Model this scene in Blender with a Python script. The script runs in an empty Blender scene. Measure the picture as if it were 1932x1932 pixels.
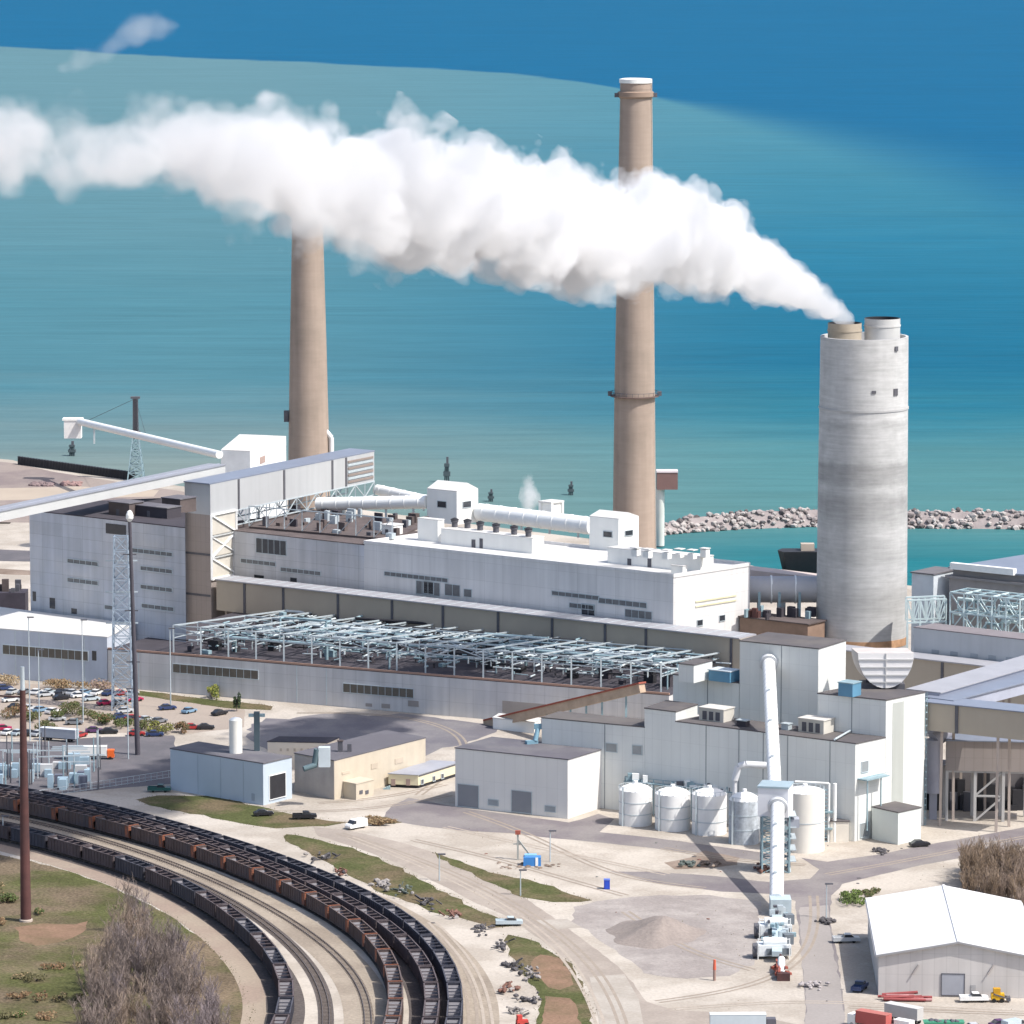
import bpy, bmesh, math, random
from mathutils import Vector, Matrix
R_ = random.Random(7)
S = bpy.context.scene
COL = S.collection

# ------------------------------------------------------------------ camera geometry (survey of the site from the photo)
W0, FPX, HCAM, VH = 1932.0, 8600.0, 252.0, -200.0
PITCH = math.atan((966 - VH) / FPX)
CP, SP = math.cos(PITCH), math.sin(PITCH)

def ray(u, v):
    a, b = (u - 966) / FPX, (966 - v) / FPX
    return Vector((a, b * SP + CP, b * CP - SP))
def P(u, v, z=0.0):
    d = ray(u, v); t = (z - HCAM) / d.z
    return Vector((d.x * t, d.y * t, z))
def onwall(A, B, u, v):
    d = ray(u, v); e = Vector((B.x - A.x, B.y - A.y)); L = e.length; e /= L
    n = Vector((e.y, -e.x)); lam = (n.x * A.x + n.y * A.y) / (n.x * d.x + n.y * d.y)
    p = d * lam
    return ((p.x - A.x) * e.x + (p.y - A.y) * e.y, HCAM + p.z)
def at_u(A, B, u, v=1300):
    t, z = onwall(A, B, u, v); e = Vector((B.x - A.x, B.y - A.y, 0)).normalized()
    return Vector((A.x, A.y, 0)) + e * t
def hgt(p, v):
    # height at which the vertical through p shows at row v
    b = (966 - v) / FPX; m = (b * CP - SP) / (b * SP + CP)
    return HCAM + m * p.y
def depth_pt(u, v, Y):
    d = ray(u, v); t = Y / d.y
    return Vector((d.x * t, Y, HCAM + d.z * t))
def G(p): return Vector((p.x, p.y, 0))

# ------------------------------------------------------------------ materials
def srgb(r, g, b):
    f = lambda c: (c / 12.92 if c <= .04045 else ((c + .055) / 1.055) ** 2.4)
    return tuple(f(x / 255.0) for x in (r, g, b))
MATS = {}
def mat(name, col, rough=.75, var=.14, scale=.12, streak=0.0, spec=.3, metal=0.0, bump=0.0, col2=None, mix2=0.0, scale2=.03, bands=None, fine=0.0, panel=None, hstreak=0.0):
    if name in MATS: return MATS[name]
    m = bpy.data.materials.new(name); m.use_nodes = True
    nt = m.node_tree; N = nt.nodes; Lk = nt.links
    b = N['Principled BSDF']
    b.inputs['Roughness'].default_value = rough
    b.inputs['Specular IOR Level'].default_value = spec
    b.inputs['Metallic'].default_value = metal
    tc = N.new('ShaderNodeTexCoord')
    nz = N.new('ShaderNodeTexNoise'); nz.inputs['Scale'].default_value = scale; nz.inputs['Detail'].default_value = 6; nz.inputs['Roughness'].default_value = .65
    Lk.new(tc.outputs['Object'], nz.inputs['Vector'])
    mr = N.new('ShaderNodeMapRange'); mr.inputs['From Min'].default_value = .25; mr.inputs['From Max'].default_value = .75
    mr.inputs['To Min'].default_value = 1 - var; mr.inputs['To Max'].default_value = 1 + var
    Lk.new(nz.outputs['Fac'], mr.inputs['Value'])
    fac = mr.outputs['Result']
    def mul(a, bsock):
        q = N.new('ShaderNodeMath'); q.operation = 'MULTIPLY'; Lk.new(a, q.inputs[0]); Lk.new(bsock, q.inputs[1]); return q.outputs[0]
    if fine:
        n3 = N.new('ShaderNodeTexNoise'); n3.inputs['Scale'].default_value = 1.3; n3.inputs['Detail'].default_value = 3
        Lk.new(tc.outputs['Object'], n3.inputs['Vector'])
        m3 = N.new('ShaderNodeMapRange'); m3.inputs['From Min'].default_value = .3; m3.inputs['From Max'].default_value = .7
        m3.inputs['To Min'].default_value = 1 - fine; m3.inputs['To Max'].default_value = 1 + fine
        Lk.new(n3.outputs['Fac'], m3.inputs['Value']); fac = mul(fac, m3.outputs['Result'])
    if streak:
        mp = N.new('ShaderNodeMapping'); mp.inputs['Scale'].default_value = (.42, .42, .022)
        Lk.new(tc.outputs['Object'], mp.inputs['Vector'])
        n2 = N.new('ShaderNodeTexNoise'); n2.inputs['Scale'].default_value = 1.0; n2.inputs['Detail'].default_value = 4
        Lk.new(mp.outputs['Vector'], n2.inputs['Vector'])
        m2 = N.new('ShaderNodeMapRange'); m2.inputs['From Min'].default_value = .3; m2.inputs['From Max'].default_value = .7
        m2.inputs['To Min'].default_value = 1 - streak; m2.inputs['To Max'].default_value = 1 + streak * .5
        Lk.new(n2.outputs['Fac'], m2.inputs['Value']); fac = mul(fac, m2.outputs['Result'])
    if hstreak:
        mp = N.new('ShaderNodeMapping'); mp.inputs['Scale'].default_value = (.10, .10, 1.1)
        Lk.new(tc.outputs['Object'], mp.inputs['Vector'])
        n2 = N.new('ShaderNodeTexNoise'); n2.inputs['Scale'].default_value = 1.0; n2.inputs['Detail'].default_value = 6; n2.inputs['Roughness'].default_value = .7
        Lk.new(mp.outputs['Vector'], n2.inputs['Vector'])
        m2 = N.new('ShaderNodeMapRange'); m2.inputs['From Min'].default_value = .3; m2.inputs['From Max'].default_value = .7
        m2.inputs['To Min'].default_value = 1 - hstreak; m2.inputs['To Max'].default_value = 1 + hstreak * .6
        Lk.new(n2.outputs['Fac'], m2.inputs['Value']); fac = mul(fac, m2.outputs['Result'])
    if panel:
        # cladding joints: thin darker lines every panel[0] m up the wall and every panel[1] m along it
        sx = N.new('ShaderNodeSeparateXYZ'); Lk.new(tc.outputs['Object'], sx.inputs[0])
        def Mq(op, a, bb):
            q = N.new('ShaderNodeMath'); q.operation = op
            for i, x in enumerate((a, bb)):
                if isinstance(x, (int, float)): q.inputs[i].default_value = x
                else: Lk.new(x, q.inputs[i])
            return q.outputs[0]
        al = Mq('SUBTRACT', Mq('MULTIPLY', sx.outputs['X'], .82), Mq('MULTIPLY', sx.outputs['Y'], .57))
        for src, per, wdt in ((sx.outputs['Z'], panel[0], .16), (al, panel[1], .22)):
            fr = Mq('FRACT', Mq('DIVIDE', src, per), 0.0); ln = Mq('LESS_THAN', fr, wdt / per)
            fac = mul(fac, Mq('SUBTRACT', 1.0, Mq('MULTIPLY', ln, panel[2])))
        # each panel row weathers a little differently
        rowi = Mq('FLOOR', Mq('DIVIDE', sx.outputs['Z'], panel[0]), 0.0); coli = Mq('FLOOR', Mq('DIVIDE', al, panel[1]), 0.0)
        cb = N.new('ShaderNodeCombineXYZ'); Lk.new(rowi, cb.inputs[0]); Lk.new(coli, cb.inputs[1])
        wn = N.new('ShaderNodeTexWhiteNoise'); wn.noise_dimensions = '2D'; Lk.new(cb.outputs[0], wn.inputs['Vector'])
        fac = mul(fac, Mq('ADD', 1 - panel[2] * .22, Mq('MULTIPLY', wn.outputs['Value'], panel[2] * .44)))
    base = N.new('ShaderNodeRGB'); base.outputs[0].default_value = (*col, 1)
    csock = base.outputs[0]
    if col2 is not None:
        n4 = N.new('ShaderNodeTexNoise'); n4.inputs['Scale'].default_value = scale2; n4.inputs['Detail'].default_value = 7; n4.inputs['Roughness'].default_value = .6
        Lk.new(tc.outputs['Object'], n4.inputs['Vector'])
        m4 = N.new('ShaderNodeMapRange'); m4.inputs['From Min'].default_value = .55 - mix2 * .25; m4.inputs['From Max'].default_value = .68 - mix2 * .2
        Lk.new(n4.outputs['Fac'], m4.inputs['Value'])
        mx = N.new('ShaderNodeMix'); mx.data_type = 'RGBA'; mx.inputs[7].default_value = (*col2, 1)
        Lk.new(m4.outputs['Result'], mx.inputs[0]); Lk.new(csock, mx.inputs[6]); csock = mx.outputs[2]
    if bands:
        # horizontal pour bands by height: list of (z, gain)
        sx = N.new('ShaderNodeSeparateXYZ'); Lk.new(tc.outputs['Object'], sx.inputs[0])
        nb = N.new('ShaderNodeTexNoise'); nb.inputs['Scale'].default_value = .35; nb.inputs['Detail'].default_value = 5
        Lk.new(tc.outputs['Object'], nb.inputs['Vector'])
        ad = N.new('ShaderNodeMath'); ad.operation = 'MULTIPLY_ADD'; Lk.new(nb.outputs['Fac'], ad.inputs[0]); ad.inputs[1].default_value = 2.6; Lk.new(sx.outputs['Z'], ad.inputs[2])
        zr = N.new('ShaderNodeMapRange'); zr.inputs['From Min'].default_value = 0; zr.inputs['From Max'].default_value = bands[-1][0]
        Lk.new(ad.outputs[0], zr.inputs['Value'])
        cr = N.new('ShaderNodeValToRGB'); Lk.new(zr.outputs['Result'], cr.inputs[0])
        el = cr.color_ramp.elements
        while len(el) > 1: el.remove(el[-1])
        for i, (z, g) in enumerate(bands):
            e = el[0] if i == 0 else el.new(min(1, z / bands[-1][0]))
            e.position = min(1, z / bands[-1][0]); e.color = (g, g, g, 1)
        fac = mul(fac, cr.outputs[0])
    vm = N.new('ShaderNodeVectorMath'); vm.operation = 'SCALE'
    Lk.new(csock, vm.inputs[0]); Lk.new(fac, vm.inputs['Scale'])
    Lk.new(vm.outputs[0], b.inputs['Base Color'])
    if bump:
        bp = N.new('ShaderNodeBump'); bp.inputs['Strength'].default_value = bump; bp.inputs['Distance'].default_value = .4
        nb2 = N.new('ShaderNodeTexNoise'); nb2.inputs['Scale'].default_value = .8; nb2.inputs['Detail'].default_value = 6
        Lk.new(tc.outputs['Object'], nb2.inputs['Vector'])
        Lk.new(nb2.outputs['Fac'], bp.inputs['Height']); Lk.new(bp.outputs[0], b.inputs['Normal'])
    MATS[name] = m
    return m

WHITE = mat('white_siding', (.80, .80, .77), .6, .05, .08, .05)
PALE = mat('pale_grey_siding', (.57, .60, .61), .6, .06, .08, .03)
CREAM = mat('cream_wall', (.66, .58, .45), .8, .10, .2, .08)
OLDGREY = mat('weathered_grey_wall', (.44, .465, .52), .8, .10, .06, .14, col2=(.50, .50, .51), mix2=.6, scale2=.02, panel=(4.2, 9, .20))
BOILWH = mat('boiler_house_wall', (.66, .65, .645), .7, .06, .05, .11, panel=(6, 7.5, .12))
HALLW = mat('hall_wall', (.60, .58, .56), .8, .08, .06, .13, col2=(.52, .52, .53), mix2=.4, scale2=.02, panel=(4.4, 8, .14))
GALW = mat('beige_panel', (.38, .335, .275), .7, .05, .08, .02)
STEELROOF = mat('pale_steel_roof', (.33, .33, .355), .45, .10, .15, 0, .4)
BLUEROOF = mat('blue_steel_roof', (.19, .215, .275), .45, .10, .1, 0, .4)
GREYROOF = mat('grey_roof', (.115, .11, .128), .9, .15, .1, 0, col2=(.145, .14, .15), mix2=.5, scale2=.08)
DARKROOF = mat('dark_roof', (.055, .05, .06), .9, .22, .1, 0)
BROWNROOF = mat('brown_roof', (.105, .085, .082), .9, .3, .15)
WHITEROOF = mat('white_roof', (.60, .59, .57), .6, .07, .12)
BARNROOF = mat('white_sheet_roof', (.66, .66, .66), .5, .04, .1, 0)
TAUPE = mat('taupe_siding', (.30, .262, .245), .8, .05, .1, .03, panel=(5, 2.2, .10))
TAN = mat('tan_block_wall', (.52, .46, .37), .85, .08, .25, .05)
BLUEGREY = mat('blue_grey_siding', (.46, .53, .60), .6, .04, .1, .02)
GLASS = mat('dark_glass', (.035, .04, .05), .15, .2, .4, 0, .5)
WINDOWG = mat('weathered_louvre', (.15, .155, .16), .6, .25, .5)
TRIM = mat('dark_trim', (.10, .10, .115), .7, .2, .3)
BLACK = mat('black_steel', (.03, .03, .035), .6, .2, .5)
STEEL = mat('galvanised_steel', (.46, .52, .55), .5, .12, .4, 0, .5, .2)
TEAL = mat('blue_green_steel', (.24, .34, .38), .55, .25, .4, 0, .4)
WSTEEL = mat('white_painted_steel', (.78, .79, .78), .5, .06, .3)
RUST = mat('rust_steel', (.10, .045, .042), .85, .2, .25, .12, col2=(.07, .036, .036), mix2=.4, scale2=.1)
REDSTEEL = mat('red_oxide_steel', (.30, .085, .06), .8, .2, .3)
CHIM = mat('chimney_concrete', (.355, .282, .232), .85, .08, .1, .12, hstreak=.06, col2=(.31, .25, .205), mix2=.3, scale2=.04)
STACKM = mat('stack_concrete', (.49, .49, .485), .85, .13, .18, .05, hstreak=.17, bands=[
    (0, .92), (9, .95), (13, .80), (17, .92), (22, .98), (26, .88), (31, .82), (35, .93), (40, .95), (44, .85), (48, .88), (52, .95), (57, .76), (62, .66), (66, .93), (68, .70), (73, .66), (75, .93), (84, .97), (86.5, .80), (88, 1.02), (120, 1.0)])
SAND = (.445, .402, .352)
COAL = mat('coal', (.022, .02, .022), .9, .4, .6, bump=.6)
WOOD = mat('weathered_wood', (.19, .15, .13), .9, .3, .6)
TYRE = mat('tyre_rubber', (.02, .02, .02), .9, .1, 1)
GRAVEL = mat('grey_gravel', (.265, .235, .22), .95, .12, .12, 0, bump=.5, col2=(.315, .285, .265), mix2=.5, scale2=.06, fine=.08)
BARK = mat('grey_bark', (.19, .155, .145), .95, .2, .6)
TWIG = mat('bare_twig', (.27, .225, .215), .95, .25, .4)
TWIGB = mat('brown_twig', (.25, .185, .13), .95, .25, .4)
LEAF = mat('leaf_green', (.065, .09, .028), .8, .35, .5)
LEAFB = mat('leaf_olive', (.10, .092, .045), .85, .35, .5)
ORANGE = mat('orange_paint', (.28, .105, .06), .8, .3, .7, .15, col2=(.15, .08, .065), mix2=.35, scale2=.5)

def paint(name, c, rough=.35):
    return mat('paint_' + name, c, rough, .06, .6, 0, .5)

# ------------------------------------------------------------------ mesh collecting
class MB:
    def __init__(s): s.v = []; s.f = []; s.m = []; s.s = []
    def add(s, vs, fs, mi=0, smooth=False):
        o = len(s.v); s.v += [tuple(x) for x in vs]
        for f in fs:
            s.f.append([i + o for i in f]); s.m.append(mi); s.s.append(smooth)
        return s
    def prism(s, poly, z0, z1, mi=0, top=True, bot=True, mtop=None):
        n = len(poly)
        vs = [(p[0], p[1], z0) for p in poly] + [(p[0], p[1], z1) for p in poly]
        s.add(vs, [[i, (i + 1) % n, n + (i + 1) % n, n + i] for i in range(n)], mi)
        if top: s.add(vs[n:], [list(range(n))], mi if mtop is None else mtop)
        if bot: s.add(vs[:n], [list(range(n))[::-1]], mi)
        return s
    def box(s, c, d, rot=0.0, mi=0):
        ca, sa = math.cos(rot), math.sin(rot); x, y, z = c; a, b, h = d[0] / 2, d[1] / 2, d[2]
        poly = [(x + i * a * ca - j * b * sa, y + i * a * sa + j * b * ca) for i, j in ((-1, -1), (1, -1), (1, 1), (-1, 1))]
        return s.prism(poly, z, z + h, mi)
    def hexa(s, lo, hi, mi=0):
        # two rings of 4 points
        return s.add(list(lo) + list(hi), [[3, 2, 1, 0], [4, 5, 6, 7], [0, 1, 5, 4], [1, 2, 6, 5], [2, 3, 7, 6], [3, 0, 4, 7]], mi)
    def beam(s, p, q, w, h=None, mi=0):
        p, q = Vector(p), Vector(q); h = w if h is None else h; d = q - p
        if d.length < 1e-6: return s
        d.normalize(); up = Vector((0, 0, 1)) if abs(d.z) < .98 else Vector((0, 1, 0))
        r = d.cross(up).normalized() * (w / 2); t = r.cross(d).normalized() * (h / 2)
        return s.hexa([p - r - t, p + r - t, p + r + t, p - r + t], [q - r - t, q + r - t, q + r + t, q - r + t], mi)
    def tube(s, p, q, r0, r1=None, n=14, mi=0, caps=True, mcap=None):
        p, q = Vector(p), Vector(q); r1 = r0 if r1 is None else r1; d = (q - p)
        if d.length < 1e-6: return s
        d.normalize(); up = Vector((0, 0, 1)) if abs(d.z) < .95 else Vector((1, 0, 0))
        a = d.cross(up).normalized(); b = a.cross(d).normalized(); vs = []
        for c, r in ((p, r0), (q, r1)):
            for i in range(n):
                t = 2 * math.pi * i / n; vs.append(c + a * (r * math.cos(t)) + b * (r * math.sin(t)))
        s.add(vs, [[i, (i + 1) % n, n + (i + 1) % n, n + i] for i in range(n)], mi, n > 5)
        if caps:
            mc = mi if mcap is None else mcap
            s.add(vs[:n], [list(range(n))[::-1]], mc); s.add(vs[n:], [list(range(n))], mc)
        return s
    def lathe(s, c, prof, n=32, mi=0, cap=True, smooth=True):
        vs = []
        for r, z in prof:
            for i in range(n):
                t = 2 * math.pi * i / n; vs.append((c[0] + r * math.cos(t), c[1] + r * math.sin(t), c[2] + z))
        for k in range(len(prof) - 1):
            s.add([vs[k * n + i] for i in range(n)] + [vs[(k + 1) * n + i] for i in range(n)],
                  [[i, (i + 1) % n, n + (i + 1) % n, n + i] for i in range(n)], mi, smooth)
        if cap: s.add(vs[-n:], [list(range(n))], mi)
        return s
    def truss(s, p, q, h, n, w=.25, mi=0, zig=True):
        p, q = Vector(p), Vector(q); up = Vector((0, 0, h))
        s.beam(p, q, w, w, mi); s.beam(p + up, q + up, w, w, mi)
        for i in range(n + 1):
            a = p.lerp(q, i / n); s.beam(a, a + up, w * .8, w * .8, mi)
            if i < n:
                b = p.lerp(q, (i + 1) / n)
                if i % 2: s.beam(a, b + up, w * .7, w * .7, mi)
                else: s.beam(a + up, b, w * .7, w * .7, mi)
        return s
    def lattice(s, base, w0, w1, h, n, t=.2, mi=0, rot=0.0):
        base = Vector(base); ca, sa = math.cos(rot), math.sin(rot)
        def ring(k):
            f = k / n; w = (w0 + (w1 - w0) * f) / 2
            return [base + Vector((i * w * ca - j * w * sa, i * w * sa + j * w * ca, h * f)) for i, j in ((-1, -1), (1, -1), (1, 1), (-1, 1))]
        pr = ring(0)
        for k in range(n):
            nr = ring(k + 1)
            for i in range(4):
                s.beam(pr[i], nr[i], t, t, mi); j = (i + 1) % 4
                s.beam(nr[i], nr[j], t * .7, t * .7, mi)
                s.beam(pr[i], nr[j], t * .6, t * .6, mi)
                s.beam(pr[j], nr[i], t * .6, t * .6, mi)
            pr = nr
        return s
    def sheet(s, pts, z, mi=0):
        return s.add([(p[0], p[1], z) for p in pts], [list(range(len(pts)))], mi)
    def build(s, name, mats, parent=None, org=None, recalc=True):
        me = bpy.data.meshes.new(name)
        off = Vector((0, 0, 0))
        if parent is not None:
            q = parent
            while q is not None: off += q.location; q = q.parent
        elif org is not None: off = Vector(org)
        me.from_pydata([(x - off.x, y - off.y, z - off.z) for x, y, z in s.v], [], s.f)
        if not isinstance(mats, (list, tuple)): mats = [mats]
        for m in mats: me.materials.append(m)
        me.polygons.foreach_set('material_index', s.m); me.polygons.foreach_set('use_smooth', s.s)
        if recalc:
            bm = bmesh.new(); bm.from_mesh(me); bmesh.ops.recalc_face_normals(bm, faces=bm.faces); bm.to_mesh(me); bm.free()
        me.update()
        o = bpy.data.objects.new(name, me); COL.objects.link(o)
        if parent is not None: o.parent = parent
        elif org is not None: o.location = org
        return o

def tag(o, label, cat, group=None, kind=None):
    if label: o['label'] = label
    if cat: o['category'] = cat
    if group: o['group'] = group
    if kind: o['kind'] = kind
    return o
def thing(name, label, cat, loc, group=None):
    o = bpy.data.objects.new(name, None); COL.objects.link(o); o.location = loc; o.empty_display_size = 1
    return tag(o, label, cat, group)
def struct(o): o['kind'] = 'structure'; return o
def dup(root, loc, rz=0.0, label=None, group=None, scale=None, mats=None):
    r = root.copy(); COL.objects.link(r); r.location = loc; r.rotation_euler = (0, 0, rz)
    if scale: r.scale = (scale,) * 3
    if label: r['label'] = label
    if group: r['group'] = group
    for ch in list(root.children):
        c = ch.copy(); COL.objects.link(c); c.parent = r
        for g in list(ch.children):
            d = g.copy(); COL.objects.link(d); d.parent = c
    return r

# ------------------------------------------------------------------ building helpers
def quad(A, B, C): return [A, B, C, A + C - B]
def grow(poly, d):
    c = sum((Vector((p[0], p[1])) for p in poly), Vector((0, 0))) / len(poly)
    out = []
    for p in poly:
        q = Vector((p[0], p[1])); e = q - c; out.append(q + e.normalized() * d * 1.4)
    return out
def wall_box(mb, A, B, t0, t1, z0, z1, off=0.0, th=.14, mi=0):
    e = Vector((B.x - A.x, B.y - A.y, 0)).normalized(); n = Vector((e.y, -e.x, 0))
    if n.y > 0: n = -n
    a = G(A) + e * t0 + n * off; b = G(A) + e * t1 + n * off; c = b + n * th; d = a + n * th
    mb.prism([a, b, c, d], z0, z1, mi); return mb
def px_rect(mb, A, B, u0, u1, vt, vb, off=0.0, th=.14, mi=0):
    um, vm = (u0 + u1) / 2, (vt + vb) / 2
    t0 = onwall(A, B, u0, vm)[0]; t1 = onwall(A, B, u1, vm)[0]
    return wall_box(mb, A, B, t0, t1, onwall(A, B, um, vb)[1], onwall(A, B, um, vt)[1], off, th, mi)
def seams(mb, A, B, us, z0, z1, w=.5, mi=1, th=.06, v=1300):
    for u in us:
        t = onwall(A, B, u, v)[0]; wall_box(mb, A, B, t - w / 2, t + w / 2, z0, z1, 0, th, mi)
def block(root, A, B, C, z0, z1, wm, rm, fs=(), ss=(), seam_w=.5, cap=.3, over=.15, sv=1300, name='wall', rname='roof', smat=None):
    q = quad(A, B, C); mb = MB(); mb.prism(q, z0, z1, 0, top=False, bot=False)
    if fs: seams(mb, A, B, fs, z0 + .05, z1 - .05, seam_w, 1, v=sv)
    if ss: seams(mb, B, C, ss, z0 + .05, z1 - .05, seam_w, 1, v=sv)
    mb.build(name, [wm, smat or TRIM], root)
    MB().prism(grow(q, over), z1, z1 + cap).build(rname, rm, root)
    return q
def opening(root, name, A, B, u0, u1, vt, vb, m, frame=None, th=.12, label=None):
    mb = MB(); px_rect(mb, A, B, u0, u1, vt, vb, 0.01, th)
    o = mb.build(name, m, root)
    if label: o['label'] = label
    if frame is None and name in ('window', 'louvre'): frame = STEEL
    if frame:
        um, vm = (u0 + u1) / 2, (vt + vb) / 2
        t0 = onwall(A, B, u0, vm)[0]; t1 = onwall(A, B, u1, vm)[0]; za = onwall(A, B, um, vb)[1]; zb = onwall(A, B, um, vt)[1]
        f = MB(); w = .18; nm = int((t1 - t0) / 2.4) if name in ('window', 'louvre') else 0
        for k in range(1, nm): tm = t0 + (t1 - t0) * k / nm; wall_box(f, A, B, tm - .07, tm + .07, za, zb, .01, th + .05)
        wall_box(f, A, B, t0 - w, t1 + w, za - w, za, .01, th + .16)
        wall_box(f, A, B, t0 - w, t0, za, zb, .01, th + .08); wall_box(f, A, B, t1, t1 + w, za, zb, .01, th + .08)
        wall_box(f, A, B, t0 - w, t1 + w, zb, zb + w, .01, th + .08)
        f.build('frame', frame, o)
    return o

# ------------------------------------------------------------------ camera, sky, sun
cam = bpy.data.cameras.new('camera'); co = bpy.data.objects.new('camera', cam); COL.objects.link(co)
co.location = (0, 0, HCAM); co.rotation_euler = (math.pi / 2 - PITCH, 0, 0)
cam.sensor_width = 36; cam.lens = FPX / W0 * 36; cam.clip_start = 10; cam.clip_end = 60000
S.camera = co
SUN_AZ, SUN_EL = math.radians(116), math.radians(53)
w = bpy.data.worlds.new('World'); S.world = w; w.use_nodes = True
sk = w.node_tree.nodes.new('ShaderNodeTexSky'); sk.sky_type = 'NISHITA'; sk.sun_disc = False
sk.sun_elevation = SUN_EL; sk.sun_rotation = SUN_AZ; sk.altitude = 200; sk.air_density = 1.0; sk.dust_density = 3.0; sk.ozone_density = 1.2
w.node_tree.links.new(sk.outputs[0], w.node_tree.nodes['Background'].inputs[0])
w.node_tree.nodes['Background'].inputs[1].default_value = 0.13
sl = bpy.data.lights.new('sun', 'SUN'); sl.energy = 3.7; sl.angle = math.radians(.5); sl.color = (1, .955, .89)
so = bpy.data.objects.new('sun', sl); COL.objects.link(so)
sd = Vector((math.sin(SUN_AZ) * math.cos(SUN_EL), math.cos(SUN_AZ) * math.cos(SUN_EL), math.sin(SUN_EL)))
so.rotation_euler = sd.to_track_quat('Z', 'Y').to_euler(); so.location = (300, 900, 600)
S.view_settings.view_transform = 'Standard'; S.view_settings.look = 'None'; S.view_settings.exposure = .60; S.view_settings.gamma = 1
S.cycles.max_bounces = 24; S.cycles.volume_bounces = 24; S.cycles.diffuse_bounces = 4
S.cycles.volume_step_rate = 1.0; S.cycles.volume_max_steps = 256
S.cycles.use_adaptive_sampling = True; S.cycles.adaptive_threshold = .02
try:
    S.cycles.use_denoising = True; S.cycles.denoiser = 'OPENIMAGEDENOISE'
except Exception: pass

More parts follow.
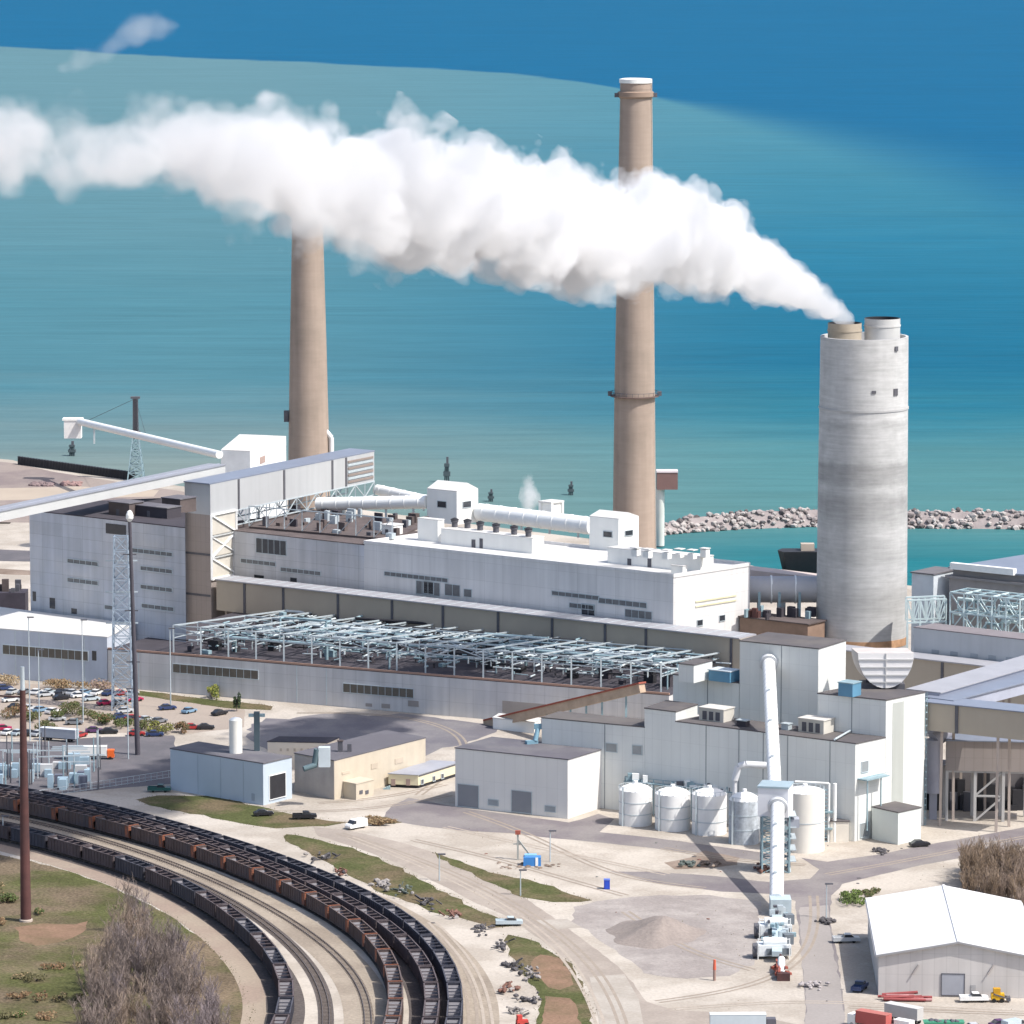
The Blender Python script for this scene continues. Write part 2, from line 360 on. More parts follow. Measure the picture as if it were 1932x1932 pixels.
# ------------------------------------------------------------------ water of the lake
SH_A, SH_B = P(30, 872, -2.5), P(1420, 1066, -2.5)     # shoreline
def water_mat():
    m = bpy.data.materials.new('lake_water'); m.use_nodes = True; nt = m.node_tree; N = nt.nodes; L = nt.links
    b = N['Principled BSDF']; b.inputs['Roughness'].default_value = .45; b.inputs['IOR'].default_value = 1.33; b.inputs['Specular IOR Level'].default_value = .02
    geo = N.new('ShaderNodeNewGeometry'); sx = N.new('ShaderNodeSeparateXYZ'); L.new(geo.outputs['Position'], sx.inputs[0])
    def M(op, a, bb=None, c=None):
        q = N.new('ShaderNodeMath'); q.operation = op
        for i, x in enumerate((a, bb, c)):
            if x is None: continue
            if isinstance(x, (int, float)): q.inputs[i].default_value = x
            else: L.new(x, q.inputs[i])
        return q.outputs[0]
    def noise(sc, det=5, rough=.55):
        mp = N.new('ShaderNodeMapping'); mp.inputs['Scale'].default_value = sc; L.new(geo.outputs['Position'], mp.inputs['Vector'])
        n = N.new('ShaderNodeTexNoise'); n.inputs['Scale'].default_value = 1; n.inputs['Detail'].default_value = det; n.inputs['Roughness'].default_value = rough
        L.new(mp.outputs[0], n.inputs['Vector']); return n.outputs['Fac']
    X, Y = sx.outputs['X'], sx.outputs['Y']
    # distance offshore, on a reciprocal scale so near-shore sediment bands stay wide
    r = M('DIVIDE', HCAM * FPX, Y)                       # about (row - VH)
    wob = noise((.0022, .0010, 1), 4)
    wob2 = noise((.0045, .012, 1), 4)
    # slant of the bands: bluer toward the right (south)
    ang = M('DIVIDE', X, Y)                              # -.11 .. .11
    rr = M('ADD', r, M('MULTIPLY', M('SUBTRACT', wob, .5), 120))
    rr = M('ADD', rr, M('MULTIPLY', M('SUBTRACT', wob2, .5), 130))
    def ramp(stops):
        mr = N.new('ShaderNodeMapRange'); mr.inputs['From Min'].default_value = 200; mr.inputs['From Max'].default_value = 1300; L.new(rr, mr.inputs['Value'])
        c = N.new('ShaderNodeValToRGB'); L.new(mr.outputs[0], c.inputs[0]); el = c.color_ramp.elements
        while len(el) > 1: el.remove(el[-1])
        for i, (v, col) in enumerate(stops):
            pos = (v - VH - 200) / 1100.0
            e = el[0] if i == 0 else el.new(pos); e.position = pos; e.color = (*srgb(*col), 1)
        return c.outputs[0]
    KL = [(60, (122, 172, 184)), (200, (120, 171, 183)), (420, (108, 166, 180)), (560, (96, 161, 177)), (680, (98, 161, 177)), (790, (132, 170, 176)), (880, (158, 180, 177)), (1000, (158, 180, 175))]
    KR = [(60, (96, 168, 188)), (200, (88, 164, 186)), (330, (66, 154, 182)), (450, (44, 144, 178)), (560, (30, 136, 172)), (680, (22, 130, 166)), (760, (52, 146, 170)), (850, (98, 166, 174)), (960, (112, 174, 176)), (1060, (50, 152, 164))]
    cl, cr = ramp(KL), ramp(KR)
    mx = N.new('ShaderNodeMix'); mx.data_type = 'RGBA'
    f = N.new('ShaderNodeMapRange'); f.interpolation_type = 'SMOOTHSTEP'; f.inputs['From Min'].default_value = -.075; f.inputs['From Max'].default_value = .075; L.new(ang, f.inputs['Value'])
    L.new(f.outputs[0], mx.inputs[0]); L.new(cl, mx.inputs[6]); L.new(cr, mx.inputs[7])
    # outer edge of the sediment water: a curve across the lake, sharp to the north, diffuse to the south
    # edge row e(ang) as cubic in ang
    pts = [(-.1123, 82), (-.0620, 103), (-.0077, 128), (.0150, 146), (.0330, 176), (.0505, 202), (.0737, 246), (.097, 296), (.1123, 335)]
    fc = N.new('ShaderNodeFloatCurve'); cv = fc.mapping.curves[0]
    na = M('DIVIDE', M('ADD', ang, .13), .26)
    L.new(na, fc.inputs['Value'])
    P_ = [((a + .13) / .26, (e - 60) / 300.0) for a, e in pts]
    cv.points[0].location = (0, P_[0][1] - .03); cv.points[1].location = (1, P_[-1][1] + .05)
    for p in P_: cv.points.new(*p)
    fc.mapping.update()
    edge = M('ADD', M('MULTIPLY', fc.outputs[0], 300), 60)
    row = M('ADD', r, VH)
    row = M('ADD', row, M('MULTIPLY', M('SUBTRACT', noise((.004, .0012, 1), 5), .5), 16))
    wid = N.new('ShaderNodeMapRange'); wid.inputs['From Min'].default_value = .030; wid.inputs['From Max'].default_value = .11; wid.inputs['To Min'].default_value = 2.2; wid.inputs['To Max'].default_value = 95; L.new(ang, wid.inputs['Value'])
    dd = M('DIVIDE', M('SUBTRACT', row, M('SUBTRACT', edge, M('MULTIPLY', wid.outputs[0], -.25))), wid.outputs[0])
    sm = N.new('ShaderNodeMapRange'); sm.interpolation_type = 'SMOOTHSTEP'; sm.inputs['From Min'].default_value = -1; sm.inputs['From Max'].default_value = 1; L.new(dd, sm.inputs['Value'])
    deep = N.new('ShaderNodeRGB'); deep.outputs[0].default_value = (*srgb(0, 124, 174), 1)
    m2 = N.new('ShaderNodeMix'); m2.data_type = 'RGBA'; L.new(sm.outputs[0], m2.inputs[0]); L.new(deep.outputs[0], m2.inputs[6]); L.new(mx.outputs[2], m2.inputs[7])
    # wind streaks
    st = noise((.006, .05, 1), 6, .7); st2 = noise((.02, .11, 1), 4, .6)
    st3 = noise((.0028, .021, 1), 5, .7)
    g = M('ADD', .50, M('MULTIPLY', st, .38)); g = M('ADD', g, M('MULTIPLY', st2, .34)); g = M('ADD', g, M('MULTIPLY', st3, .28))
    vm = N.new('ShaderNodeVectorMath'); vm.operation = 'SCALE'; L.new(m2.outputs[2], vm.inputs[0]); L.new(g, vm.inputs['Scale'])
    vm2 = N.new('ShaderNodeVectorMath'); vm2.operation = 'SCALE'; L.new(vm.outputs[0], vm2.inputs[0]); vm2.inputs['Scale'].default_value = WATER_GAIN
    L.new(vm2.outputs[0], b.inputs['Base Color'])
    bp = N.new('ShaderNodeBump'); bp.inputs['Strength'].default_value = .35; bp.inputs['Distance'].default_value = 1.5
    L.new(st2, bp.inputs['Height']); L.new(bp.outputs[0], b.inputs['Normal'])
    return m
WATER_GAIN = .415
d = (SH_B - SH_A); d.z = 0; d.normalize()
mb = MB(); mb.sheet([(-9000, 1300), (9000, 1300), (9000, 40000), (-9000, 40000)], -2.5)
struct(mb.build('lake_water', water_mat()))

# ------------------------------------------------------------------ ground
def sand_mat():
    return mat('pale_gravel_ground', SAND, .95, .10, .02, 0, .2, bump=.3, col2=(.35, .31, .265), mix2=.55, scale2=.045, fine=.10)
shore = [SH_A - d * 500, P(-40, 862, 0), P(24, 868, 0), P(60, 878, 0), P(250, 905, 0), P(560, 946, 0), P(900, 990, 0), P(1190, 1026, 0), P(1300, 1046, 0), P(1400, 1062, 0), P(1460, 1078, 0), P(1560, 1092, 0), P(1720, 1105, 0), P(2050, 1130, 0), SH_B + d * 700]
g = MB(); poly = [(p.x, p.y) for p in shore] + [(900, 700), (-900, 700)]
g.prism(poly, -4, 0.0, bot=False)
struct(g.build('ground', sand_mat()))

def patch(name, px, m, z, lab=None, jit=0.0):
    pts = [P(u, v) for u, v in px]
    if jit:
        out = []
        for i, p in enumerate(pts):
            q = pts[(i + 1) % len(pts)]; n = max(1, int((q - p).length / 4))
            for k in range(n):
                r = p.lerp(q, k / n); out.append(r + Vector((R_.uniform(-jit, jit), R_.uniform(-jit, jit), 0)))
        pts = out
    return struct(MB().sheet(pts, z).build(name, m, recalc=False))

ASPH = mat('asphalt', (.17, .15, .157), .9, .12, .05, 0, .25, col2=(.215, .195, .19), mix2=.6, scale2=.06, fine=.08)
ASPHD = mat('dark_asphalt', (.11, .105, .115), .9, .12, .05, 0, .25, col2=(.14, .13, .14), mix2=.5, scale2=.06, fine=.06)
CONC = mat('pale_road', (.335, .292, .252), .9, .09, .05, 0, .25, col2=(.285, .245, .212), mix2=.6, scale2=.06, fine=.08)
CONCW = mat('worn_concrete', (.37, .335, .295), .9, .09, .12, 0, .25, col2=(.33, .295, .255), mix2=.5, scale2=.1, fine=.08)
GRASS = mat('mown_grass', (.078, .086, .034), .95, .25, .1, 0, .1, bump=.5, col2=(.125, .098, .06), mix2=.45, scale2=.05, fine=.3)
FIELD = mat('rough_field', (.082, .086, .034), .95, .32, .05, 0, .1, bump=.8, col2=(.15, .115, .078), mix2=.55, scale2=.035, fine=.35)
SOIL = mat('bare_soil', (.215, .138, .095), .95, .15, .1, 0, .1, bump=.4, col2=(.16, .115, .072), mix2=.4, scale2=.08, fine=.15)
BALLAST = mat('dark_ballast', (.10, .087, .083), .95, .2, .1, 0, .1, bump=.5, fine=.2)
BALLASTP = mat('pale_ballast', (.31, .265, .215), .95, .1, .06, 0, .1, bump=.4, col2=(.25, .21, .17), mix2=.4, scale2=.05, fine=.12)
SLEEPER = mat('sleeper', (.15, .125, .11), .95, .2, .5)
RAILM = mat('rail_steel', (.17, .14, .13), .5, .2, .5, 0, .5, .5)
CHIP = mat('brown_dirt', (.19, .145, .115), .95, .2, .06, 0, .1, bump=.4, col2=(.25, .20, .165), mix2=.5, scale2=.04, fine=.1)

# field with trees, lower left
patch('field', [(-60, 1595), (0, 1612), (60, 1625), (130, 1644), (200, 1668), (262, 1697), (320, 1728), (372, 1765), (420, 1810), (452, 1850), (472, 1888), (474, 1915), (462, 1950), (440, 2010), (-60, 2010)], FIELD, .012, jit=.5)
patch('bare_soil', [(30, 1750), (80, 1742), (140, 1745), (170, 1738), (155, 1760), (110, 1778), (70, 1785), (38, 1775)], SOIL, .016, jit=.7)
# verge between trains and road
patch('grass_verge', [(535, 1573), (610, 1585), (680, 1606), (740, 1632), (782, 1652), (830, 1678), (880, 1705), (945, 1735), (965, 1748), (930, 1750), (890, 1738), (820, 1722), (770, 1700), (715, 1680), (660, 1650), (600, 1620), (550, 1592)], GRASS, .012, jit=.9)
patch('grass_verge', [(962, 1762), (1000, 1772), (1050, 1800), (1085, 1828), (1105, 1860), (1115, 1900), (1112, 1960), (1000, 1990), (1010, 1930), (1020, 1880), (985, 1840), (965, 1800), (950, 1775)], GRASS, .012, jit=.9)
patch('bare_soil', [(1020, 1800), (1050, 1806), (1075, 1830), (1085, 1858), (1060, 1868), (1030, 1862), (1010, 1838), (1003, 1815)], SOIL, .016, jit=.6)
patch('bare_soil', [(1030, 1880), (1080, 1884), (1095, 1940), (1020, 1960), (1022, 1910)], SOIL, .016, jit=.6)
patch('grass_verge', [(818, 1609), (850, 1618), (920, 1645), (1000, 1660), (1060, 1680), (1120, 1698), (1095, 1703), (1040, 1702), (985, 1692), (930, 1668), (870, 1640), (825, 1618)], GRASS, .012, jit=.8)
patch('grass_verge', [(395, 1502), (450, 1512), (520, 1530), (600, 1545), (655, 1552), (620, 1558), (520, 1562), (450, 1554), (380, 1538), (300, 1524), (255, 1508), (300, 1500)], GRASS, .012, jit=.8)
patch('grass_verge', [(700, 1540), (730, 1542), (760, 1552), (735, 1555), (705, 1550)], GRASS, .012, jit=.3)
# gravel yard with a heap, and dirt strip right of it
patch('gravel_yard', [(1085, 1712), (1130, 1700), (1220, 1690), (1340, 1688), (1430, 1700), (1440, 1760), (1425, 1820), (1370, 1840), (1290, 1848), (1215, 1836), (1170, 1800), (1130, 1770), (1080, 1740)], GRAVEL, .010, jit=.8)
# roads
patch('road', [(590, 1560), (655, 1566), (760, 1590), (830, 1612), (900, 1645), (985, 1690), (1050, 1735), (1110, 1780), (1165, 1822), (1195, 1855), (1220, 1890), (1270, 1905), (1420, 1915), (1500, 1932), (1480, 1990), (1140, 2000), (1128, 1920), (1118, 1868), (1082, 1822), (1030, 1780), (960, 1730), (900, 1705), (830, 1668), (740, 1624), (660, 1595), (600, 1577)], CONC, .008, jit=.2)
patch('road', [(1010, 1736), (1070, 1734), (1098, 1750), (1040, 1754)], CONCW, .022)
patch('road', [(1112, 1843), (1178, 1838), (1205, 1885), (1225, 1990), (1140, 1990), (1126, 1900)], CONCW, .022)
patch('road', [(770, 1505), (870, 1524), (1075, 1552), (1130, 1535), (1160, 1545), (1130, 1570), (1230, 1580), (1360, 1598), (1460, 1612), (1455, 1626), (1330, 1612), (1210, 1598), (1080, 1585), (960, 1572), (860, 1566), (780, 1556), (720, 1545), (740, 1520)], ASPH, .009, jit=.3)
patch('road', [(1150, 1644), (1230, 1645), (1340, 1652), (1450, 1664), (1530, 1658), (1545, 1640), (1510, 1618), (1560, 1626), (1660, 1612), (1760, 1592), (1850, 1576), (1990, 1550), (1990, 1585), (1850, 1612), (1740, 1632), (1640, 1655), (1590, 1668), (1570, 1690), (1565, 1730), (1580, 1800), (1590, 1880), (1600, 1990), (1515, 1990), (1520, 1900), (1512, 1800), (1500, 1700), (1470, 1688), (1360, 1682), (1250, 1668)], ASPH, .0195, jit=.25)
patch('road', [(1508, 1712), (1562, 1708), (1566, 1760), (1590, 1880), (1600, 1990), (1510, 1990), (1522, 1900), (1512, 1800)], mat('pale_asphalt', (.285, .26, .245), .9, .08, .05, 0, .2, fine=.06), .026, jit=.3)
# plume shadow painted as a grey sheet behind the block-wall store; and switchyard slab
patch('yard', [(470, 1372), (500, 1356), (540, 1357), (580, 1350), (640, 1345), (700, 1350), (760, 1346), (820, 1353), (880, 1362), (925, 1366), (940, 1380), (900, 1396), (840, 1412), (760, 1440), (640, 1440), (520, 1420), (470, 1396)], mat('grey_yard', (.15, .142, .158), .9, .12, .05, 0, .2, col2=(.185, .175, .18), mix2=.5, scale2=.05, fine=.08), .009, jit=1.2)  # sheet added to stand in for the plume's shadow on the yard
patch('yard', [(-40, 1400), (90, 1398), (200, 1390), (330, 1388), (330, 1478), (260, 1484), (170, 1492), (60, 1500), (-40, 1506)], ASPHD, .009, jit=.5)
patch('parking_lot', [(-40, 1280), (120, 1296), (260, 1306), (400, 1322), (460, 1340), (460, 1372), (360, 1384), (200, 1382), (-40, 1396)], mat('pale_parking', (.32, .27, .23), .9, .08, .05, 0, .2, fine=.06), .007, jit=.5)
patch('planting_strip', [(255, 1302), (330, 1311), (420, 1322), (520, 1332), (510, 1340), (440, 1338), (330, 1322), (250, 1311)], GRASS, .012, jit=.8)
# bits of beach and coal yard, upper left
patch('beach', [(-40, 868), (30, 874), (100, 890), (240, 912), (400, 935), (400, 990), (-40, 985)], mat('pinkish_sand', (.28, .235, .21), .95, .12, .02, 0, .2, col2=(.19, .155, .15), mix2=.45, scale2=.02, fine=.08), .01)
patch('coal_yard', [(-40, 1035), (80, 1040), (80, 1060), (-40, 1058)], ASPHD, .014)
patch('coal_yard', [(-40, 1070), (80, 1078), (80, 1086), (-40, 1082)], CHIP, .014)
patch('beach', [(-40, 922), (150, 918), (300, 925), (290, 937), (-40, 945)], mat('cream_sand', (.38, .32, .26), .95, .08, .03, 0, .2), .018)
patch('bare_soil', [(1330, 1605), (1300, 1618), (1250, 1628), (1270, 1640), (1330, 1638), (1390, 1632), (1395, 1618)], CHIP, .013, jit=.5)
# sheet piling along the beach
t = MB()
for a, b in ((P(36, 876), P(252, 906)),):
    t.beam(a + Vector((0, 0, 1.0)), b + Vector((0, 0, 1.0)), 1.5, 5.0)
    for k in range(40):
        q = a.lerp(b, k / 39); t.box((q.x, q.y, -2), (1.0, 2.2, 5.6))
tag(t.build('retaining_wall', BLACK, org=P(140, 890)), 'long black sheet-pile wall at the back of the beach, left of the lattice mast', 'wall')

# ------------------------------------------------------------------ breakwater of boulders
bwp = [(1246, 992, 7, 4), (1300, 985, 11, 6), (1400, 978, 13, 7), (1540, 973, 13, 7.5), (1700, 976, 13, 7.5), (1830, 977, 13, 7.5), (1990, 979, 13, 7.5)]
ROCK = [mat('boulder_pale', (.38, .35, .335), .9, .2, .3, bump=.4), mat('boulder_pink', (.28, .245, .24), .9, .2, .3, bump=.4), mat('boulder_dark', (.12, .105, .105), .9, .2, .3, bump=.4)]
def rock(mb, c, r, mi=0, squash=.75):
    bm = bmesh.new(); bmesh.ops.create_icosphere(bm, subdivisions=1, radius=1)
    sx, sy, sz = r * R_.uniform(.8, 1.35), r * R_.uniform(.8, 1.35), r * squash * R_.uniform(.75, 1.25)
    rz = R_.uniform(0, 6.28); ca, sa = math.cos(rz), math.sin(rz); vs = []
    for v in bm.verts:
        j = R_.uniform(.78, 1.15); x, y, z = v.co.x * sx * j, v.co.y * sy * j, v.co.z * sz * j
        vs.append((c[0] + x * ca - y * sa, c[1] + x * sa + y * ca, c[2] + z))
    fs = [[v.index for v in f.verts] for f in bm.faces]; bm.free(); mb.add(vs, fs, mi)
mb = MB()
core = MB()
for i in range(len(bwp) - 1):
    u0, v0, h0, wd0 = bwp[i]; u1, v1, h1, wd1 = bwp[i + 1]
    a, b = P(u0, v0 + 16, -2.5), P(u1, v1 + 16, -2.5)
    L = (b - a).length; n = int(L / .9)
    up = Vector((0, 0, 1)); k0, k1 = wd0 + 1, wd1 + 1
    core.hexa([a + Vector((0, -k0 * .9, -.5)), b + Vector((0, -k1 * .9, -.5)), b + Vector((0, k1, -.5)), a + Vector((0, k0, -.5))],
              [a + Vector((0, -1, h0 * .45)), b + Vector((0, -1, h1 * .45)), b + Vector((0, 1, h1 * .45)), a + Vector((0, 1, h0 * .45))])
    for k in range(n):
        f = k / n; p = a.lerp(b, f); hh = (h0 + (h1 - h0) * f) * .5; ww = wd0 + (wd1 - wd0) * f
        for q in range(4):
            s = R_.uniform(-1, 1); z = hh * (1 - abs(s)) + R_.uniform(-.3, .5)
            rock(mb, (p.x + R_.uniform(-1, 1), p.y + s * (ww + .8), -2.5 + max(.1, z)), R_.uniform(.7, 1.6), R_.choice([0, 0, 0, 1, 1, 2]))
core_o = core.v, core.f
mb.add(core.v, core.f, 1)
tag(mb.build('breakwater', ROCK, org=P(1500, 990, -2.5), recalc=False), 'rough boulder breakwater out in the teal water behind the grey double stack', 'breakwater', kind='stuff')
# =================================================================== POWER HOUSE
# ---- front line of the turbine hall and heights derived from the photo
HA, HB = P(260, 1301), P(905, 1356)
HALL_Z = hgt(P(620, 1323), 1252)
GZ = HALL_Z + 11.0
# boiler house
b0 = P(1270, 1178, GZ); zt = hgt(b0, 1090)
BB = G(b0); BA = G(P(445, 1000, zt)); BC = G(P(1415, 1068, zt))
BM = at_u(BA, BB, 688); BL = at_u(BA, BB, 58)
depthv = BC - BB

root = thing('boiler_house', 'long white boiler house with penthouses and fans on its white roof', 'building', BB)
block(root, BM, BB, BC, 0, zt, BOILWH, WHITEROOF, seam_w=.25, cap=.2)
# parapet
pq = quad(BM, BB, BC); par = MB()
for i in range(4):
    a, b = pq[i], pq[(i + 1) % 4]; par.beam(a + Vector((0, 0, zt + .7)), b + Vector((0, 0, zt + .7)), .35, 1.0)
par.build('parapet', BOILWH, root)
for (u0, u1, v0, v1) in ((726, 845, 1085, 1092), (786, 830, 1098, 1122), (840, 868, 1103, 1124), (876, 890, 1112, 1126), (1042, 1130, 1120, 1127), (1130, 1220, 1133, 1142), (1075, 1120, 1140, 1148), (1180, 1230, 1152, 1166)):
    opening(root, 'louvre', BM, BB, u0, u1, v0, v1, WINDOWG)
for (u0, u1, v0, v1) in ((800, 818, 1098, 1120), (1098, 1122, 1140, 1160)):
    opening(root, 'window', BM, BB, u0, u1, v0, v1, GLASS)
for (u, v) in ((1320, 1175), (1362, 1166)):
    opening(root, 'window', BB, BC, u - 5, u + 5, v - 5, v + 5, GLASS, STEEL)
lp = MB(); px_rect(lp, BB, BC, 1312, 1388, 1128, 1131, 0, .25); px_rect(lp, BB, BC, 1312, 1388, 1137, 1140, 0, .25); lp.build('pipe', mat('cream_pipe', (.62, .58, .40)), root)

LBt = at_u(HA, HB, 203, 1294); lz = hgt(LBt, 1203)
GA = at_u(P(410, 1092, GZ), P(1395, 1203, GZ), 352)
OA, OB = G(P(58, 1152, lz)), G(P(351, 1190, lz)); zo = 49.5
OC = G(GA) + (OB - GA).normalized() * .5
root = thing('old_boiler_house', 'weathered blue-grey boiler house wall left of the tall conveyor tower', 'building', OB)
BL = at_u(BA, BB, 372)
block(root, BL, BM, BM + depthv, 0, zt - .4, OLDGREY, BROWNROOF, fs=(), cap=.25)
oq = [OA, OB, OC, OA + (OC - OB) * .22]
MB().prism(oq, 0, zo, 0, top=False, bot=False).build('wall', OLDGREY, root)
MB().prism(grow(oq, .1), zo, zo + .3).build('roof', DARKROOF, root)
px = [(484, 540, 1018, 1045), (200, 238, 989, 1008)]
opening(root, 'window', BL, BM, *px[0], GLASS, STEEL)
for (u0, u1, v) in ((128, 185, 1061), (128, 185, 1097), (266, 325, 1075), (266, 325, 1110), (250, 325, 1042), (268, 328, 1146), (198, 216, 1146), (455, 520, 1061), (530, 605, 1078)):
    opening(root, 'louvre', *((OA, OB) if u0 < 340 else (BL, BM)), u0, u1, v - 3.5, v + 3.5, WINDOWG)
for (u0, u1, v0, v1) in ((94, 104, 1128, 1148), (62, 68, 1116, 1134), (135, 145, 1148, 1158), (480, 498, 1085, 1104), (548, 560, 1090, 1110), (200, 238, 989, 1008)):
    opening(root, 'door', *((OA, OB) if u0 < 340 else (BL, BM)), u0, u1, v0, v1, GLASS)
e = (BM - BL).normalized(); sdir = depthv.normalized()
# roof gear on the old boiler house: railings, fans, ducts (each a thing)
def roofpt(u, v, z): return P(u, v, z)
k = 0
for (u, v, wd, dp, h, m, lab) in (
    (238, 972, 9, 7, 4.4, BROWNROOF, 'brown fan house on the old boiler house roof, left end beside the mast'),
    (296, 975, 15, 7, 3.6, DARKROOF, 'low dark plant room on the old roof just left of the tall conveyor tower'),
    (338, 965, 8, 8, 4.6, BROWNROOF, 'rusty brown plant box on the old roof tight against the tall conveyor tower'),
    (740, 1010, 5, 5, 3.6, WHITE, 'small white hut at the left end of the white boiler house roof')):
    p = roofpt(u, v, zo if u < 400 else zt); r = thing('roof_hut', lab, 'roof hut', p)
    MB().box(p, (wd, dp, h), math.atan2(e.y, e.x)).build('wall', m, r)
    MB().box(p + Vector((0, 0, h)), (wd + .5, dp + .5, .3), math.atan2(e.y, e.x)).build('roof', GREYROOF if m is not WHITE else WHITEROOF, r)
    MB().box(p + sdir * (-dp / 2 - .05) + Vector((0, 0, .1)), (1.2, .2, 2.2), math.atan2(e.y, e.x)).build('door', TRIM, r)
ROT = math.atan2(e.y, e.x)

def gable_house(name, lab, cat, A, B, C, z0, z1, zr, wm, rm, along=True, ridge_off=.3):
    r = thing(name, lab, cat, Vector((B.x, B.y, z0)))
    q = quad(A, B, C); mb = MB(); mb.prism(q, z0, z1, 0, top=False, bot=False)
    # gable on faces AD.. ridge parallel to BC (along) or AB
    if along: m0, m1 = (q[0] + q[1]) / 2, (q[3] + q[2]) / 2; ends = ((q[0], q[1], m0), (q[3], q[2], m1)); slopes = ((q[0], q[3], m1, m0), (q[1], q[2], m1, m0))
    else: m0, m1 = (q[1] + q[2]) / 2, (q[0] + q[3]) / 2; ends = ((q[1], q[2], m0), (q[0], q[3], m1)); slopes = ((q[0], q[1], m0, m1), (q[3], q[2], m0, m1))
    up = lambda p, z: (p.x, p.y, z)
    for a, b, c in ends: mb.add([up(a, z1), up(b, z1), up(c, zr)], [[0, 1, 2]])
    mb.build('wall', wm, r)
    rf = MB(); th = .25
    for a, b, c, d_ in slopes:
        lo = [up(a, z1 + .02), up(b, z1 + .02), up(c, zr + .02), up(d_, zr + .02)]; hi = [(x, y, z + th) for x, y, z in lo]; rf.hexa(lo, hi)
    rf.build('roof', rm, r)
    return r

# penthouses on the white roof
def pent(u0, u1, u2, vt, vm_, vb, z, lab, gable=False):
    """front left col, corner col, right col ; corner top row, corner base row"""
    Bp = G(P(u1, vb, z)); zp = hgt(Bp, vm_)
    A = G(Bp - e * ((onwall(Bp - e * 100, Bp, u1, vb)[0] - onwall(Bp - e * 100, Bp, u0, vb)[0])))
    Cc = Bp + sdir * abs(onwall(Bp, Bp + sdir * 100, u2, vb)[0])
    return A, Bp, Cc, zp
A, B, C, zp = pent(806, 862, 902, 0, 928, 990, zt, '')
r = gable_house('penthouse', 'tall white gabled penthouse with two windows, left on the boiler house roof', 'penthouse', A, B, C, zt, zp, zp + 2.4, WHITE, WHITEROOF, along=False)
opening(r, 'window', A, B, 826, 842, 946, 957, GLASS); opening(r, 'window', B, C, 873, 888, 946, 957, GLASS)
A, B, C, zp = pent(1112, 1167, 1205, 0, 980, 1042, zt, '')
r = gable_house('penthouse', 'tall white penthouse with two windows in front of the right brown chimney', 'penthouse', A, B, C, zt, zp, zp + 1.6, WHITE, WHITEROOF, along=False)
opening(r, 'window', A, B, 1139, 1155, 1003, 1013, GLASS); opening(r, 'window', B, C, 1179, 1193, 1001, 1010, GLASS)
def flatbox(name, lab, cat, dims, z, m, rm=WHITEROOF, doors=()):
    A, B, C, zp = pent(dims[0], dims[1], dims[2], 0, dims[3], dims[4], z, '')
    r = thing(name, lab, cat, Vector((B.x, B.y, z))); block(r, A, B, C, z, zp, m, rm, cap=.25)
    for (u0, u1, v0, v1) in doors: opening(r, 'door', A, B, u0, u1, v0, v1, TRIM)
    return r, A, B, C, zp
flatbox('roof_block', 'small white block left of the long low white roof block, beside the tall penthouse', 'roof block', (788, 826, 838, 982, 1024), zt, WHITE)
rb = flatbox('roof_block', 'long low white roof block carrying the row of dark fans', 'roof block', (832, 1004, 1026, 1016, 1046), zt, WHITE, doors=((890, 897, 1018, 1040), (905, 911, 1016, 1034)))
rc = flatbox('roof_block', 'long white roof block at the right end of the boiler house roof', 'roof block', (1146, 1322, 1346, 1052, 1082), zt, WHITE, doors=((1184, 1191, 1054, 1078), (1222, 1229, 1054, 1070)))
flatbox('roof_block', 'small white cube at the front right corner of the boiler house roof', 'roof block', (1266, 1288, 1296, 1069, 1087), zt, WHITE)
for i, (u, v) in enumerate(((858, 994), (882, 996), (906, 1000), (936, 1004), (970, 1008), (997, 1012))):
    p = P(u, v, rb[4] + .3); r = thing('roof_fan', 'dark round roof fan in the row on the long low white block', 'fan', p, 'row of dark fans on the white roof block')
    MB().lathe(p, [(1.0, 0), (1.0, 1.4), (1.3, 1.8), (1.3, 2.4)], 14).build('housing', TRIM, r)
    MB().lathe(p, [(1.45, 2.45), (1.45, 2.6), (.3, 3.1)], 14).build('cowl', BLACK, r)
for i, (u, v) in enumerate(((1200, 1046), (1222, 1048), (1258, 1050), (1282, 1048), (1306, 1050), (1330, 1047))):
    p = P(u, v + 4, rc[4] + .3); r = thing('roof_vent', 'small white box vent in the row on the right roof block', 'vent', p, 'white vents on the right roof block')
    MB().box(p, (2.2, 2.2, R_.uniform(1.2, 2.6)), ROT).build('housing', WHITE, r); MB().box(p + Vector((0, 0, 2.7)), (2.7, 2.7, .25), ROT).build('cowl', WHITEROOF, r)
# white hut on stilts beyond the roof and big white ducts
A, B, C, zp = pent(1020, 1040, 1060, 0, 950, 992, zt, '')
r = thing('roof_tower', 'narrow white hooded roof tower beside the wisp of steam', 'roof tower', Vector((B.x, B.y, zt)))
q = quad(A, B, C); mb = MB()
for p in q: mb.box((p.x, p.y, zt), (1.0, 1.0, zp - zt), ROT)
mb.build('leg', WHITE, r); MB().prism(q, zt + (zp - zt) * .45, zp, 0).build('wall', WHITE, r); MB().prism(grow(q, .6), zp, zp + .6).build('roof', WHITEROOF, r)
def duct(lab, p, q, rad, m=WSTEEL, name='duct', bands=8):
    r = thing(name, lab, 'duct', p); MB().tube(p, q, rad, n=20).build('shell', m, r)
    mb = MB(); dd = (q - p).normalized()
    for i in range(bands):
        c = p.lerp(q, (i + .5) / bands); mb.tube(c - dd * .15, c + dd * .15, rad + .12, n=20)
    mb.build('stiffener', m, r)
    sp = MB()
    for i in range(4):
        c = p.lerp(q, (i + .5) / 4); sp.beam(c - Vector((0, 0, rad)), (c.x, c.y, zt - 1), .8, .8)
    sp.build('support', STEEL, r); return r
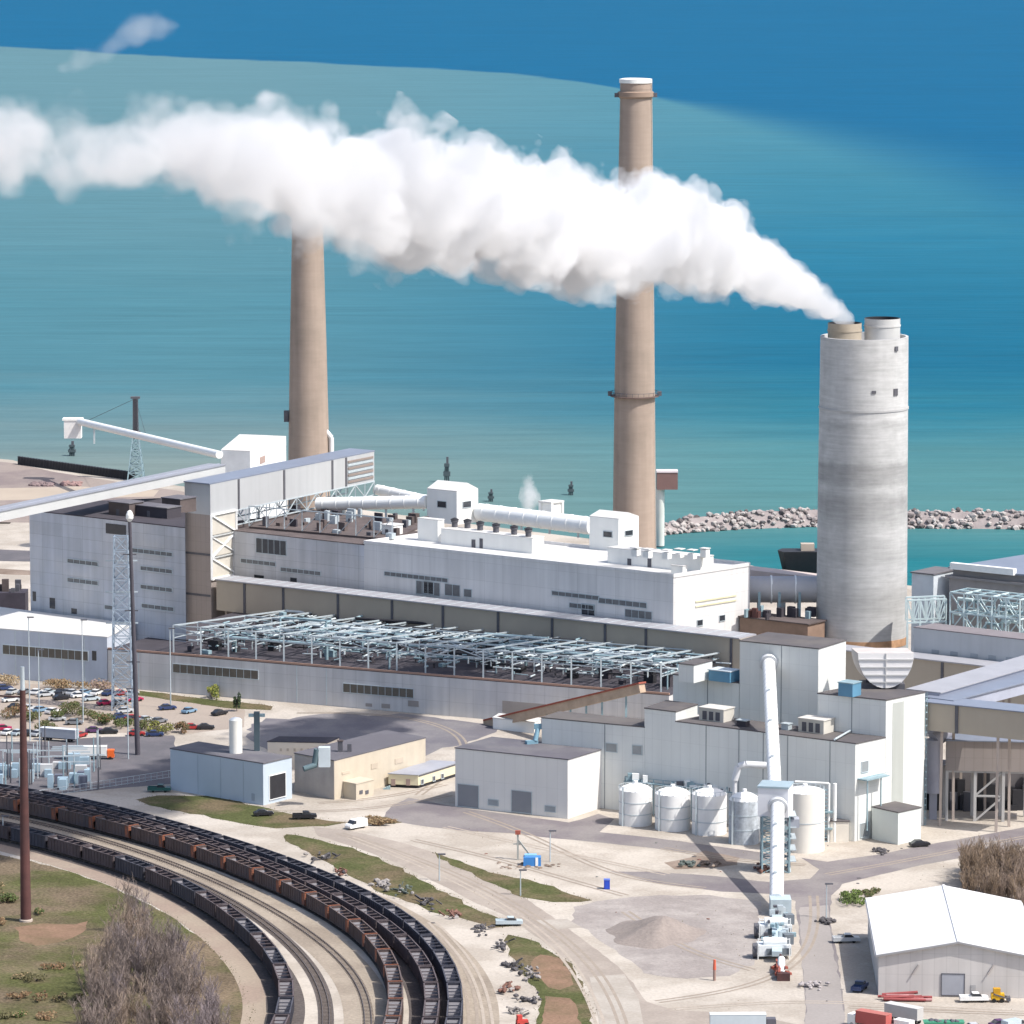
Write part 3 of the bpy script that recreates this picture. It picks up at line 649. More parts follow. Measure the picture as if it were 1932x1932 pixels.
a = P(905, 985, zt) + Vector((0, 0, 3.5)); b = P(1118, 1012, zt) + Vector((0, 0, 3.5))
duct('fat white flue duct running between the two tall white penthouses', a, b, 3.0)
Yd = P(700, 990, zt).y
duct('white flue duct coming out from under the upper gallery to the left penthouse', depth_pt(600, 951, Yd + 30), depth_pt(806, 947, Yd + 10), 2.3)
duct('short white flue duct sloping down behind the left penthouse', depth_pt(712, 924, Yd + 70), depth_pt(812, 946, Yd + 40), 1.9, bands=5)

# clutter between upper gallery and white roof : rusty deck with hoppers and pipes
rt = thing('roof_deck', 'rusty brown roof deck with pipes below the white flue duct', 'roof deck', P(600, 1000, zt))
pl = [P(470, 993, zt + .5), P(740, 1017, zt + .5), P(812, 985, zt + .5), P(560, 958, zt + .5)]
MB().prism(pl, zt - .1, zt + .5).build('deck', BROWNROOF, rt)
mb = MB()
for i in range(46):
    f, g_ = R_.random(), R_.random(); p = pl[0].lerp(pl[1], f).lerp(pl[3].lerp(pl[2], f), g_)
    MB().box(p, (R_.uniform(.6, 3.5), R_.uniform(.6, 2.5), R_.uniform(.6, 3.6)), ROT).build('machine', R_.choice([BROWNROOF, BROWNROOF, DARKROOF, STEEL, TRIM]), rt)
mb = MB()
for i in range(9):
    p = pl[0].lerp(pl[1], i / 8); mb.beam(p, p + Vector((0, 0, 7)), .3); 
    if i < 8:
        q_ = pl[0].lerp(pl[1], (i + 1) / 8); mb.beam(p + Vector((0, 0, 7)), q_ + Vector((0, 0, 7)), .35); mb.beam(p, q_ + Vector((0, 0, 7)), .2)
mb.build('frame', STEEL, rt)

# =================================================================== front gallery
GA = at_u(P(410, 1092, GZ), P(1395, 1203, GZ), 352); GB0 = at_u(P(410, 1092, GZ), P(1395, 1203, GZ), 410); GB1 = at_u(P(410, 1092, GZ), P(1395, 1203, GZ), 1396)
ge = (GB1 - GB0).normalized(); gn = Vector((-ge.y, ge.x, 0))
gd = abs((BB - GB0).dot(gn)) - .3
root = thing('conveyor_gallery', 'long beige panelled gallery under a pale steel roof in front of the white boiler house', 'gallery', GB0)
q = [GB0, GB1, GB1 + gn * gd, GB0 + gn * gd]
us = [462, 535, 638, 740, 836, 940, 1042, 1142, 1219, 1380]
mb = MB(); mb.prism(q, HALL_Z + .3, GZ - .4, 0, top=False)
mb.build('panel', GALW, root)
for u in us:
    t = onwall(GB0, GB1, u, 1180)[0]; mb = MB(); wall_box(mb, GB0, GB1, t - .45, t + .45, HALL_Z + .3, GZ - .45, 0, .25); mb.build('post', TRIM, root)
MB().prism([q[0] - gn * .7, q[1] - gn * .7, q[2], q[3]], GZ - .4, GZ).build('roof', STEELROOF, root)
rm = MB()
for i in range(40):
    p = GB0.lerp(GB1, (i + .5) / 40); rm.beam(p + Vector((0, 0, GZ + .06)) - gn * .6, p + gn * gd * .98 + Vector((0, 0, GZ + .06)), .12, .12)
rm.build('roof_seam', STEEL, root)

# ---- tower at the left end and the upper gallery with the blue roof
TA, TB = GA, at_u(GA, GB1, 400)
zu = hgt(TB, 912)
UC = G(P(706, 850, zu)); ud = (UC - TB).normalized(); un = Vector((-ud.y, ud.x, 0)); un = un if un.x < 0 else -un
zlow = hgt(TB, 972)
tdep = onwall(TB, TB + ud * 100, 445, 1030)[0]
root = thing('conveyor_tower', 'tall taupe conveyor tower standing at the left end of the beige gallery', 'tower', TB)
q = [TA, TB, TB + ud * tdep, TA + ud * tdep]
mb = MB(); mb.prism(q, 0, zlow, 0, bot=False); mb.build('wall', TAUPE, root)
br = MB(); N_ = 3; zz0 = GZ - .5
for k in range(N_):
    za, zb = zz0 + (zlow - zz0) * k / N_, zz0 + (zlow - zz0) * (k + 1) / N_
    off = -un * .35
    a0, a1 = TB + off, TB + ud * tdep + off
    V = lambda p, z: Vector((p.x, p.y, z))
    br.beam(V(a0, za), V(a1, za), .6); br.beam(V(a0, zb), V(a1, zb), .6); br.beam(V(a0, za), V(a0, zb), .7); br.beam(V(a1, za), V(a1, zb), .7)
    if k % 2: br.beam(V(a0, za), V(a1, zb), .5)
    else: br.beam(V(a1, za), V(a0, zb), .5)
    br.beam(V(a0, zb), V(a1, za), .3)
br.build('brace', WSTEEL, root)
cp = MB(); wall_box(cp, TB, TB + ud * tdep, .5, tdep - .5, zz0, zlow - .3, 0, .1); cp.build('side_panel', mat('cream_panel', (.52, .49, .43)), root)
lt = MB()
for z in (zz0 - 6, zz0 + 8): wall_box(lt, TA, TB, .3, (TB - TA).length - .3, z, z + .7, 0, .2)
lt.build('band', TRIM, root)

root = thing('upper_gallery', 'raised grey conveyor gallery under a blue roof running back over the boiler house', 'gallery', Vector((TB.x, TB.y, zlow)))
ulen = (UC - TB).length; uw = (TB - TA).length
q = [TB, UC, UC + (TA - TB), TA]
MB().prism(q, zlow + .01, zu - .4, 0).build('wall', mat('gallery_grey', (.40, .41, .42), .6, .05, .05, .05), root)
MB().prism(grow(q, .4), zu - .4, zu).build('roof', BLUEROOF, root)
for u in (450, 536, 627, 653):
    t = onwall(TB, UC, u, 930)[0]; mb = MB(); wall_box(mb, TB, UC, t - .5, t + .5, zlow + .1, zu - .5, 0, .25); mb.build('post', TRIM, root)
lv = MB(); t0 = onwall(TB, UC, 656, 900)[0]; t1 = ulen - 1.0
for k in range(7):
    z = zlow + 1 + (zu - zlow - 3) * k / 6.5; wall_box(lv, TB, UC, t0, t1, z, z + .75, 0, .3, k % 2)
lv.build('louvre', [mat('louvre_brown', (.24, .20, .18)), STEEL], root)
tr = MB(); p0 = V(TB - un * .0 + ud * tdep, zlow - 5.2); p1 = V(TB + ud * ulen, zlow - 5.2); tr.truss(p0, p1, 5.0, 14, .4)
p0b, p1b = p0 + un * uw, p1 + un * uw; tr.truss(p0b, p1b, 5.0, 14, .4); tr.build('truss', STEEL, root)
lg = MB()
for f in (.35, .62, .9):
    c = TB + ud * (tdep + (ulen - tdep) * f); lg.beam(V(c, 0), V(c, zlow - 5), .9); lg.beam(V(c + un * uw, 0), V(c + un * uw, zlow - 5), .9)
lg.build('leg', STEEL, root)

# =================================================================== turbine hall (low, in front)
hx = (HB - HA).normalized(); hn = Vector((-hx.y, hx.x, 0))
HL = at_u(HA, HB, 204, 1294); HR = at_u(HA, HB, 1262, 1385)
hd0 = abs((GB0 - HL).dot(hn)) + 3
root = thing('turbine_hall', 'long low grey turbine hall under the tangle of pipework', 'building', HL)
hq = [HL, HR, HR + hn * (abs((GB1 - HR).dot(hn)) + 2), HL + hn * hd0]
mb = MB(); mb.prism(hq, 0, HALL_Z, 0, top=False, bot=False); seams(mb, HL, HR, (262, 560, 616), .2, HALL_Z - .1, .35, 1); mb.build('wall', [HALLW, STEEL], root)
MB().prism(grow(hq, .1), HALL_Z, HALL_Z + .25).build('roof', DARKROOF, root)
cp = MB()
for a, b in ((hq[0], hq[1]),): cp.beam(V(a, HALL_Z + .5) + hn * .2, V(b, HALL_Z + .5) + hn * .2, .5, .6)
cp.build('coping', mat('coping_brown', (.34, .22, .17)), root)
for (u0, u1, vm_) in ((327, 487, 1267), (648, 780, 1303)):
    um = (u0 + u1) / 2; opening(root, 'window', HL, HR, u0, u1, vm_ - 8, vm_ + 8, mat('strip_window', (.13, .115, .095), .5, .2, .4))
for (u0, u1, v0, v1) in ((690, 702, 1327, 1333), (720, 736, 1328, 1336), (770, 790, 1322, 1333), (948, 1030, 1325, 1348)):
    opening(root, 'door', HL, HR, u0, u1, v0, v1, mat('faded_door', (.33, .30, .28)))
# left annexe of the hall, white roof
LA = at_u(HA, HB, -60, 1272); root = thing('hall_annexe', 'grey annexe with a bright white flat roof at the left edge', 'building', LBt)
lq = [LA, LBt, G(P(256, 1178, lz)) - hn * .3, G(P(-60, 1139, lz)) - hn * .3]
mb = MB(); mb.prism(lq, 0, lz, 0, top=False, bot=False); seams(mb, LA, LBt, (30, 75, 120, 160), .3, lz - .2, .4, 1); mb.build('wall', [mat('annexe_wall', (.47, .51, .58), .8, .10, .08, .05), STEEL], root)
MB().prism(grow(lq, .1), lz, lz + .3).build('roof', WHITEROOF, root)
opening(root, 'window', LA, LBt, 6, 166, 1223, 1240, mat('strip_window', (.1, .1, .1)))
opening(root, 'door', LA, LBt, 174, 182, 1228, 1246, GLASS)
# lean roof piece between annexe and hall
# ---- pipe rack on the hall roof
root = thing('pipe_rack', 'long tangle of blue-grey pipes and steel frames on the turbine hall roof', 'pipe rack', V(HL, HALL_Z))
rackA = at_u(HA, HB, 318, 1290) + hn * 3.5; rackB = at_u(HA, HB, 1238, 1385) + hn * 3.5
zb_, ztp = HALL_Z + .3, HALL_Z + 9.0
HR_ = lambda f: ztp - 6.2 * f
depthR = abs((GB0 - rackA).dot(hn)) - 3
n = 17
for i in range(n + 1):
    p = rackA.lerp(rackB, i / n); mb = MB(); mb.beam(V(p, zb_), V(p, ztp), .5, .5); mb.build('post', STEEL, root)
mb = MB()
for row in (0, 1, 3, 5):
    o = hn * (depthR * row / 5); h = HR_(row / 5)
    for i in range(n):
        a, b = rackA.lerp(rackB, i / n) + o, rackA.lerp(rackB, (i + 1) / n) + o
        mb.beam(V(a, h), V(b, h), .35); 
        if row: mb.beam(V(a, zb_), V(a, h), .4)
        if (i + row) % 2: mb.beam(V(a, h - 2.6), V(b, h), .25)
        else: mb.beam(V(a, h), V(b, h - 2.6), .25)
        if row in (0, 2, 4): mb.beam(V(a, h - 2.6), V(b, h - 2.6), .3)
for i in range(n + 1):
    a = rackA.lerp(rackB, i / n); mb.beam(V(a, ztp), V(a + hn * depthR, HR_(1)), .45)
    mb.beam(V(a, ztp - 4), V(a + hn * depthR, HR_(1)), .25)
mb.build('frame', STEEL, root)
mb = MB()
for k in range(30):
    fo = R_.uniform(.03, .97); o = hn * depthR * fo; z = R_.uniform(zb_ + 2.0, HR_(fo) + .9); f0 = R_.uniform(0, .85); f1 = min(1, f0 + R_.uniform(.08, .5)); r0 = R_.uniform(.22, .6)
    a, b = rackA.lerp(rackB, f0) + o, rackA.lerp(rackB, f1) + o
    mb.tube(V(a, z), V(b, z), r0, n=8, mi=R_.choice([0, 0, 1, 2]))
    for ff, pnt in ((0, a), (1, b)):
        o2 = hn * R_.uniform(-6, 6); mb.tube(V(pnt, z), V(pnt + o2, z), r0, n=8, mi=0); mb.tube(V(pnt + o2, z), V(pnt + o2, zb_), r0, n=8, mi=0)
for k in range(2100):
    f = R_.random(); fo = R_.random(); p = rackA.lerp(rackB, f) + hn * depthR * fo; z0 = R_.uniform(zb_ + (.4 if k % 3 == 0 else min(2.4, HR_(fo) - zb_ - 1.2)), HR_(fo) - .6); ax = k % 5; q_ = p + (hx * R_.uniform(1.5, 6) if ax < 2 else hn * R_.uniform(1.5, 5) if ax < 4 else hx * .01)
    mb.tube(V(p, z0), V(q_, z0 + (R_.uniform(-.15, .15) if ax < 4 else R_.uniform(-2.4, .8))), R_.uniform(.12, .36), n=6, mi=R_.choice([0, 0, 1, 1, 2, 2, 2, 3]))
mb.build('pipework', [TEAL, mat('pipe_pale', (.55, .61, .63), .4, .1, .4, 0, .5), BLACK, STEEL], root, recalc=False)
mb = MB()
for (f0, f1) in ((.36, .43), (.52, .6), (.66, .76), (.84, .93), (.2, .25)):
    a, b = rackA.lerp(rackB, f0), rackA.lerp(rackB, f1)
    o = hn * (depthR * .90); mb.prism([V(a, 0) + o, V(b, 0) + o, V(b, 0) + o + hn * 2.2, V(a, 0) + o + hn * 2.2], HR_(.9) + .6, HR_(.9) + .9)
mb.build('walkway', WSTEEL, root)
mb = MB()
for k in range(60):
    p = rackA.lerp(rackB, R_.random()) + hn * R_.uniform(1, depthR - 1)
    MB().box(V(p, zb_), (R_.uniform(1, 4), R_.uniform(1, 3), R_.uniform(1, 4)), ROT).build('machine', R_.choice([DARKROOF, TEAL, BLACK]), root)

# =================================================================== chimneys and double stack
def lathe_at(c, prof, n=48): return MB().lathe(c, prof, n)
def chimney(lab, u, vbase, prof_uv, bands, capm):
    c = P(u, vbase); sc = c.y / FPX * 1.0
    r = thing('chimney', lab, 'chimney', c)
    prof = [(wd / 2 * sc, max(0, hgt(c, v))) for v, wd in prof_uv]
    MB().lathe(c, prof, 56, cap=False).build('shaft', CHIM, r)
    z1 = prof[-1][1]; rr = prof[-1][0]
    return r, c, prof
r, c, prof = chimney('tall tan concrete chimney with the dark ring and capped top, right of centre', 1196, 1130, [(1130, 84), (1010, 82), (745, 77), (560, 71), (330, 64), (158, 58)], 0, 0)
zr = hgt(c, 745); rr = 77 / 2 * c.y / FPX
MB().lathe(c, [(rr + .1, zr - .5), (rr + 1.5, zr - .5), (rr + 1.5, zr - .2), (rr + .1, zr - .2)], 40, cap=False).build('walkway', mat('walkway_rust', (.13, .09, .08)), r)
mb = MB()
for i in range(26):
    t = 2 * math.pi * i / 26; p = c + Vector(((rr + 1.4) * math.cos(t), (rr + 1.4) * math.sin(t), zr)); mb.beam(p, p + Vector((0, 0, 1.3)), .15)
mb.lathe(c, [(rr + 1.45, zr + 1.1), (rr + 1.45, zr + 1.25)], 40, cap=False); mb.build('railing', TRIM, r)
for s in (-1, 1):
    p = c + Vector((s * (rr + 1.6), -1, zr - .2)); MB().box(p, (1.5, 1.6, 1.6)).build('beacon', TRIM, r)
zr2 = hgt(c, 182); rr2 = 59 / 2 * c.y / FPX; zt2 = prof[-1][1]
MB().lathe(c, [(rr2 + .1, zr2 - .6), (rr2 + .9, zr2), (rr2 + .9, zr2 + 1.6), (rr2 + .1, zr2 + 1.9)], 48, cap=False).build('collar', mat('collar_brown', (.30, .22, .17)), r)
for t in (math.pi * 1.02, 0):
    p = c + Vector(((rr2 + 1.2) * math.cos(t), (rr2 + 1.2) * math.sin(t) - 1, zr2 - .2)); MB().box(p, (1.6, 1.6, 1.5)).build('beacon', TRIM, r)
MB().lathe(c, [(rr2 + .02, zr2 + 2.6), (rr2 + .02, zt2 + .4)], 48, cap=False).build('top_band', mat('top_band', (.35, .27, .22), .8, .1, .2), r)
MB().lathe(c, [(rr2 + .3, zt2 + .3), (rr2 + .3, zt2 + 1.7), (rr2 - .8, zt2 + 1.9), (rr2 - 1.2, zt2 + 1.5)], 48, cap=True).build('cap', WHITE, r)
lad = MB(); 
for z in range(10, int(zt2), 3):
    f = z / zt2; ra = prof[0][0] + (prof[-1][0] - prof[0][0]) * f
    t = -.25; p = c + Vector(((ra + .3) * math.cos(t), (ra + .3) * math.sin(t), z)); lad.box(p, (.35, .35, 2.9))
lad.build('ladder', mat('ladder_pale', (.5, .45, .40)), r)

r, c, prof = chimney('tall tan concrete chimney whose top is hidden in the steam, left of centre', 584, 1066, [(1066, 84), (860, 78), (640, 69), (440, 59), (330, 56), (262, 54)], 0, 0)
zz = hgt(c, 785); ra = 75 / 2 * c.y / FPX
MB().box(c + Vector((-ra - .9, -1, zz - 2)), (1.8, 2.2, 4.2)).build('beacon', TRIM, r)
zt2 = prof[-1][1]; MB().lathe(c, [(prof[-1][0] + .8, zt2 - 1), (prof[-1][0] + .8, zt2 + 1), (prof[-1][0] - .6, zt2 + 1.1)], 40).build('cap', WHITE, r)
zz = hgt(c, 832); p = c + Vector((ra + 1.2, -2, 0)); MB().tube(V(p, zz - 12), V(p, zz + 1.5), .9, n=12).tube(V(p, zz + 1.5), V(p + Vector((-2.5, 0, 0)), zz + 4.5), .9, n=12).build('pipe', WSTEEL, r)

# double flue stack
c = P(1624, 1290); sc = c.y / FPX; STK = c.copy()
r = thing('flue_stack', 'wide grey concrete stack with stained bands and two flues at its top', 'stack', c)
zs = hgt(c, 634); rs = 84.5 * sc
MB().lathe(c, [(rs * 1.03, 0), (rs * 1.01, zs * .5), (rs * .985, zs)], 72, cap=False).build('shaft', STACKM, r)
STKZ = zs; STKR = rs
mb = MB(); mb.lathe(c, [(rs * .985, zs + .02), (rs * .93, zs + .02), (rs * .93, zs - 3)], 72, cap=False); mb.lathe(c, [(.5, zs - 3), (rs * .93, zs - 3)][::-1], 72, cap=True); mb.build('rim', mat('rim_concrete', (.5, .5, .5)), r)
f1 = c + Vector((-38 * sc, -1.5, 0)); f2 = c + Vector((35 * sc, 2.5, 0))
def flue(p, rad, zt_, m, soot):
    o = MB(); o.lathe(p, [(rad, zs - 3), (rad, zt_ - 2.6), (rad + .18, zt_ - 2.6), (rad + .18, zt_ - 2.1), (rad, zt_ - 2.1), (rad, zt_)], 40, cap=False)
    o.lathe(p, [(rad, zt_), (rad - .3, zt_), (rad - .3, zt_ - 4)], 40, mi=1, cap=True); o.build('flue', [m, BLACK], r)
FL1 = (f1, 32 * sc, hgt(f1, 609)); FL2 = (f2, 34 * sc, hgt(f2, 600))
flue(*FL1, mat('flue_tan', (.36, .31, .245), .7, .15, .2), 1); flue(*FL2, mat('flue_white', (.50, .50, .49), .5, .08, .2), 0)
for t, z, wd, h in ((-.85, hgt(c, 652), 1.3, 1.5), (-.86, hgt(c, 733), 1.7, 2.2), (-1.42, hgt(c, 731), 1.3, .9), (-1.36, hgt(c, 1022), .8, 2.0)):
    p = c + Vector(((rs - .05) * math.cos(t), (rs - .05) * math.sin(t), z - h / 2)); MB().box(p, (wd, .4, h), t + math.pi / 2).build('opening', TRIM, r)
ring = hgt(c, 768); MB().lathe(c, [(rs * 1.0, ring - .3), (rs * 1.012, ring - .3), (rs * 1.012, ring + .3), (rs * 1.0, ring + .3)], 72, cap=False).build('joint_ring', mat('joint', (.42, .42, .42)), r)
zl_ = hgt(c, 1205); MB().lathe(c, [(rs * 1.025, zl_ - 1.2), (rs * 1.035, zl_ - 1.2), (rs * 1.035, zl_ + 1.2), (rs * 1.025, zl_ + 1.2)], 72, cap=False).build('rust_band', mat('rust_band', (.45, .27, .16), .9, .35, .3), r)

# ducts between boiler house and stack
a = depth_pt(1408, 1112, STK.y + 10); b = depth_pt(1560, 1112, STK.y + 2)
r = thing('flue_duct', 'big grey round flue duct entering the left side of the double stack', 'duct', a)
MB().tube(a, b, 4.3, n=24).build('shell', mat('duct_grey', (.42, .41, .42), .5, .1, .2, 0, .4), r)
mb = MB()
for f in (.3, .6): p = a.lerp(b, f); mb.tube(p, p + Vector((.5, 0, 0)), 4.6, n=24)
mb.build('flange', WSTEEL, r)
mb = MB()
for f in (.15, .4, .65): p = a.lerp(b, f); mb.beam(p, G(p), .8); mb.beam(p + Vector((0, -6, 0)), G(p) + Vector((0, -6, 0)), .8)
mb.build('support', TEAL, r)
a = depth_pt(1408, 1082, STK.y + 25); b = depth_pt(1545, 1098, STK.y + 22)
r = thing('flue_duct', 'pale pinkish flat duct top above the big grey round flue duct', 'duct', a)
MB().beam(a, b, 9, 4).build('shell', mat('duct_pink', (.52, .44, .41), .8, .1, .2), r); MB().beam(a.lerp(b, .5), G(a.lerp(b, .5)), 2).build('support', STEEL, r)
p = G(depth_pt(1475, 1290, STK.y - 6))
r = thing('pump_house', 'rusty tan plant housing low down between boiler house and double stack', 'plant house', p)
zz = hgt(p, 1168); MB().box(p, (26, 10, zz), ROT).build('wall', mat('plant_tan', (.24, .165, .125), .85, .2, .2), r); MB().box(p + Vector((0, 0, zz)), (27, 11, .4), ROT).build('roof', BROWNROOF, r)
mb = MB(); zq = zz + .4
for k in range(16): MB().box(p + Vector((R_.uniform(-12, 12), R_.uniform(-4, 4), zq)), (R_.uniform(.5, 3), R_.uniform(.5, 2), R_.uniform(1, 4)), ROT).build('machine', R_.choice([DARKROOF, DARKROOF, TEAL, RUST]), r)
# =================================================================== pale scrubber complex, right of centre
F0 = P(1612, 1588); F1 = G(P(1742, 1557))
zl = hgt(F0, 1404)
FA = G(P(1275, 1362, zl)); fx = (F0 - FA).normalized(); fs_ = (F1 - F0).normalized()
FSH = mat('scrubber_siding', (.66, .675, .655), .6, .05, .06, .04, panel=(7, 3.1, .07))
FROOF = mat('scrubber_roof', (.10, .093, .098), .9, .12, .1, 0, .2, col2=(.125, .115, .112), mix2=.5, scale2=.07)
SEAM = mat('siding_seam', (.27, .29, .30))
root = thing('scrubber_building', 'pale stepped scrubber building with a tall tower block, behind the white tanks', 'building', F0)
# low front block
C0 = at_u(F0, F1, 1671.5)
block(root, FA, F0, C0, 0, zl, FSH, FROOF, fs=(1332, 1394, 1440, 1486, 1566), seam_w=.28, smat=SEAM, sv=1430)
# side facade tall part
Bm = at_u(F0, F1, 1672); zM = hgt(Bm, 1322)
Am = G(P(1543, 1309, zM))
C1 = F1
block(root, Am, Bm, C1, 0, zM, FSH, FROOF, fs=(1607,), seam_w=.28, smat=SEAM, sv=1345)
mb = MB(); px_rect(mb, Bm, C1, 1683, 1704, 1325, 1545, .01, .06); mb.build('recess_panel', mat('recess_grey', (.40, .42, .40), .7, .05, .1, .05), root)
# tower
Bt = G(P(1543, 1363, zl)); zT = hgt(Bt, 1225); At = G(P(1396, 1210, zT)); Ct = G(P(1596, 1209, zT))
block(root, At, Bt, Ct, zl - 2, zT, FSH, FROOF, fs=(1474,), seam_w=.28, smat=SEAM, sv=1290, name='tower_wall', rname='tower_roof')
# middle block left of the tower
Bk = G(P(1396, 1346, zl)); zK = hgt(Bk, 1290); Ak = G(P(1270, 1273, zK))
block(root, Ak, Bk - fx * .3, Bk - fx * .3 + (Ct - Bt), zl - 2, zK, FSH, FROOF, fs=(1335,), seam_w=.28, smat=SEAM, sv=1310)
# front left raised block and lower left wing
Bf = FA + fx * .0; zF = hgt(Bf, 1344); Af = at_u(FA, F0, 1216, 1380); Cf = G(P(1316, 1330, zF))
block(root, Af, Bf, Cf, 0, zF, FSH, FROOF, fs=(), name='wall')
zB = hgt(Af, 1373); Ab = G(P(1022, 1355, zB))
block(root, Ab, Af - fx * .05, Af - fx * .05 + (Cf - Bf) * .80, 0, zB, FSH, FROOF, fs=(1141,), seam_w=.28, smat=SEAM, sv=1400)
for (u0, u1, v0, v1) in ((1144, 1164, 1403, 1418), (1194, 1211, 1407, 1423)): opening(root, 'window', Ab, Af, u0, u1, v0, v1, mat('louvre_grey', (.30, .31, .31)))
opening(root, 'vent', Ab, Af, 1199, 1209, 1470, 1480, TRIM)
opening(root, 'door', F0, F1, 1623, 1638, 1553, 1578, mat('door_grey', (.25, .27, .28)), STEEL)
opening(root, 'window', F0, F1, 1625, 1637, 1437, 1456, mat('door_grey', (.25, .27, .28)), STEEL)
mb = MB(); t0 = onwall(F0, F1, 1622, 1470)[0]; t1 = onwall(F0, F1, 1652, 1470)[0]; zz = onwall(F0, F1, 1636, 1467)[1]
wall_box(mb, F0, F1, t0 - 1, t1 + 2, zz, zz + .35, 0, 3.2); wall_box(mb, F0, F1, t0 - 1, t1 + 2, zz + 1.1, zz + 1.2, 3.1, .1)
wall_box(mb, F0, F1, t0, t0 + .3, 3.0, zz, 2.4, .3); wall_box(mb, F0, F1, t1 - 1, t1 - .7, 3.0, zz, 2.4, .3); mb.build('balcony', TEAL, root)
zz = hgt(Bt + (Ct - Bt) * .1, 1290)
# tube hood ring on tower
def xpt(v): return at_u(At, Bt, 1452, v)
# annex
r = thing('annexe', 'small pale annexe shed at the foot of the tall white end wall', 'shed', P(1700, 1592))
B = P(1694, 1594); A = P(1645, 1583); C = P(1737, 1584); zz = hgt(B, 1534)
block(r, A, B, C, 0, zz, mat('annexe_siding', (.62, .66, .63), .6, .04, .1, .02), FROOF)
# rooftop cabin and units
flat = lambda *a, **k: flatbox(*a, **k)
def rbox(name, lab, cat, u, v, z, dims, m, rm, rot=ROT, doors=0):
    p = P(u, v, z); r = thing(name, lab, cat, p); MB().box(p, dims, rot).build('housing', m, r)
    MB().box(p + Vector((0, 0, dims[2])), (dims[0] + .4, dims[1] + .4, .25), rot).build('lid', rm, r)
    n = Vector((math.sin(rot), -math.cos(rot), 0)); ex = Vector((math.cos(rot), math.sin(rot), 0))
    for k in range(doors):
        t = (k + .5) / doors - .5; c_ = p + n * (dims[1] / 2 + .06) + ex * (t * dims[0] * .8); MB().box(c_ + Vector((0, 0, .3)), (dims[0] / doors * .5, .15, dims[2] * .7), rot).build('grille', TRIM, r)
    return r
frot = math.atan2(fx.y, fx.x)
rbox('cabin', 'small white roof cabin with a lit end wall beside blue equipment', 'cabin', 1312, 1283, zK + .3, (5.0, 9.5, 5.0), FSH, FROOF, frot)
rbox('air_handler', 'beige air handling unit on the scrubber roof left of the white tube', 'air handler', 1352, 1358, zl + .3, (8, 5.5, 3.4), mat('unit_beige', (.52, .50, .45)), mat('unit_lid', (.55, .53, .49)), frot, 3)
rbox('air_handler', 'beige air handling unit on the scrubber roof right of the white tube', 'air handler', 1540, 1380, zl + .3, (8, 5.5, 3.6), mat('unit_beige', (.52, .50, .45)), mat('unit_lid', (.55, .53, .49)), frot, 3)
rbox('roof_machine', 'blue machine under a pale cover on the roof beside the tower block', 'machine', 1366, 1284, zK + .3, (7.0, 5, 3.0), mat('machine_blue', (.10, .24, .36), .5), mat('machine_lid', (.50, .56, .60)), frot)
rbox('roof_machine', 'tall blue machine on the roof at the foot of the half-round hopper', 'machine', 1603, 1312, zM + .3, (4.5, 4.5, 3.6), mat('machine_blue', (.10, .24, .36), .5), TEAL, frot)
rbox('condenser', 'little dark condenser on the scrubber roof beside the left air handler', 'condenser', 1402, 1370, zl + .3, (3, 2, 1.6), DARKROOF, STEEL, frot)
rbox('condenser', 'little pale condenser on the scrubber roof just right of the white tube', 'condenser', 1484, 1376, zl + .3, (2.2, 2, 1.5), STEEL, STEEL, frot)
# pipes on roof edge
r = thing('roof_pipe', 'thin pale pipe crossing the roof right of the beige air handler', 'pipe', P(1560, 1396, zl))
MB().tube(P(1575, 1395, zl + 1.0), P(1622, 1368, zl + 1.0), .3, n=8).tube(P(1575, 1395, zl + 1.0), P(1575, 1395, zl), .3, n=8).build('pipe', STEEL, r)

# ---- half-round hopper
p = P(1671, 1300, zM + .4); r = thing('hopper', 'white half-round hopper end with ribs, flat side up, above the scrubber roof', 'hopper', p)
sc = p.y / FPX; wd = 107 * sc / 2; ht = 68 * sc; dy = Vector((-.13, .99, 0)); n_ = 20; top = ht + .2
rim = [Vector((p.x + wd * math.cos(math.pi + math.pi * i / n_), p.y, p.z + top + ht * math.sin(math.pi + math.pi * i / n_))) for i in range(n_ + 1)]
bk = [q + dy * 9 for q in rim]
for rr_ in (rim, bk): MB().add(rr_, [list(range(n_ + 1))]).build('end_plate', mat('hopper_white', (.70, .69, .69), .6, .05, .2), r)
mb = MB(); mb.add(rim + bk, [[i, i + 1, n_ + 2 + i, n_ + 1 + i] for i in range(n_)], 0, True); mb.add([rim[0], rim[-1], bk[-1], bk[0]], [[0, 1, 2, 3]]); mb.build('shell', mat('hopper_shell', (.50, .46, .44)), r)
mb = MB()
for f in (.18, .40, .62, .82):
    z = p.z + top - ht * f; hw = wd * math.sqrt(max(0, 1 - f * f)); mb.beam((p.x - hw, p.y - .15, z), (p.x + hw, p.y - .15, z), .25, .35)
mb.beam((p.x, p.y - .15, p.z + .3), (p.x, p.y - .15, p.z + top), .25, .3); mb.build('rib', mat('rib_grey', (.50, .50, .50)), r)
mb = MB(); mb.box(p + dy * 5 + Vector((0, 0, -.4)), (12, 7, 1.5), 0, 0)
for s in (-4, 4): mb.beam(p + dy * 5 + Vector((s, 0, 0)), p + dy * 5 + Vector((s, 0, ht * .3)), .8)
mb.build('cradle', TRIM, r)
r = thing('ladder_cage', 'thin dark ladder running down the right edge of the tall white end wall', 'ladder', F1)
mb = MB(); pp = F1 + fs_ * .4
for s in (0, .7): mb.beam(V(pp + fs_ * s, 0), V(pp + fs_ * s, zM), .15)
for k in range(20): mb.beam(V(pp, zM * k / 20), V(pp + fs_ * .7, zM * k / 20), .3)
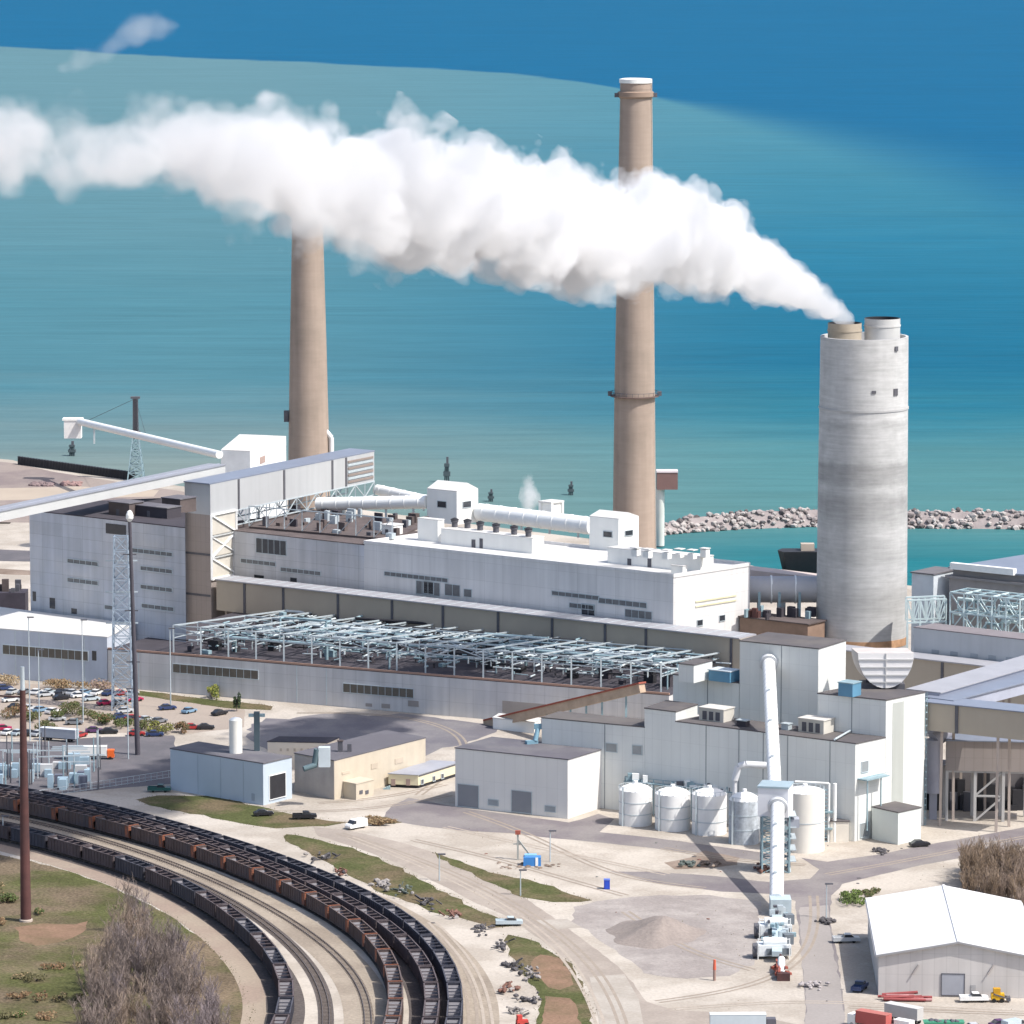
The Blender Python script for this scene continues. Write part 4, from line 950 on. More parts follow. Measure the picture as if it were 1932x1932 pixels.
mb.build('ladder', TEAL, r)

# ---- white conveyor tubes and transfer tower
TT = P(1462, 1642); rotT = frot * .35
tz0, tz1 = hgt(TT, 1536), hgt(TT, 1482)
r = thing('transfer_tower', 'pale square transfer house on steel legs where the two white tubes meet', 'tower', TT)
MB().box(V(TT, tz0), (59 * TT.y / FPX, 8, tz1 - tz0), rotT).build('wall', mat('transfer_white', (.70, .71, .74), .6, .05, .1, .05), r)
MB().box(V(TT, tz1), (61 * TT.y / FPX, 8.6, .5), rotT).build('roof', mat('roof_blue', (.29, .37, .42)), r)
MB().lattice(TT, 7.0, 7.0, tz0, 5, .42).build('leg', TEAL, r)
st = MB()
for k in range(5):
    z0 = tz0 * k / 5; st.beam(TT + Vector((3.6, 2.5 if k % 2 else -2.5, z0)), TT + Vector((3.6, -2.5 if k % 2 else 2.5, z0 + tz0 / 5)), .9, .2); st.box(TT + Vector((4.2, 0, z0 + tz0 / 5)), (2.2, 7, .2))
st.build('stair', STEEL, r)
sb = MB(); sb.box(TT + Vector((4.6, -1, tz0 - 3.0)), (3.0, 4, 2.2)); sb.build('drive_box', mat('drive_grey', (.33, .35, .40)), r)
def bigtube(lab, p, q, rad, hood=True):
    r = thing('conveyor_tube', lab, 'conveyor', p); MB().tube(p, q, rad, n=24).build('shell', mat('tube_white', (.84, .84, .83), .45, .03, .3, 0, .4), r)
    mb = MB(); dd = (q - p).normalized(); L = (q - p).length; n = int(L / 2.6)
    for i in range(1, n): c_ = p.lerp(q, i / n); mb.tube(c_ - dd * .06, c_ + dd * .06, rad + .05, n=24)
    mb.build('band', mat('tube_band', (.70, .70, .69)), r)
    mb = MB(); c_ = p + dd * .6; mb.tube(c_ - dd * .7, c_ + dd * .5, rad + .8, n=24); mb.build('hood', mat('hood_grey', (.52, .54, .56)), r)
    fl = MB()
    for f in (.28, .52, .8): c_ = p.lerp(q, f); fl.box((c_.x - rad * .2, c_.y, c_.z + rad), (.8, .8, .5))
    fl.build('hatch', STEEL, r); return r
tr_ = 13.0 * TT.y / FPX
tw = at_u(At, Bt, 1450, 1250); top = V(tw, hgt(tw, 1249))
bigtube('upper white conveyor tube sloping from the tower block down to the transfer house', top + Vector((0, -.6, 0)), V(TT, (tz0 + tz1) / 2 + 1) + Vector((0, 3, 1.0)), tr_)
ZS = P(1466, 1724)
lowend = V(ZS, hgt(ZS, 1700)) + Vector((0, 2, 0)); upend = V(TT, hgt(TT + Vector((0, -4, 0)), 1519)) + Vector((.3, -4.4, 0))
bigtube('lower white conveyor tube sloping from the transfer house to the truck hopper machine', upend, lowend, tr_)

# machine at the low end of the tube
r = thing('loading_station', 'pale blue-grey loading machine at the low end of the white conveyor tube', 'loading machine', ZS)
K = ZS.y / FPX
MP = mat('machine_pale', (.42, .50, .54), .5, .12, .5, .1); MWH = mat('machine_white', (.66, .69, .70), .5, .1, .6)
MB().box(ZS + Vector((.8, 0, 0)), (40 * K, 6, hgt(ZS, 1693))).build('housing', MP, r)
for k, (u_, v_) in enumerate(((1462, 1768), (1460, 1806))):
    q = P(u_, v_); mb = MB(); mb.box(q + Vector((0, 0, .8)), (60 * K, 4.6, 2.6), .08); mb.tube(q + Vector((-2.6, -.6, 3.9)), q + Vector((3.0, -.4, 3.9)), 1.15, n=16); mb.build('body', MWH, r)
    MB().box(q + Vector((1.0, -2.4, 1.2)), (44 * K, .3, 1.5), .08).box(q + Vector((3.4, .5, 3.2)), (2.2, 2.4, 2.4), .2).build('grille', mat('grille_dark', (.14, .16, .18)), r)
    MB().tube(q + Vector((-5.1, -.6, 1.9)), q + Vector((-4.2, -.6, 1.9)), 1.75, n=20).build('wheel', TRIM, r)
    mb = MB()
    for x in (-3.9, 3.6): mb.beam(q + Vector((x, -2.6, 0)), q + Vector((x, -2.6, 5.2)), .22)
    mb.beam(q + Vector((-3.9, -2.6, 5)), q + Vector((3.6, -2.6, 5)), .16); mb.build('railing', WSTEEL, r)
mb = MB()
for k in range(34):
    f = R_.random(); c_ = P(1464, 1735 + 66 * f); mb.box(c_ + Vector((R_.uniform(-3.2, 4.6), 0, R_.uniform(0, 4.2))), (R_.uniform(.4, 1.8), R_.uniform(.5, 1.6), R_.uniform(.4, 1.6)), R_.uniform(-.3, .3), R_.choice([0, 1, 1, 2, 3]))
c0, c1 = P(1466, 1730, 3.2), P(1466, 1800, 2.2); mb.beam(c0, c1, 2.4, 1.2, 0)
mb.build('gear', [MP, TEAL, TRIM, STEEL], r)
q = P(1472, 1838); r = thing('auger_feeder', 'rusty red feeder lying at the foot of the pale loading machine', 'feeder', q)
mb = MB()
for k in range(14): mb.beam(q + Vector((R_.uniform(-2, 1.6), R_.uniform(-6, 8), R_.uniform(.1, 2.2))), q + Vector((R_.uniform(-2, 2.2), R_.uniform(-6, 8), R_.uniform(.2, 3.0))), R_.uniform(.3, .8), mi=R_.choice([0, 0, 1]))
mb.build('frame', [REDSTEEL, RUST], r); MB().tube(q + Vector((0, -5, 1.2)), q + Vector((.5, 4, 2.6)), .9, n=12).build('tube', WSTEEL, r); MB().box(q + Vector((.4, -5.5, 0)), (3, 3, 1.8)).build('hopper', RUST, r)

# ---- tanks
def tank(u, vb, wpx, vtop, vsh, lab, grp=None, m=None, bands=3, name='storage_tank'):
    c = P(u, vb - 3); k = c.y / FPX; rad = wpx / 2 * k; h = hgt(c, vsh); ht = max(.6, hgt(c + Vector((0, 0, 0)), vtop) - h)
    r = thing(name, lab, 'tank', c, grp); m = m or mat('tank_white', (.76, .76, .75), .6, .07, .3, .08)
    MB().lathe(c, [(rad, 0), (rad, h)], 48, cap=False).build('shell', m, r)
    MB().lathe(c, [(rad, h + .01), (rad * .8, h + ht * .45), (rad * .45, h + ht * .85), (.6, h + ht), (.6, h + ht + .8), (.01, h + ht + .85)], 48, cap=False).build('dome', mat('tank_dome', (.82, .82, .81), .6, .03), r)
    mb = MB()
    for i in range(1, bands): z = h * i / bands; mb.lathe(c, [(rad, z - .12), (rad + .08, z - .12), (rad + .08, z + .12), (rad, z + .12)], 48, cap=False)
    mb.build('band', STEEL, r)
    mb = MB()
    for t in [2 * math.pi * i / 20 for i in range(20)]:
        pp = c + Vector((rad * math.cos(t), rad * math.sin(t), h)); mb.beam(pp, pp + Vector((0, 0, 1.1)), .12)
    mb.lathe(c, [(rad, h + 1.0), (rad, h + 1.12)], 40, cap=False); mb.build('railing', STEEL, r)
    l = MB(); t = -2.4; pp = c + Vector(((rad + .3) * math.cos(t), (rad + .3) * math.sin(t), 0)); l.box(pp, (.5, .3, h + 1)); l.build('ladder', STEEL, r)
    return r
tank(1199, 1557, 64, 1478, 1489, 'first white domed tank, nearest the white hall, at the left end of the tank row')
tank(1269, 1566, 68, 1485, 1496, 'second white domed tank from the white hall in the row of tanks')
tank(1338, 1574, 67, 1487, 1497, 'third white domed tank, the one with the tube shadow starting at its foot')
tank(1404, 1592, 60, 1494, 1508, 'small tank with mottled grey shade in its colour beside the transfer tower legs', m=mat('tank_grey', (.46, .50, .54), .5, .3, .8, .25))  # white like its row; the tower's shade is put into the grey
tank(1518, 1606, 76, 1484, 1492, 'big cream silo right behind the transfer tower legs', m=mat('silo_cream', (.74, .71, .65), .6, .04, .2, .05), bands=2, name='silo')
# walkway and gear behind tanks
p = P(1167, 1545); q = P(1440, 1575); zz = hgt(p, 1470)
r = thing('tank_walkway', 'blue-green walkway with pumps along the wall behind the white tanks', 'walkway', p)
off = Vector((2, 9, 0)); mb = MB(); mb.beam(V(p, zz - 2.2) + off, V(q, zz - 2.2) + off, 2.0, .3); mb.beam(V(p, zz - 1) + off, V(q, zz - 1) + off, .15); mb.build('deck', TEAL, r)
mb = MB()
for i in range(16): c_ = p.lerp(q, i / 15) + off; mb.beam(V(c_, 0), V(c_, zz - 1), .3)
mb.build('post', TEAL, r)
mb = MB()
for i in range(24): c_ = p.lerp(q, R_.random()) + off; MB().box(V(c_, zz - 2), (R_.uniform(.6, 2.5), 1.2, R_.uniform(.5, 2.2))).build('pump', R_.choice([TEAL, WSTEEL, TRIM]), r)
r = thing('curved_duct', 'pale curved dust duct over the mottled grey tank', 'duct', P(1420, 1580))
p = P(1412, 1578); zz = hgt(p, 1450); mb = MB(); pts = [Vector((p.x - 3.5, p.y + 6, hgt(p, 1480))), Vector((p.x - 2.5, p.y + 6, zz - .6)), Vector((p.x - .5, p.y + 6, zz)), Vector((p.x + 5, p.y + 6.5, zz - .4))]
for a, b in zip(pts, pts[1:]): mb.tube(a, b, .95, n=14)
mb.tube(Vector((p.x - 3.5, p.y + 6, 0)), pts[0], .6, n=14)
mb.build('duct', mat('duct_pale', (.60, .61, .63)), r)
r = thing('pipe_riser', 'pale vertical pipe with a cage ladder at the right side of the cream silo', 'pipe', P(1563, 1588))
p = P(1563, 1588); zz = hgt(p, 1478); mb = MB(); mb.tube(p, V(p, zz), .35, n=8); mb.tube(p + Vector((1.6, 0, 0)), V(p, zz) + Vector((1.6, 0, 0)), .5, n=8); mb.tube(V(p, zz), V(p, zz) + Vector((-9, 1, .3)), .3, n=8); mb.build('pipe', WSTEEL, r)
mb = MB()
for k in range(14): mb.box(p + Vector((-.9, 0, zz * k / 14 * .95)), (1.0, .8, .2))
for k in (3, 7): mb.box(p + Vector((-.4, -.2, zz * k / 14)), (2.8, 1.6, .5))
mb.build('ladder', TEAL, r)
rbox('utility_box', 'small cream plant box standing between the cream silo and the end wall', 'box', 1583, 1586, 0, (5.0, 3.5, 5.5), mat('cream_box', (.66, .62, .55)), FROOF, 0)

# =================================================================== white hall, garage, block store, trailer
def px_building(name, lab, a, b, c, vtop, wm, rm, cat='building', cap=.3):
    A, B, C = P(*a), P(*b), P(*c); z = hgt(B, vtop); r = thing(name, lab, cat, B); block(r, A, B, C, 0, z, wm, rm, cap=cap); return r, A, B, C, z
r, A, B, C, z = px_building('white_hall', 'plain white steel hall with two grey roller doors', (859, 1521.5), (1071, 1545), (1139, 1523), 1434, mat('hall_white', (.70, .69, .665), .6, .04, .05, .03, panel=(8, 3.3, .06)), GREYROOF)
opening(r, 'roller_door', A, B, 864.5, 903, 1481, 1522.5, mat('roller_door', (.24, .25, .27), .6, .05, .2), STEEL)
opening(r, 'roller_door', A, B, 966, 1003, 1493, 1532.5, mat('roller_door', (.24, .25, .27)), STEEL)
for (u0, u1, v0, v1) in ((922, 940, 1509, 1519), (1029, 1048, 1521, 1531)): opening(r, 'window', A, B, u0, u1, v0, v1, mat('pane_grey', (.30, .33, .35), .3), STEEL)
p = P(1003, 1405, z); r2 = thing('roof_duct', 'small blue-green duct elbow on the grey roof of the white hall', 'duct', p)
mb = MB(); mb.box(p, (3.4, 1.6, 1.2), .4); mb.tube(p + Vector((1, 0, 1)), p + Vector((1.8, 1.5, 4.4)), .7, n=10); mb.box(p + Vector((1.8, 1.5, 4.2)), (2.2, 1.4, 1.4)); mb.build('duct', mat('duct_blue', (.17, .30, .38), .5), r2)
r, A, B, C, z = px_building('garage', 'blue-grey steel garage with an open black doorway in its white end', (322, 1490), (497, 1519.5), (551, 1506), 1441.5, BLUEGREY, GREYROOF)
opening(r, 'doorway', B, C, 508, 538, 1461, 1505, BLACK, WSTEEL)
opening(r, 'door', A, B, 475, 481, 1497, 1511, mat('door_blue', (.33, .38, .44)))
mb = MB(); seams(mb, A, B, (372, 415, 458), .3, z - .3, .2, 0); mb.build('seam', mat('seam_blue', (.36, .42, .48)), r)
c_ = P(445, 1420, z + .3); rr_ = 12.5 * c_.y / FPX; r = thing('silo', 'slim white silo standing on the grey roof of the garage', 'silo', c_)
MB().lathe(c_, [(rr_, 0), (rr_, hgt(c_, 1360) - z)], 28, cap=False).build('shell', mat('silo_white', (.80, .78, .72), .5, .05, .3, .05), r); h_ = hgt(c_, 1360) - z
MB().lathe(c_, [(rr_, h_), (rr_ * .7, h_ + .5), (.01, h_ + .8)], 28, cap=False).build('dome', WSTEEL, r)
c_ = P(485, 1416, z + .3); r = thing('flue_pole', 'dark blue-green steel flue beside the slim white silo', 'flue', c_)
MB().box(c_, (1.6, 1.6, hgt(c_, 1345) - z)).build('shaft', mat('flue_dark', (.07, .10, .12)), r); MB().box(V(c_, hgt(c_, 1352)), (4.6, 1.2, .8)).build('platform', TEAL, r)
r, A, B, C, z = px_building('block_store', 'tan block-walled store with a dark flat roof', (556, 1494), (631, 1509), (803, 1464), 1436, TAN, mat('store_roof', (.13, .125, .14), .9, .1, .05, 0, .2, col2=(.115, .11, .125), mix2=.5, scale2=.06))
mb = MB(); wall_box(mb, A, B, .2, (B - A).length - .1, .1, z - .3, 0, .08); mb.build('front_shade', mat('block_wall_shaded', (.40, .37, .35), .9, .12, .2, .1), r)  # covers the tan front with a darker copy, painting its shaded side
for (u0, u1, v0, v1) in ((645, 660, 1455, 1460), (700, 712, 1440, 1450), (745, 760, 1430, 1440)): opening(r, 'vent', B, C, u0, u1, v0, v1, mat('tan_dark', (.48, .41, .33)))
A, B, C = P(638, 1503), P(672, 1509.5), P(705, 1501); r = thing('lean_to', 'small tan lean-to with two vents in front of the block store', 'shed', B); z2 = hgt(B, 1480); block(r, A, B, C, 0, z2, TAN, TAN, cap=.25)
for u in (681, 692): opening(r, 'vent', B, C, u - 3, u + 3, 1491, 1498, TRIM)
for i, (u, v, lab) in enumerate(((604, 1452, 'blue-green dust collector on the front edge of the block store roof'), (642, 1424, 'small dark vent pair on the block store roof behind the dust collector'))):
    p = P(u, v - 6, z + .3); r = thing('dust_collector' if i == 0 else 'roof_vent', lab, 'dust collector' if i == 0 else 'vent', p)
    if i == 0:
        MB().box(p + Vector((1.2, 0, 0)), (3.2, 2.6, 5.5)).build('housing', mat('collector_pale', (.50, .56, .60)), r); MB().tube(p + Vector((-1.6, -.6, 0)), p + Vector((-.8, -.6, 5)), .9, n=10).tube(p + Vector((-4.5, -2.2, -.3)), p + Vector((-1.2, -.8, .6)), .8, n=10).build('duct', mat('duct_dark', (.10, .15, .17)), r)
    else:
        MB().box(p, (1.4, 1, 3)).box(p + Vector((2.6, 0, 0)), (1.2, 1, 2.2)).build('housing', TRIM, r); MB().box(p + Vector((0, 0, 3)), (1.8, 1.3, .3)).build('cowl', BROWNROOF, r)
A, B, C = P(505, 1448), P(618, 1450), P(640, 1440); r = thing('low_store', 'low cream store with a row of small vents behind the garage', 'building', B); z2 = hgt(B, 1402)
block(r, A, B, C, 0, z2, mat('store_cream', (.70, .62, .52), .8, .05, .2), DARKROOF, cap=.2)
for u in (530, 543, 556, 569, 582): opening(r, 'vent', A, B, u - 2, u + 2, 1412, 1417, mat('tan_dark', (.48, .41, .33)))
A, B, C = P(733, 1485), P(789, 1488), P(868, 1463); r = thing('site_trailer', 'long cream site-office trailer with a grey roof beside the white hall', 'trailer', B); z2 = hgt(B, 1463)
q = quad(A, B, C); MB().prism(q, .9, z2, 0, top=False).build('wall', mat('trailer_cream', (.68, .62, .44), .7, .05), r); MB().prism(grow(q, .2), z2, z2 + .2).build('roof', mat('trailer_roof', (.31, .32, .36)), r)
MB().prism(grow(q, -.4), 0, .9).build('skirt', BLACK, r)
tb = MB(); wall_box(tb, B, C, .2, (C - B).length - .2, z2 - .45, z2 - .1, 0, .1); tb.build('trim', TRIM, r)
for u in (796, 818, 834): opening(r, 'window', B, C, u - 2, u + 2, 1471 - (u - 796) * .28, 1479 - (u - 796) * .28, TRIM)
for u in (742, 770): opening(r, 'door', A, B, u - 4, u + 4, 1470, 1482, mat('door_tan', (.36, .27, .24)))
stp = MB(); pz = P(728, 1490)
for k in range(4): stp.box(pz + Vector((1.0 - k * .5, 1, 0)), (.5, 1.4, .9 - k * .22))
stp.build('stair', TEAL, r)

# =================================================================== white gabled barn, lower right
A, B = P(1657, 1878), P(1957, 1884); ez = hgt(A, 1802); bk = P(1638, 1696.6, ez); dv = G(bk) - A
rz_ = hgt((A + B) / 2, 1778)
r = thing('gable_barn', 'big white-roofed gabled barn with one grey roller door', 'barn', (A + B) / 2)
q = [A, B, B + dv, A + dv]; mb = MB(); mb.prism(q, 0, ez, 0, top=False, bot=False); m0, m1 = (q[0] + q[1]) / 2, (q[2] + q[3]) / 2
up = lambda p, z: (p.x, p.y, z)
mb.add([up(q[0], ez), up(q[1], ez), up(m0, rz_)], [[0, 1, 2]]); mb.add([up(q[3], ez), up(q[2], ez), up(m1, rz_)], [[0, 1, 2]])
mb.build('wall', mat('barn_wall', (.53, .505, .49), .7, .05, .1, .07, panel=(5, 2.4, .09)), r)
xo = (B - A).normalized() * .6; yo = dv.normalized() * .7; rf = MB()
for s, (e0, e1) in ((-1, (q[0] - xo - yo, q[3] - xo + yo)), (1, (q[1] + xo - yo, q[2] + xo + yo))):
    lo = [up(e0, ez - .15), up(e1, ez - .15), up(m1 + yo, rz_ + .05), up(m0 - yo, rz_ + .05)]; rf.hexa(lo, [(x, y, z_ + .3) for x, y, z_ in lo])
rf.build('roof', BARNROOF, r)
sm_ = MB(); L_b = (q[3] - q[0]).length
for k in range(1, 16):
    f = k / 16
    for e0, e1 in ((q[0], q[3]), (q[1], q[2])): a_ = e0.lerp(e1, f); b_ = m0.lerp(m1, f); sm_.beam(up(a_, ez + .16), up(b_, rz_ + .36), .10, .08)
sm_.build('roof_seam', mat('seam_white', (.58, .58, .59)), r)
gt = MB()
for e0, e1, sg in ((q[0], q[3], -1), (q[1], q[2], 1)): gt.beam(up(e0 + xo * sg * 1.2, ez - .2), up(e1 + xo * sg * 1.2, ez - .2), .25, .2)
gt.build('gutter', mat('gutter_grey', (.42, .42, .43)), r)
rs_ = MB(); rs_.beam(up(m0 - yo, rz_ + .4), up(m1 + yo, rz_ + .4), .6, .25); rs_.build('ridge_cap', mat('ridge_grey', (.70, .70, .70)), r)
fc_ = MB()
for e0 in (q[0] - xo, q[1] + xo): fc_.beam(up(e0 - yo * 1.05, ez - .05), up(m0 - yo * 1.05, rz_ + .1), .25, .45)
fc_.build('fascia', mat('fascia_grey', (.30, .30, .31)), r)
opening(r, 'roller_door', A, B, 1777, 1819, 1838, 1877, mat('barn_door', (.34, .35, .39), .6), TRIM)
opening(r, 'door', A, B, 1832, 1841, 1858, 1880, mat('door_grey2', (.40, .39, .39)))
mb = MB()
for u in (1727, 1869):
    t_, z_ = onwall(A, B, u, 1828); b_ = A + (B - A).normalized() * t_; mb.beam(V(b_, z_ - 1.3) + Vector((-.7, -.3, 0)), V(b_, z_ + 1.0) + Vector((.7, -.3, 0)), .35)
mb.build('bracket', mat('bracket_grey', (.36, .33, .32)), r)

# =================================================================== right-hand conveyors and buildings
YR = F1.y
def gallery(lab, p, q, wd, h, roofm, wallm, posts=(), legs=(), name='conveyor_gallery', base=None):
    r = thing(name, lab, 'gallery', p); d_ = (q - p); d_.z = 0; d_.normalize(); n = Vector((-d_.y, d_.x, 0))
    MB().hexa([p + n * -wd / 2 - Vector((0, 0, h)), q + n * -wd / 2 - Vector((0, 0, h)), q + n * wd / 2 - Vector((0, 0, h)), p + n * wd / 2 - Vector((0, 0, h))],
              [p + n * -wd / 2 - Vector((0, 0, .3)), q + n * -wd / 2 - Vector((0, 0, .3)), q + n * wd / 2 - Vector((0, 0, .3)), p + n * wd / 2 - Vector((0, 0, .3))]).build('wall', wallm, r)
    w2 = wd / 2 + .5
    MB().hexa([p + n * -w2 - Vector((0, 0, .3)), q + n * -w2 - Vector((0, 0, .3)), q + n * w2 - Vector((0, 0, .3)), p + n * w2 - Vector((0, 0, .3))], [p - n * w2, q - n * w2, q + n * w2, p + n * w2]).build('roof', roofm, r)
    for f in posts:
        c_ = p.lerp(q, f) - n * (wd / 2 + .1) if (-n).y < 0 else p.lerp(q, f) + n * (wd / 2 + .1); mb = MB(); mb.box(c_ - Vector((0, 0, h)), (.9, .4, h - .3), math.atan2(d_.y, d_.x)); mb.build('post', TRIM, r)
    for f in legs:
        c_ = p.lerp(q, f); mb = MB()
        for s in (-1, 1): mb.beam(c_ + n * s * wd * .4 - Vector((0, 0, h)), G(c_ + n * s * wd * .45), .7)
        mb.build('leg', mat('leg_tan', (.40, .34, .30)), r)
    return r
# grey hall behind the front gallery, continuing right
HA2 = at_u(BA, BB, 1716, 1240); HB2 = at_u(BA, BB, 2010, 1270); zz = hgt(HA2, 1186)
r = thing('grey_hall', 'long pale grey hall with a row of small vents right of the double stack', 'building', HA2)
block(r, HA2 + sdir * 2, HB2 + sdir * 2, HB2 + sdir * 12, 0, zz, mat('grey_hall_wall', (.46, .48, .50), .7, .06, .05, .06), mat('grey_hall_roof', (.20, .18, .19)))
for u in (1765, 1800, 1838, 1872, 1905): opening(r, 'vent', HA2 + sdir * 2, HB2 + sdir * 2, u - 7, u + 7, 1226 + (u - 1765) * .1, 1234 + (u - 1765) * .1, mat('vent_grey', (.30, .33, .36)))
G2a, G2b = at_u(GA, GB1, 1560, 1230), at_u(GA, GB1, 2000, 1275)
r = thing('conveyor_gallery', 'beige gallery with pale roof running right from the foot of the double stack', 'gallery', G2a)
q = [G2a, G2b, G2b + gn * (gd - 1), G2a + gn * (gd - 1)]; MB().prism(q, HALL_Z, GZ - .4, 0).build('panel', GALW, r); MB().prism([q[0] - gn * .7, q[1] - gn * .7, q[2], q[3]], GZ - .4, GZ).build('roof', STEELROOF, r)
for u in (1778,):
    t_ = onwall(G2a, G2b, u, 1265)[0]; mb = MB(); wall_box(mb, G2a, G2b, t_ - .45, t_ + .45, HALL_Z + .2, GZ - .5, 0, .25); mb.build('post', TRIM, r)
mb = MB()
for u in (1600, 1700, 1800, 1900): p = at_u(G2a, G2b, u, 1270); mb.beam(p + gn * 2, V(p + gn * 2, HALL_Z), .8)
mb.build('leg', STEEL, r)
# far right brown building with the blue roof
q0 = HA2 + sdir * 34
Aw = G(depth_pt(1790, 1180, q0.y + 20)); Bw = Aw + (at_u(HA2, HB2, 2000, 1270) - HA2).normalized() * 70; Cw = Bw + sdir * 60
zz = hgt(Aw, 1072)
r = thing('brown_hall', 'tall brown-grey hall under a blue roof at the right edge by the harbour', 'building', Aw)
q = quad(Aw, Bw, Cw); mb = MB(); mb.prism(q, 0, zz - 3, 0, top=False, bot=False); mb.build('wall', mat('brown_siding', (.31, .285, .28), .7, .06, .05, .08), r)
MB().prism(grow(q, 1.0), zz - 3, zz - 2.2).prism(grow(q, -.8), zz - 2.2, zz).build('eave', mat('eave_brown', (.27, .25, .25)), r)
MB().prism(grow(q, .3), zz, zz + .5).build('roof', BLUEROOF, r)
mb = MB(); nn = (Bw - Aw).normalized(); nb_ = Vector((nn.y, -nn.x, 0)); mb.beam(V(Aw, zz + 1.0) + nn * 1 + nb_ * .5, V(Aw, zz + 1.0) + nn * 24 + nb_ * .5, 2.0, 2.0); mb.build('vent_hood', WSTEEL, r)
p = Aw + sdir * 2 - nn * 7
r = thing('pale_stair_tower', 'pale grey side tower at the left end of the brown-grey hall', 'tower', p); zz3 = hgt(p, 1078); MB().box(p, (8, 14, zz3), math.atan2(nn.y, nn.x)).build('wall', mat('side_grey', (.52, .56, .60)), r); MB().box(V(p, zz3), (8.6, 15, .4), math.atan2(nn.y, nn.x)).build('roof', GREYROOF, r)
# steel tangle in front of it
r = thing('steel_structure', 'tangle of pale blue-green steelwork in front of the brown-grey hall', 'steelwork', Aw + nn * 20)
mb = MB(); c0 = Aw + nn * 12 + nb_ * 14
for j in (-5, 0, 5):
    for lv in range(4):
        z0, z1 = zz * (.32 + .145 * lv), zz * (.32 + .145 * (lv + 1)); a, b = c0 + nb_ * j, c0 + nb_ * j + nn * 25
        mb.beam(V(a, z1), V(b, z1), .45, mi=1)
        for i in range(5):
            p, q = a.lerp(b, i / 5), a.lerp(b, (i + 1) / 5)
            if (i + lv + j) % 2: mb.beam(V(p, z0), V(q, z1), .32, mi=1)
            else: mb.beam(V(p, z1), V(q, z0), .32, mi=1)
for lv in range(4):
    for i in range(6): p = c0 + nn * i * 5; mb.beam(V(p - nb_ * 5, zz * (.32 + .145 * (lv + 1))), V(p + nb_ * 5, zz * (.32 + .145 * (lv + 1))), .4, mi=i % 2)
for k in range(26):
    a = c0 + nn * R_.uniform(0, 20) + nb_ * R_.uniform(-5, 5) + Vector((0, 0, R_.uniform(zz * .4, zz * .86))); mb.tube(a, a + nn * R_.uniform(2, 7), R_.uniform(.25, .6), n=8, mi=k % 2); mb.tube(a, a - Vector((0, 0, R_.uniform(1, 4))), .3, n=8, mi=k % 2)
for i in range(6):
    for j in (-5, 5): p = c0 + nn * i * 5 + nb_ * j; mb.beam(p, V(p, zz * .9), .5, mi=1)
mb.build('frame', [TEAL, mat('pale_teal', (.52, .62, .63))], r, recalc=False)
r = thing('steel_structure', 'small blue-green steel trestle between the double stack and the brown-grey hall', 'steelwork', P(1740, 1190, 0))
mb = MB(); a = depth_pt(1712, 1175, HA2.y + 25); b = depth_pt(1785, 1172, HA2.y + 25); mb.truss(a, b, 7, 6, .5); mb.truss(a + Vector((0, 6, 0)), b + Vector((0, 6, 0)), 7, 6, .5)
for f in (0, .33, .66, 1): p = a.lerp(b, f); mb.beam(p, G(p), .6)
mb.build('frame', mat('pale_teal', (0, 0, 0)), r)
# two sloping galleries with blue roofs meeting behind the end wall, panel galleries below
zA = zM - 1.5
gallery('upper of two parallel sloping blue-roofed galleries right of the half-round hopper', P(1742, 1303, zA), P(1990, 1232, zA), 10, 4, STEELROOF, mat('gallery_side', (.33, .35, .42)), legs=(.3, .7, .95))
gallery('lower of two parallel sloping blue-roofed galleries right of the half-round hopper', P(1770, 1318, zA - 1), P(1990, 1262, zA - 1), 9, 3.5, BLUEROOF, mat('gallery_side', (0, 0, 0)), legs=(.3, .7, .95))
zC = zA - 1.2; p, q = P(1754, 1318, zC), P(1990, 1342, zC); hC = (hgt(p, 1318) - hgt(p, 1372))
gallery('brown panelled gallery under a blue roof right of the tall white end wall', p, q, 9, hC, BLUEROOF, GALW, posts=(.28,), legs=(.15, .6))
D0 = P(1783, 1547); zD = hgt(D0, 1394); p, q = P(1785, 1390, zD), P(1990, 1394, zD); hD = hgt(D0, 1396) - hgt(D0, 1454)
gallery('low brown gallery under a bright blue roof on a braced trestle at the right edge', p, q, 9, hD, BLUEROOF, TAUPE)
n_ = Vector((0, -3.8, 0))
r = thing('trestle', 'braced tan steel trestle under the low brown gallery', 'trestle', D0); mb = MB(); zz = zD - hD
pts = [G(p.lerp(q, f)) + n_ for f in (.0, .26, .52, .75)]
for a in pts: mb.beam(a, V(a, zz), .8); mb.beam(a - n_ * 2, V(a - n_ * 2, zz), .8)
a, b = pts[1], pts[2]; mb.beam(V(a, 0), V(b, zz * .5), .5); mb.beam(V(a, zz * .5), V(b, zz), .5); mb.beam(V(a, zz * .5), V(b, zz * .5), .5)
mb.beam(V(pts[0], zz - .3), V(pts[3], zz - .3), .5); mb.build('frame', mat('leg_tan2', (.42, .41, .40)), r)
r = thing('plant_block', 'dark shaded plant block behind the tan trestle', 'plant block', P(1850, 1530)); p = P(1880, 1518)
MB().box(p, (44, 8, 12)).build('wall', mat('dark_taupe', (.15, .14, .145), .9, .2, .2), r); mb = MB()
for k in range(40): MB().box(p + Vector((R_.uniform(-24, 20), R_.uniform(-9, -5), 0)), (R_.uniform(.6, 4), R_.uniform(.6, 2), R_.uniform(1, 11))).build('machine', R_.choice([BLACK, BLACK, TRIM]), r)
A, B, C = P(1768, 1527), P(1806, 1527), P(1812, 1518); r = thing('tan_shed', 'small tan shed between the trestle legs', 'shed', B); block(r, A, B, C, 0, hgt(B, 1502), TAN, TAN)
